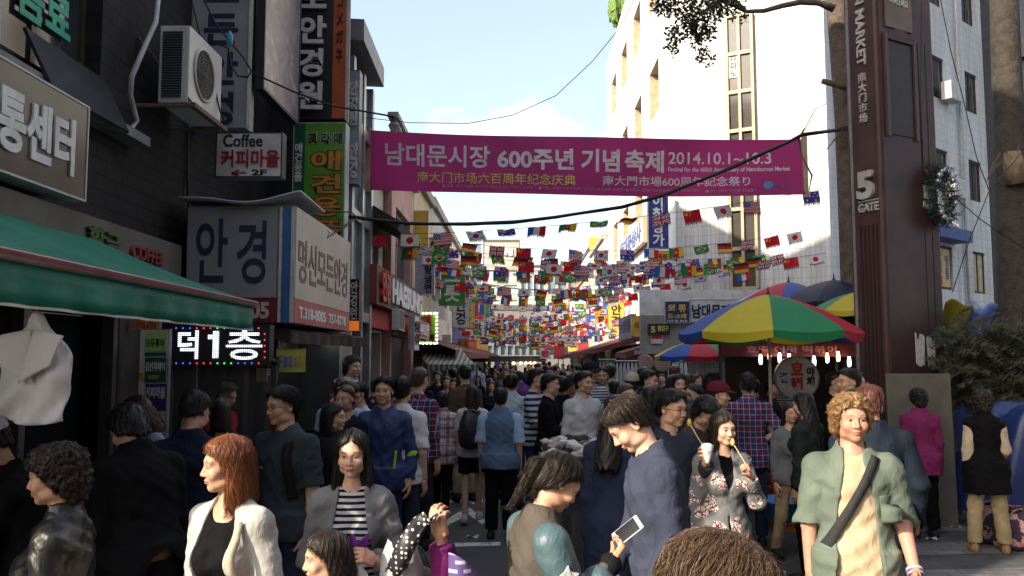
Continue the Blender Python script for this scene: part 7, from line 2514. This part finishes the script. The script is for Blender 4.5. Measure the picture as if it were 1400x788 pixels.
m_.build('rib_pattern', M('deep maroon groove', (.03, .014, .014), .5), gp_)
silver = M('silver letters', (.50, .49, .47), .35, metal=.3)
zz = lambda py: at(1190, py, Y=10.5).z
text('5', gp_, fl(.28, (zz(235) + zz(273)) / 2), uL, UZ, .24, zz(235) - zz(273), silver, .05, .045, name='number_five')
MB().obox(fl(.30, zz(275)), uL, UZ, .15, .008, .008).build('underline', silver, gp_)
text('GATE', gp_, fl(.30, zz(284)), uL, UZ, .29, zz(278) - zz(290), silver, .02, .035)
text('南\n大\n门\n市\n场', gp_, fl(.27, (zz(100) + zz(168)) / 2), uL, UZ, .12, zz(100) - zz(168), silver, .015, .02, line=1.05, name='chinese_lettering')
text('NAMDAEMUN MARKET', gp_, fl(.27, (zz(-120) + zz(90)) / 2), -UZ, uL, zz(-120) - zz(90), .13, silver, .015, .03, name='english_lettering')
zq = lambda py: at(1240, py, Y=10.5).z
MB().obox(fr_(.42, (zq(60) + zq(186)) / 2, .0), uRt, UZ, .25, (zq(60) - zq(186)) / 2, .012).build('dark_panel', M('very dark panel', (.028, .020, .020), .5), gp_)
m_ = MB()
for a in (.14, .70): m_.obox(fr_(a, (zq(50) + zq(190)) / 2, .0), uRt, UZ, .025, (zq(50) - zq(190)) / 2, .035)
m_.build('panel_frame', marl, gp_)
m_ = MB()
arc = [fr_(.42 + .26 * math.cos(t_), zq(58) + .16 * math.sin(t_), .01) for t_ in np.linspace(0, math.pi, 15)]
m_.add([p for p in arc] + [p + nR * .02 for p in arc], [tuple(range(15, 30))] + [(i, i + 1, i + 16, i + 15) for i in range(14)])
m_.build('arch_top', M('dark red arch', (.06, .012, .014), .5), gp_)
MB().obox(fr_(.42, zq(12), .0), uRt, UZ, .26, .28, .02).build('gold_panel', M('tarnished gold panel', (.12, .075, .03), .4, var=.35, vs=4), gp_)
text('어서오세요', gp_, fr_(.42, zq(4), .024), uRt, UZ, .36, .10, silver, .006, .02, name='welcome_lettering')
for a in (.80, .95): MB().obox(fr_(a, 3.0, .0), uRt, UZ, .006, 3.0, .006).build('seam_strip', M('deep maroon groove', (.03, .014, .014), .5), gp_)
text('5', gp_, fr_(.86, zq(266), .012), uRt, UZ, .18, .30, silver, .02, .04, name='right_number')
# torn paper
for k, (a, w_, h_, l) in enumerate(((.58, .20, .40, 'torn white paper on the gate pillar, left piece'), (.80, .18, .36, 'torn white paper on the gate pillar, right piece'))):
    m_ = MB(); rr = random.Random(k + 2)
    top_ = [(a - w_ / 2 + w_ * i / 7, zq(462) + rr.uniform(-.03, .07)) for i in range(8)]
    bot_ = [(a + w_ / 2 * .8 - w_ * .8 * i / 7, zq(503) + rr.uniform(-.0, .05)) for i in range(8)]
    m_.add([fr_(x, z, .012 + .012 * rr.random()) for x, z in top_ + bot_], [(i, i + 1, 14 - i, 15 - i) for i in range(7)])
    tag(m_.build('torn_paper', M('torn white paper', (.5, .5, .52), .8, var=.3, vs=14, bump=.6, bs=25), solid=.004), l, 'paper')
# wreath
wc = fr_(1.02, zq(263), .10)
wr_ = T('wreath', 'dark green wreath with silver baubles on the gate pillar', 'wreath', wc)
m_ = MB(); rw = random.Random(4)
for k in range(1500):
    t_ = rw.uniform(0, 6.283); q = rw.gauss(0, .05); q2 = rw.gauss(0, .045)
    c = wc + uRt * (.20 + q) * math.cos(t_) + UZ * (.33 + q) * math.sin(t_) + nR * q2
    dv = Vector((rw.gauss(0, 1), rw.gauss(0, 1), rw.gauss(0, 1))).normalized()
    sd = dv.orthogonal().normalized() * .009
    m_.quad(c - sd, c + sd, c + sd * .3 + dv * .085, c - sd * .3 + dv * .085)
m_.build('fir_sprigs', M('dull fir green', (.03, .05, .04), .8, var=.5, vs=20), wr_)
for k in range(16):
    t_ = 6.283 * k / 16 + rw.uniform(-.15, .15); r = rw.uniform(.025, .045)
    c = wc + uRt * .19 * math.cos(t_) + UZ * .32 * math.sin(t_) + nR * .07
    MB().lathe([(.002, -r), (r * .7, -r * .7), (r, 0), (r * .7, r * .7), (.002, r)], tuple(c), 12).build('bauble', M('silver bauble', (.42, .42, .45), .25, metal=.7), wr_, smooth=True)

# plywood board leaning on the pillar foot
bc = at(1257, 510, Y=9.72)
MB_ = MB().obox((bc.x, 9.74, (bc.z - .02) / 2 + .0), UX, Vector((0, .03, 1)), .37, bc.z / 2, .012)
tag(MB_.build('plywood_board', M('weathered plywood', (.11, .10, .08), .8, var=.25, vs=3, bump=.3), bevel=.02), 'weathered grey brown plywood board standing before the gate pillar', 'board')

# ------------------------------------------------------------------ trees and bush
bark = M('rough grey brown bark', (.11, .085, .07), .9, var=.4, vs=9, bump=1, bs=26)
barkd = M('dark grey bark', (.045, .038, .033), .9, var=.45, vs=9, bump=1, bs=26)
leafM = M('dark tree leaves', (.045, .06, .025), .6, var=.5, vs=25)


def leaves(m, c, rx, ry, rz, n, s, rg_, dens=None):
    for k in range(n):
        while True:
            q = Vector((rg_.uniform(-1, 1), rg_.uniform(-1, 1), rg_.uniform(-1, 1)))
            if q.length < 1: break
        p = Vector(c) + Vector((q.x * rx, q.y * ry, q.z * rz))
        a = Vector((rg_.gauss(0, 1), rg_.gauss(0, 1), rg_.gauss(0, .7))).normalized()
        b = a.orthogonal().normalized(); b = (b + a.cross(b) * rg_.uniform(-1, 1)).normalized()
        l = s * rg_.uniform(.6, 1.3)
        m.add([p, p + a * l * .5 + b * l * .3, p + a * l, p + a * l * .5 - b * l * .3], [(0, 1, 2, 3)])


rl = random.Random(9)
t1 = T('street_tree', 'leaning street tree behind the gate pillar with one leafy bough', 'tree', (4.75, 12.3, 0))
tr_pts = [(1178, 740), (1172, 560), (1168, 400), (1163, 280), (1158, 160), (1150, 60), (1142, -30), (1130, -110)]
P_ = [at(x, y, Y=12.3) for x, y in tr_pts]
P_[0].z = 0
m_ = MB().tube(P_, [.24, .2, .19, .18, .18, .17, .16, .13], 14)
m_.build('trunk', bark, t1, smooth=True)
for i, (pp_, rr_) in enumerate((([(1140, 12), (1120, 4), (1095, 3), (1070, 8), (1045, 15), (1020, 16), (1000, 6), (985, 2), (965, 14), (945, 24)], [.06, .05, .045, .04, .035, .03, .026, .02, .015, .008]), ([(1160, 122), (1146, 117), (1132, 113), (1124, 111)], [.05, .045, .045, .042]), ([(1165, 170), (1140, 178), (1118, 181)], [.02, .014, .008]), ([(1168, 160), (1142, 190), (1130, 205)], [.018, .012, .006]), ([(1100, 176), (1092, 190), (1096, 214), (1110, 240), (1106, 262)], [.012, .018, .012, .014, .006]), ([(1020, 16), (985, -20), (950, -40), (900, -30)], [.03, .026, .02, .01]))):
    MB().tube([at(x, y, Y=11.9 + .02 * i) for x, y in pp_], rr_, 8).build('branch', bark, t1, smooth=True)
m_ = MB()
for x, y, rx, rz, n in ((925, 5, .33, .22, 260), (960, 20, .32, .26, 300), (985, 5, .28, .18, 200), (935, 40, .26, .18, 150), (950, 35, .2, .2, 150), (918, 55, .10, .10, 40), (905, 8, .16, .10, 60), (955, 55, .10, .08, 55), (968, 46, .09, .12, 55), (960, 75, .08, .09, 40), (970, 85, .05, .05, 18), (922, 68, .07, .06, 20), (1010, 12, .12, .08, 40), (1018, 26, .04, .04, 10), (940, -45, .6, .35, 500), (1040, -40, .5, .25, 250)):
    c = at(x, y, Y=11.95)
    leaves(m_, c, rx, .3, rz, int(n * 1.6), .075, rl)
m_.build('crown', leafM, t1)
t2 = T('street_tree', 'thick bare tree trunk with a broken stub at the right edge', 'tree', (6.75, 11.3, 0))
P_ = [at(x, y, Y=11.3) for x, y in ((1405, 760), (1400, 600), (1392, 450), (1388, 340), (1384, 240), (1378, 140), (1374, 40), (1370, -80))]
P_[0].z = 0
MB().tube(P_, [.27, .24, .23, .23, .21, .19, .18, .17], 16).build('trunk', barkd, t2, smooth=True)
MB().tube([at(1390, 250, Y=11.1), at(1386, 225, Y=11.05), at(1384, 208, Y=11.0)], [.14, .13, .10], 12).build('broken_stub', M('pale broken wood', (.2, .15, .1), .9, var=.4, vs=14), t2, smooth=True)
for x, y, x2, y2 in ((1372, 222, 1350, 245), (1380, 215, 1365, 205), (1388, 212, 1400, 200), (1368, 210, 1348, 250)): MB().tube([at(x, y, Y=11), at((x + x2) / 2, (y + y2) / 2 - 6, Y=10.98), at(x2, y2, Y=10.95)], [.012, .01, .005], 5).build('twig', bark, t2)
bs_ = T('evergreen_bush', 'dark straggly evergreen bush right of the gate pillar', 'bush', (6.4, 10.6, 0))
m_ = MB()
for k in range(9):
    c = at(1305 + k * 13, 530, Y=10.6)
    m_.tube([(c.x, 10.6, 0), (c.x + rl.uniform(-.1, .1), 10.5 + rl.uniform(-.2, .2), 1.1), (c.x + rl.uniform(-.3, .3), 10.4, 2.0 + rl.uniform(-.1, .35))], [.03, .02, .006], 6)
m_.build('stems', bark, bs_)
m_ = MB()
for k in range(420):
    px, py = rl.uniform(1296, 1415), rl.uniform(436, 556)
    if py < 465 and rl.random() < .6: continue
    c = at(px, py, Y=10.6 + rl.uniform(-.4, .4))
    # flat fronds: a spine with paired needles
    dv = Vector((rl.uniform(-1, 1), rl.uniform(-1, .2), rl.uniform(-.3, .5))).normalized()
    sd = dv.orthogonal().normalized()
    for j in range(26):
        s = j / 26
        p = c + dv * .42 * s - UZ * .10 * s * s
        for sg in (-1, 1):
            a = (dv * .5 + sd * sg + Vector((rl.gauss(0, .3), rl.gauss(0, .3), rl.gauss(0, .3)))).normalized()
            l = .13 * (1 - s * .6)
            b = a.orthogonal().normalized() * .008
            m_.quad(p - b, p + b, p + a * l + b * .3, p + a * l - b * .3)
m_.build('foliage', M('brownish evergreen needles', (.040, .044, .022), .8, var=.55, vs=5), bs_)


def heap(name, label, x0, x1, y0, y1, zf, mat, cat, n=30, seed=1, amp=.08):
    """rumpled sheet draped over goods"""
    def fn(u, v):
        x, y = x0 + (x1 - x0) * u, y0 + (y1 - y0) * v
        e = min(1, min(u, 1 - u, v, 1 - v) * 7)
        z = zf(u, v) * (.15 + .85 * math.sin(e * math.pi / 2)) + amp * (math.sin(9 * u + seed + 3 * math.sin(5 * v)) * math.sin(7 * v + 2 * seed) + .5 * abs(math.sin(17 * u - 8 * v + seed))) * e
        return (x, y + .05 * math.sin(12 * u + seed), max(.01, z))
    return tag(MB().grid(fn, n, n).build(name, mat, smooth=True), label, cat)


tarpb = M('blue tarpaulin', (.02, .06, .24), .35, var=.25, vs=3, bump=.5, bs=6, spec=.5)
tarpd = M('deep blue tarpaulin', (.014, .030, .12), .4, var=.3, vs=3, bump=.5, bs=6, spec=.5)
heap('tarpaulin', 'rumpled deep blue tarpaulin over goods behind the woman in the black vest', 5.0, 8.4, 9.0, 10.2, lambda u, v: 1.25 + .15 * math.sin(5 * u), tarpd, 'tarpaulin', 40, 2)
heap('tarpaulin', 'bright blue tarpaulin bundle above the evergreen bush', 6.3, 7.9, 11.8, 13, lambda u, v: 2.45 + .12 * math.sin(7 * u), tarpb, 'tarpaulin', 36, 5, .12)
c = at(1312, 425, Y=12.2)
tag(MB().grid(lambda u, v: (c.x - .2 + .4 * u, 12.2 + .2 * v, c.z + .12 - .34 * v - .2 * u * v + .05 * math.sin(6 * u)), 12, 8).build('yellow_tarpaulin', M('yellow tarpaulin', (.3, .25, .02), .45, bump=.5, bs=8), smooth=True, solid=.01), 'yellow tarpaulin corner tied up beside the pillar', 'tarpaulin')
cp = T('shop_canopy', 'small blue canopy with silver pots on the white shaded wall', 'canopy', (9.6, 22, 4.9))
c0_ = A1 + uR * 5.5 + uR.cross(UZ) * .25 + UZ * (at(1310, 312, Y=22.3).z)
MB().obox(c0_, uR, UZ, 1.3, .16, .25).build('canopy_box', M('faded blue canopy', (.05, .085, .22), .6), cp)
for k in range(8):
    p = c0_ + uR * (-.9 + k * .24) + UZ * .16
    MB().lathe([(.05, 0), (.10, .06), (.11, .16), (.06, .22), (.02, .26 + .05 * (k % 3))], tuple(p), 10).build('pot', M('dull silver pot', (.4, .4, .42), .3, metal=.6), cp, smooth=True)
flM = C('dark floral bag cloth', (.04, .03, .05), pat='print', c2=((.35, .12, .14), (.3, .3, .26)))
for k, (px, py, dd) in enumerate(((1352, 735, 8.6), (1388, 738, 8.4), (1325, 728, 8.9))):
    p = at(px, py, Z=0)
    bag('floral_bag', ['dark floral holdall behind the khaki trouser legs', 'dark floral holdall at the right edge of the frame', 'dark floral holdall left of the khaki trousers'][k], (p.x, dd, 0), (.55, .35, .38), flM, seed=k, handle=.06)

# ------------------------------------------------------------------ pancake stall with bulbs and round sign
sd_ = 11.3
st_ = T('food_stall', 'food stall with a red fascia and a row of bare bulbs beside the gate pillar', 'stall', (4.0, 11.6, 0))
a, b = at(985, 480, Y=sd_), at(1178, 480, Y=sd_)
MB().obox(((a.x + b.x) / 2, sd_, at(1080, 478, Y=sd_).z), UX, UZ, (b.x - a.x) / 2, .095, .02).build('fascia', M('dark red fascia', (.11, .012, .013), .6, var=.25), st_)
text('호떡 어묵 떡볶이', st_, ((a.x + b.x) / 2, sd_ - .024, at(1080, 478, Y=sd_).z), UX, UZ, 1.2, .10, M('dim pink letters', (.4, .15, .14), .5), .003, .02)
m_ = MB()
for x in (a.x, b.x): m_.tube([(x, sd_ + .03, 0), (x, sd_ + .03, 2.1)], .018, 6)
m_.build('frame', darksteel, st_)
MB().box((a.x, sd_ + .1, 0), (b.x, sd_ + .8, .85)).build('counter', M('scuffed steel counter', (.14, .14, .14), .4, metal=.5, var=.3), st_)
MB().box((a.x + .45, sd_ + 1.6, 0), (b.x + .6, sd_ + 1.65, 2.4)).build('back_cloth', M('dim brown cloth', (.05, .035, .03), .8), st_)
MB().box((a.x - .15, sd_ - .05, at(1080, 470, Y=sd_).z + .02), (b.x + .1, sd_ + 1.7, at(1080, 470, Y=sd_).z + .05)).build('roof_sheet', M('red brown sheet', (.10, .025, .025), .7), st_)
for k, (px, py, wm) in enumerate(((1040, 492, 0), (1052, 487, 1), (1066, 490, 0), (1079, 491, 0), (1113, 494, 0), (1131, 490, 1), (1146, 488, 1), (1161, 495, 0))):
    p = at(px, py, Y=sd_ - .12 + .02 * (k % 3))
    t = T('bulb_lamp', f'{["cool white", "warm yellow"][wm]} bare bulb, {["first", "second", "third", "fourth", "fifth", "sixth", "seventh", "eighth"][k]} from the left in the stall row', 'lamp', p, 'bare bulbs along the food stall')
    MB().lathe([(.004, -.065), (.020, -.052), (.024, 0), (.019, .045), (.014, .07)], tuple(p), 12).build('bulb', M(['cool bulb', 'warm bulb'][wm], [(.9, .95, 1), (1, .62, .25)][wm], .3, emit=3.5), t, smooth=True)
    MB().lathe([(.018, .07), (.018, .11), (.008, .13)], tuple(p), 8).build('socket', darksteel, t)
    MB().tube([p + UZ * .12, p + UZ * .22], .004, 4).build('cord', cab, t)
p = at(1089, 517, Y=10.9)
rs = T('round_sign', 'round white stall sign with red and blue Korean letters', 'sign', (p.x, 10.9, p.z - .28))
MB().lathe([(.002, -.03), (.265, -.03), (.28, -.02), (.28, .02), (.265, .03), (.002, .03)], tuple(p), 44, axis='y').build('disc', M('white enamel disc', (.42, .42, .42), .4), rs)
MB().lathe([(.268, -.034), (.285, -.034), (.285, .034), (.268, .034), (.268, -.034)], tuple(p), 44, axis='y').build('rim', M('grey disc rim', (.2, .2, .2), .4), rs)
q = p + Vector((0, -.034, 0))
text('호\n떡', rs, q + Vector((.0, 0, .01)), UX, UZ, .16, .40, M('stall red ink', (.45, .03, .04), .5), .004, .06)
text('꿀', rs, q + Vector((-.17, 0, .0)), UX, UZ, .10, .13, M('stall blue ink', (.03, .07, .25), .5), .004, .05)
text('야\n채', rs, q + Vector((.17, 0, .02)), UX, UZ, .11, .25, inkk, .004, .04)
MB().tube([(p.x, 10.95, 0), (p.x, 10.95, p.z - .26)], .016, 6).build('post', darksteel, rs)
for k, (px, py, dd, cl, l) in enumerate(((1080, 640, 9.6, 'orange', 'orange crate under the round stall sign'), (1075, 690, 8.6, 'light blue', 'light blue basin on the ground beside the blond man'))):
    p = at(px, py, Y=dd)
    if k == 0:
        t = T('crate', l, 'crate', (p.x, dd, 0))
        m_ = MB()
        for i in range(5):
            z = .08 + i * .14
            for sx_ in (-1, 1): m_.box((p.x - .22, dd + sx_ * .16 - .01, z), (p.x + .22, dd + sx_ * .16 + .01, z + .1)); m_.box((p.x + sx_ * .22 - .01, dd - .16, z), (p.x + sx_ * .22 + .01, dd + .16, z + .1))
        m_.box((p.x - .22, dd - .16, .0), (p.x + .22, dd + .16, .06))
        m_.build('slatted_sides', M('orange plastic', (.45, .12, .02), .5), t)
    else:
        tag(MB().lathe([(.14, 0), (.2, .02), (.26, .2), (.28, .2), (.27, .22), (.25, .21), (.19, .04), (.01, .03)], (p.x, dd, .28), 24).build('basin', M('light blue plastic', (.05, .2, .45), .4), smooth=True), l, 'basin')
tag(MB().box((3.0, 8.4, 0), (3.5, 8.85, .28)).build('goods_box', M('dark box', (.03, .03, .03), .7), bevel=.01), 'low dark box under the light blue basin', 'box')

# ------------------------------------------------------------------ sock cart and stool
cy = 7.15
a, b = at(738, 628, Y=cy), at(832, 628, Y=cy)
ct = T('sock_cart', 'street cart with a dark cloth top loaded with folded socks', 'cart', ((a.x + b.x) / 2, cy + .2, 0))
zc = a.z
MB().obox(((a.x + b.x) / 2, cy + .22, zc - .03), UX, UY, (b.x - a.x) / 2, .34, .03).build('table_top', M('dark cart cloth', (.02, .02, .022), .8), ct)
for x in (a.x + .03, b.x - .03):
    for y in (cy - .08, cy + .52): MB().tube([(x, y, .14), (x, y, zc - .05)], .014, 6).build('leg', darksteel, ct)
for x in (a.x + .12, b.x - .1): MB().lathe([(.05, -.03), (.13, -.03), (.14, -.015), (.14, .015), (.13, .03), (.05, .03)], (x, cy - .05, .14), 20, axis='x').build('wheel', M('black rubber', (.02, .02, .02), .7), ct, smooth=True)
heap('cart_sacks', 'dark sacks stored underneath the sock cart', a.x + .1, b.x - .05, cy - .02, cy + .5, lambda u, v: .62, M('dark sack cloth', (.03, .032, .036), .8), 'sacks', 20, 3, .05)
sock = None
rs_ = random.Random(8)
scol = [M(f'sock cloth {n}', c_, .9, bump=.4, bs=60) for n, c_ in (('cream', (.5, .46, .4)), ('white', (.56, .56, .56)), ('grey', (.22, .22, .23)), ('black', (.015, .015, .017)), ('taupe', (.3, .24, .2)))]
snm = ['cream', 'white', 'grey', 'black', 'taupe']
m_ = MB().grid(lambda u, v: ((.085 - .02 * abs(math.sin(3 * u))) * math.cos(math.pi * (v - .5)) ** .5 * math.cos(6.283 * u), .16 * (v - .5), (.032 + .008 * math.sin(6.28 * v * 2)) * math.cos(math.pi * (v - .5)) ** .5 * math.sin(6.283 * u)), 16, 10)
sm_ = m_.mesh('sock_bundle', scol[0], smooth=True)
for k in range(34):
    r_, c_ = k % 9, k // 9
    o = bpy.data.objects.new('sock_bundle', sm_); COL.objects.link(o)
    ci = rs_.choice([0, 0, 1, 1, 2, 3, 3, 4])
    o.location = (a.x + .07 + (b.x - a.x - .1) * r_ / 8.5, cy - .05 + .17 * (c_ % 3) + rs_.uniform(-.03, .03), zc + .035 + (.06 if c_ == 3 else 0) + .03 * (c_ % 3) + rs_.uniform(0, .03))
    o.rotation_euler = (rs_.uniform(-.5, .5), rs_.uniform(-.5, .5), rs_.uniform(0, 3))
    o.scale = [rs_.uniform(.8, 1.25)] * 3
    o.material_slots[0].link = 'OBJECT'; o.material_slots[0].material = scol[ci]
    tag(o, f'{snm[ci]} folded sock bundle in the pile on the sock cart', 'socks', 'sock bundles piled on the cart')
p = at(814, 697, Y=7.7)
sl_ = T('plastic_stool', 'red plastic stool with a dark cushion beside the sock cart', 'stool', (p.x, 7.7, 0))
MB().lathe([(.002, p.z - .02), (.15, p.z - .02), (.165, p.z), (.15, p.z + .035), (.002, p.z + .045)], (p.x, 7.7, 0), 20).build('seat', M('dark cushion', (.05, .05, .055), .6), sl_, smooth=True)
for x in (-1, 1):
    for y in (-1, 1): MB().tube([(p.x + x * .17, 7.7 + y * .17, 0), (p.x + x * .11, 7.7 + y * .11, p.z - .02)], [.026, .022], 6).build('leg', M('red plastic', (.42, .012, .02), .4), sl_)
MB().lathe([(.14, p.z * .5), (.15, p.z * .5), (.15, p.z * .5 + .03), (.14, p.z * .5 + .03), (.14, p.z * .5)], (p.x, 7.7, 0), 16).build('ring', MATS['red plastic'], sl_)

# ------------------------------------------------------------------ stalls along both sides further down
def stall(label, x0, x1, y0, y1, z0, z1, mat, side=1, group='covered stalls along the right side'):
    t = T('market_stall', label, 'stall', ((x0 + x1) / 2, (y0 + y1) / 2, 0), group)
    MB().grid(lambda u, v: ((x1 if side > 0 else x0) + ((x0 - x1) if side > 0 else (x1 - x0)) * v, y0 + (y1 - y0) * u, z1 - (z1 - z0) * v + .015 * math.sin(15 * u)), 16, 5).build('awning', mat, t, smooth=True, solid=.01)
    xf_ = x0 if side > 0 else x1
    MB().grid(lambda u, v: (xf_, y0 + (y1 - y0) * u, z0 - .14 * v), 16, 1).build('valance', mat, t, solid=.008)
    MB().grid(lambda u, v: (x1 + (x0 - x1) * u, y0, (z1 - (z1 - z0) * u if side > 0 else z0 + (z1 - z0) * u) - .14 * v), 6, 1).build('side_flap', mat, t, solid=.008)
    for y in (y0 + .05, y1 - .05): MB().tube([(xf_ + .03 * side, y, 0), (xf_ + .03 * side, y, z0)], .018, 6).build('post', darksteel, t)
    MB().box((x0 + .2, y0 + .1, 0), (x1 - .1, y1 - .1, .8)).build('counter', M('stall counter cloth', (.09, .07, .06), .8), t)
    return t


mar2 = M('red brown awning', (.15, .05, .045), .8, var=.25, vs=3)
stall('maroon roofed stall nearest the grey fascia on the right side', 2.75, 4.0, 22.2, 24.6, 2.05, 2.4, mar2)
stall('dark maroon stall second from the grey fascia', 2.3, 3.9, 25.2, 28.6, 2.2, 2.65, maroon)
stall('red brown stall further down, left of the hanging clothes', 2.0, 3.9, 29.5, 33.5, 2.1, 2.7, mar2)
stall('maroon stall deep in the street on the right', 1.7, 3.9, 34.5, 39, 2.0, 2.6, maroon)


def stripeM2():
    m, t, p = basemat('green grey striped canvas')
    geo = N(t, 'NewGeometry'); sp = N(t, 'SeparateXYZ'); t.links.new(geo.outputs['Position'], sp.inputs[0])
    d_ = N(t, 'Math', operation='DIVIDE'); d_.inputs[1].default_value = .11
    f = N(t, 'Math', operation='FRACT'); l = N(t, 'Math', operation='LESS_THAN'); l.inputs[1].default_value = .4
    t.links.new(sp.outputs[0], d_.inputs[0]); t.links.new(d_.outputs[0], f.inputs[0]); t.links.new(f.outputs[0], l.inputs[0])
    x = N(t, 'Mix', data_type='RGBA'); x.inputs[6].default_value = (.10, .115, .10, 1); x.inputs[7].default_value = (.32, .32, .28, 1)
    t.links.new(l.outputs[0], x.inputs[0]); t.links.new(x.outputs[2], p.inputs['Base Color']); p.inputs['Roughness'].default_value = .8
    return m


sm2 = stripeM2()
t = T('striped_awning', 'grey green striped stall awning on the left side of the street', 'awning', (-1.7, 19, 0))
A_, B_, C_, D_ = at(574, 476, Y=20), at(630, 476, Y=20), at(652, 499, Y=17.9), at(584, 499, Y=17.9)
MB().grid(lambda u, v: (A_ * (1 - u) + B_ * u) * (1 - v) + (D_ * (1 - u) + C_ * u) * v - UZ * .05 * math.sin(math.pi * v), 20, 8).build('canopy', sm2, t, smooth=True, solid=.008)
MB().grid(lambda u, v: D_ * (1 - u) + C_ * u - UZ * (.10 * v + .03 * v * abs(math.sin(40 * u))), 60, 2).build('valance', sm2, t, solid=.006)
for q in (C_, D_): MB().tube([(q.x, q.y + .02, 0), (q.x, q.y + .02, q.z)], .016, 6).build('post', darksteel, t)
a, b = at(648, 490, Y=38), at(747, 490, Y=38)
t = T('street_pavilion', 'dark flat roofed stall across the far street with small lamps', 'stall', ((a.x + b.x) / 2, 39, 0))
MB().box((a.x, 38, at(700, 495, Y=38).z), (b.x, 40.5, at(700, 487, Y=38).z)).build('roof', M('dark pavilion roof', (.035, .033, .032), .7), t)
for x in (a.x + .1, at(698, 490, Y=38).x, b.x - .1): MB().box((x - .06, 38.05, 0), (x + .06, 38.17, at(700, 495, Y=38).z)).build('post', darksteel, t)
for k, px in enumerate((702, 712, 719, 725, 731)):
    p = at(px, 497, Y=37.95)
    MB().lathe([(.01, -.05), (.06, -.02), (.07, .02), (.03, .06)], tuple(p), 8).build('lamp', M('warm bulb', (1, .62, .25), .3, emit=9), t, smooth=True)
MB().grid(lambda u, v: (at(676, 500, Y=37.9).x + .25 * u, 37.9, 1.75 - .55 * v), 4, 4).build('blue_cloth', M('blue cloth', (.03, .08, .35), .7), t)
# clothes hanging on the right
for k, (px0, px1, py, dd, cl, n, l) in enumerate(((841, 872, 494, 14.5, 'white', 6, 'rail of hanging white garments behind the crowd on the right'), (912, 940, 494, 15.5, 'white', 5, 'second rail of white garments under the small parasol'), (818, 842, 492, 18, 'dusty pink', 5, 'rail of dusty pink garments left of the white ones'))):
    a, b = at(px0, py, Y=dd), at(px1, py, Y=dd)
    t = T('clothes_rail', l, 'clothes rail', ((a.x + b.x) / 2, dd, 0))
    MB().tube([a, b], .015, 6).build('rail', M('steel arm', (.3, .3, .3), .4, metal=.7), t)
    for x in (a.x, b.x): MB().tube([(x, dd, 0), (x, dd, a.z)], .015, 6).build('post', darksteel, t)
    for i in range(n):
        x = a.x + (b.x - a.x) * (i + .5) / n
        ww = (b.x - a.x) / n * .48
        MB().grid(lambda u, v: (x + ww * math.cos(6.283 * u) * (.35 + .65 * min(1, v * 5)), dd + .05 * math.sin(6.283 * u) + .02 * math.sin(14 * u + 4 * v), a.z - .03 - .62 * v), 20, 8).build('garment', M(cl + ' garment', (.52, .54, .58) if k < 2 else (.35, .22, .18), .85, var=.15), t, smooth=True)
    if k == 0:
        for px in (882, 898): pass
for k, (px, py, dd) in enumerate(((882, 496, 15), (905, 497, 15))):
    p = at(px, py, Y=dd)
    tag(MB().lathe([(.002, -.03), (.12, -.03), (.15, -.015), (.15, .015), (.12, .03), (.002, .03)], tuple(p), 24, axis='y').build('straw_hat', M('pinkish straw', (.3, .2, .17), .8, var=.3, vs=20)), ['round pinkish hat hung left above the crowd by the white garments', 'round pinkish hat hung right of the other hat'][k], 'hat')
# smaller hanging signs deep in the street
rg = random.Random(21)
cols = [('yellow', (.55, .40, .05)), ('red', (.42, .04, .05)), ('white', (.55, .56, .58)), ('blue', (.04, .09, .32)), ('green', (.05, .25, .06)), ('orange', (.55, .2, .03))]
for k in range(34):
    sd = -1 if k % 2 == 0 else 1
    y = (22.3 if sd < 0 else 30) + k * 1.05 + rg.uniform(-.3, .3)
    w_, h_ = rg.uniform(.45, .8), rg.uniform(.7, 1.3 if y < 32 else 2.0)
    x = (XL + .15 + w_ / 2) if sd < 0 else (3.85 - w_ / 2)
    z = rg.uniform(2.7, 3.9) + h_ / 2
    cn, cc = cols[rg.randrange(6)]
    if k == 0: cn, cc = cols[4]
    t, c = sgn('hanging_sign', f'{cn} sign sticking out over the {"left" if sd < 0 else "right"} shop fronts deep in the street', (x, y, z), UX, w_, h_, .12, M('far sign ' + cn, cc, .5), edgeg, group='signs sticking out deep in the street', frame=.02)
    text(rg.choice(['안\n경', '의\n류', '신\n발', '가\n방', '모\n자', '식\n당', '약\n국', '그\n릇']), t, (x, y - .068, z), UX, UZ, w_ * .6, h_ * .8, inkk if cn in ('yellow', 'white', 'orange') else wht, .006, .03)
# litter
rl2 = random.Random(2)
for k, (px, py) in enumerate(((1272, 738), (1305, 722), (1120, 752), (645, 735))):
    p = at(px, py, Z=0)
    tag(MB().grid(lambda u, v: (p.x - .06 + .12 * u + .02 * v, p.y - .04 + .08 * v, .012 + .012 * math.sin(5 * u + 3 * v)), 5, 4).build('paper_scrap', M('white paper scrap', (.5, .5, .5), .8), smooth=True), ['paper scrap on the paving below the magenta jacket', 'paper scrap between the magenta jacket and the black vest', 'paper scrap behind the hand of the blond man', 'paper scrap on the road near the white road marking'][k], 'litter')
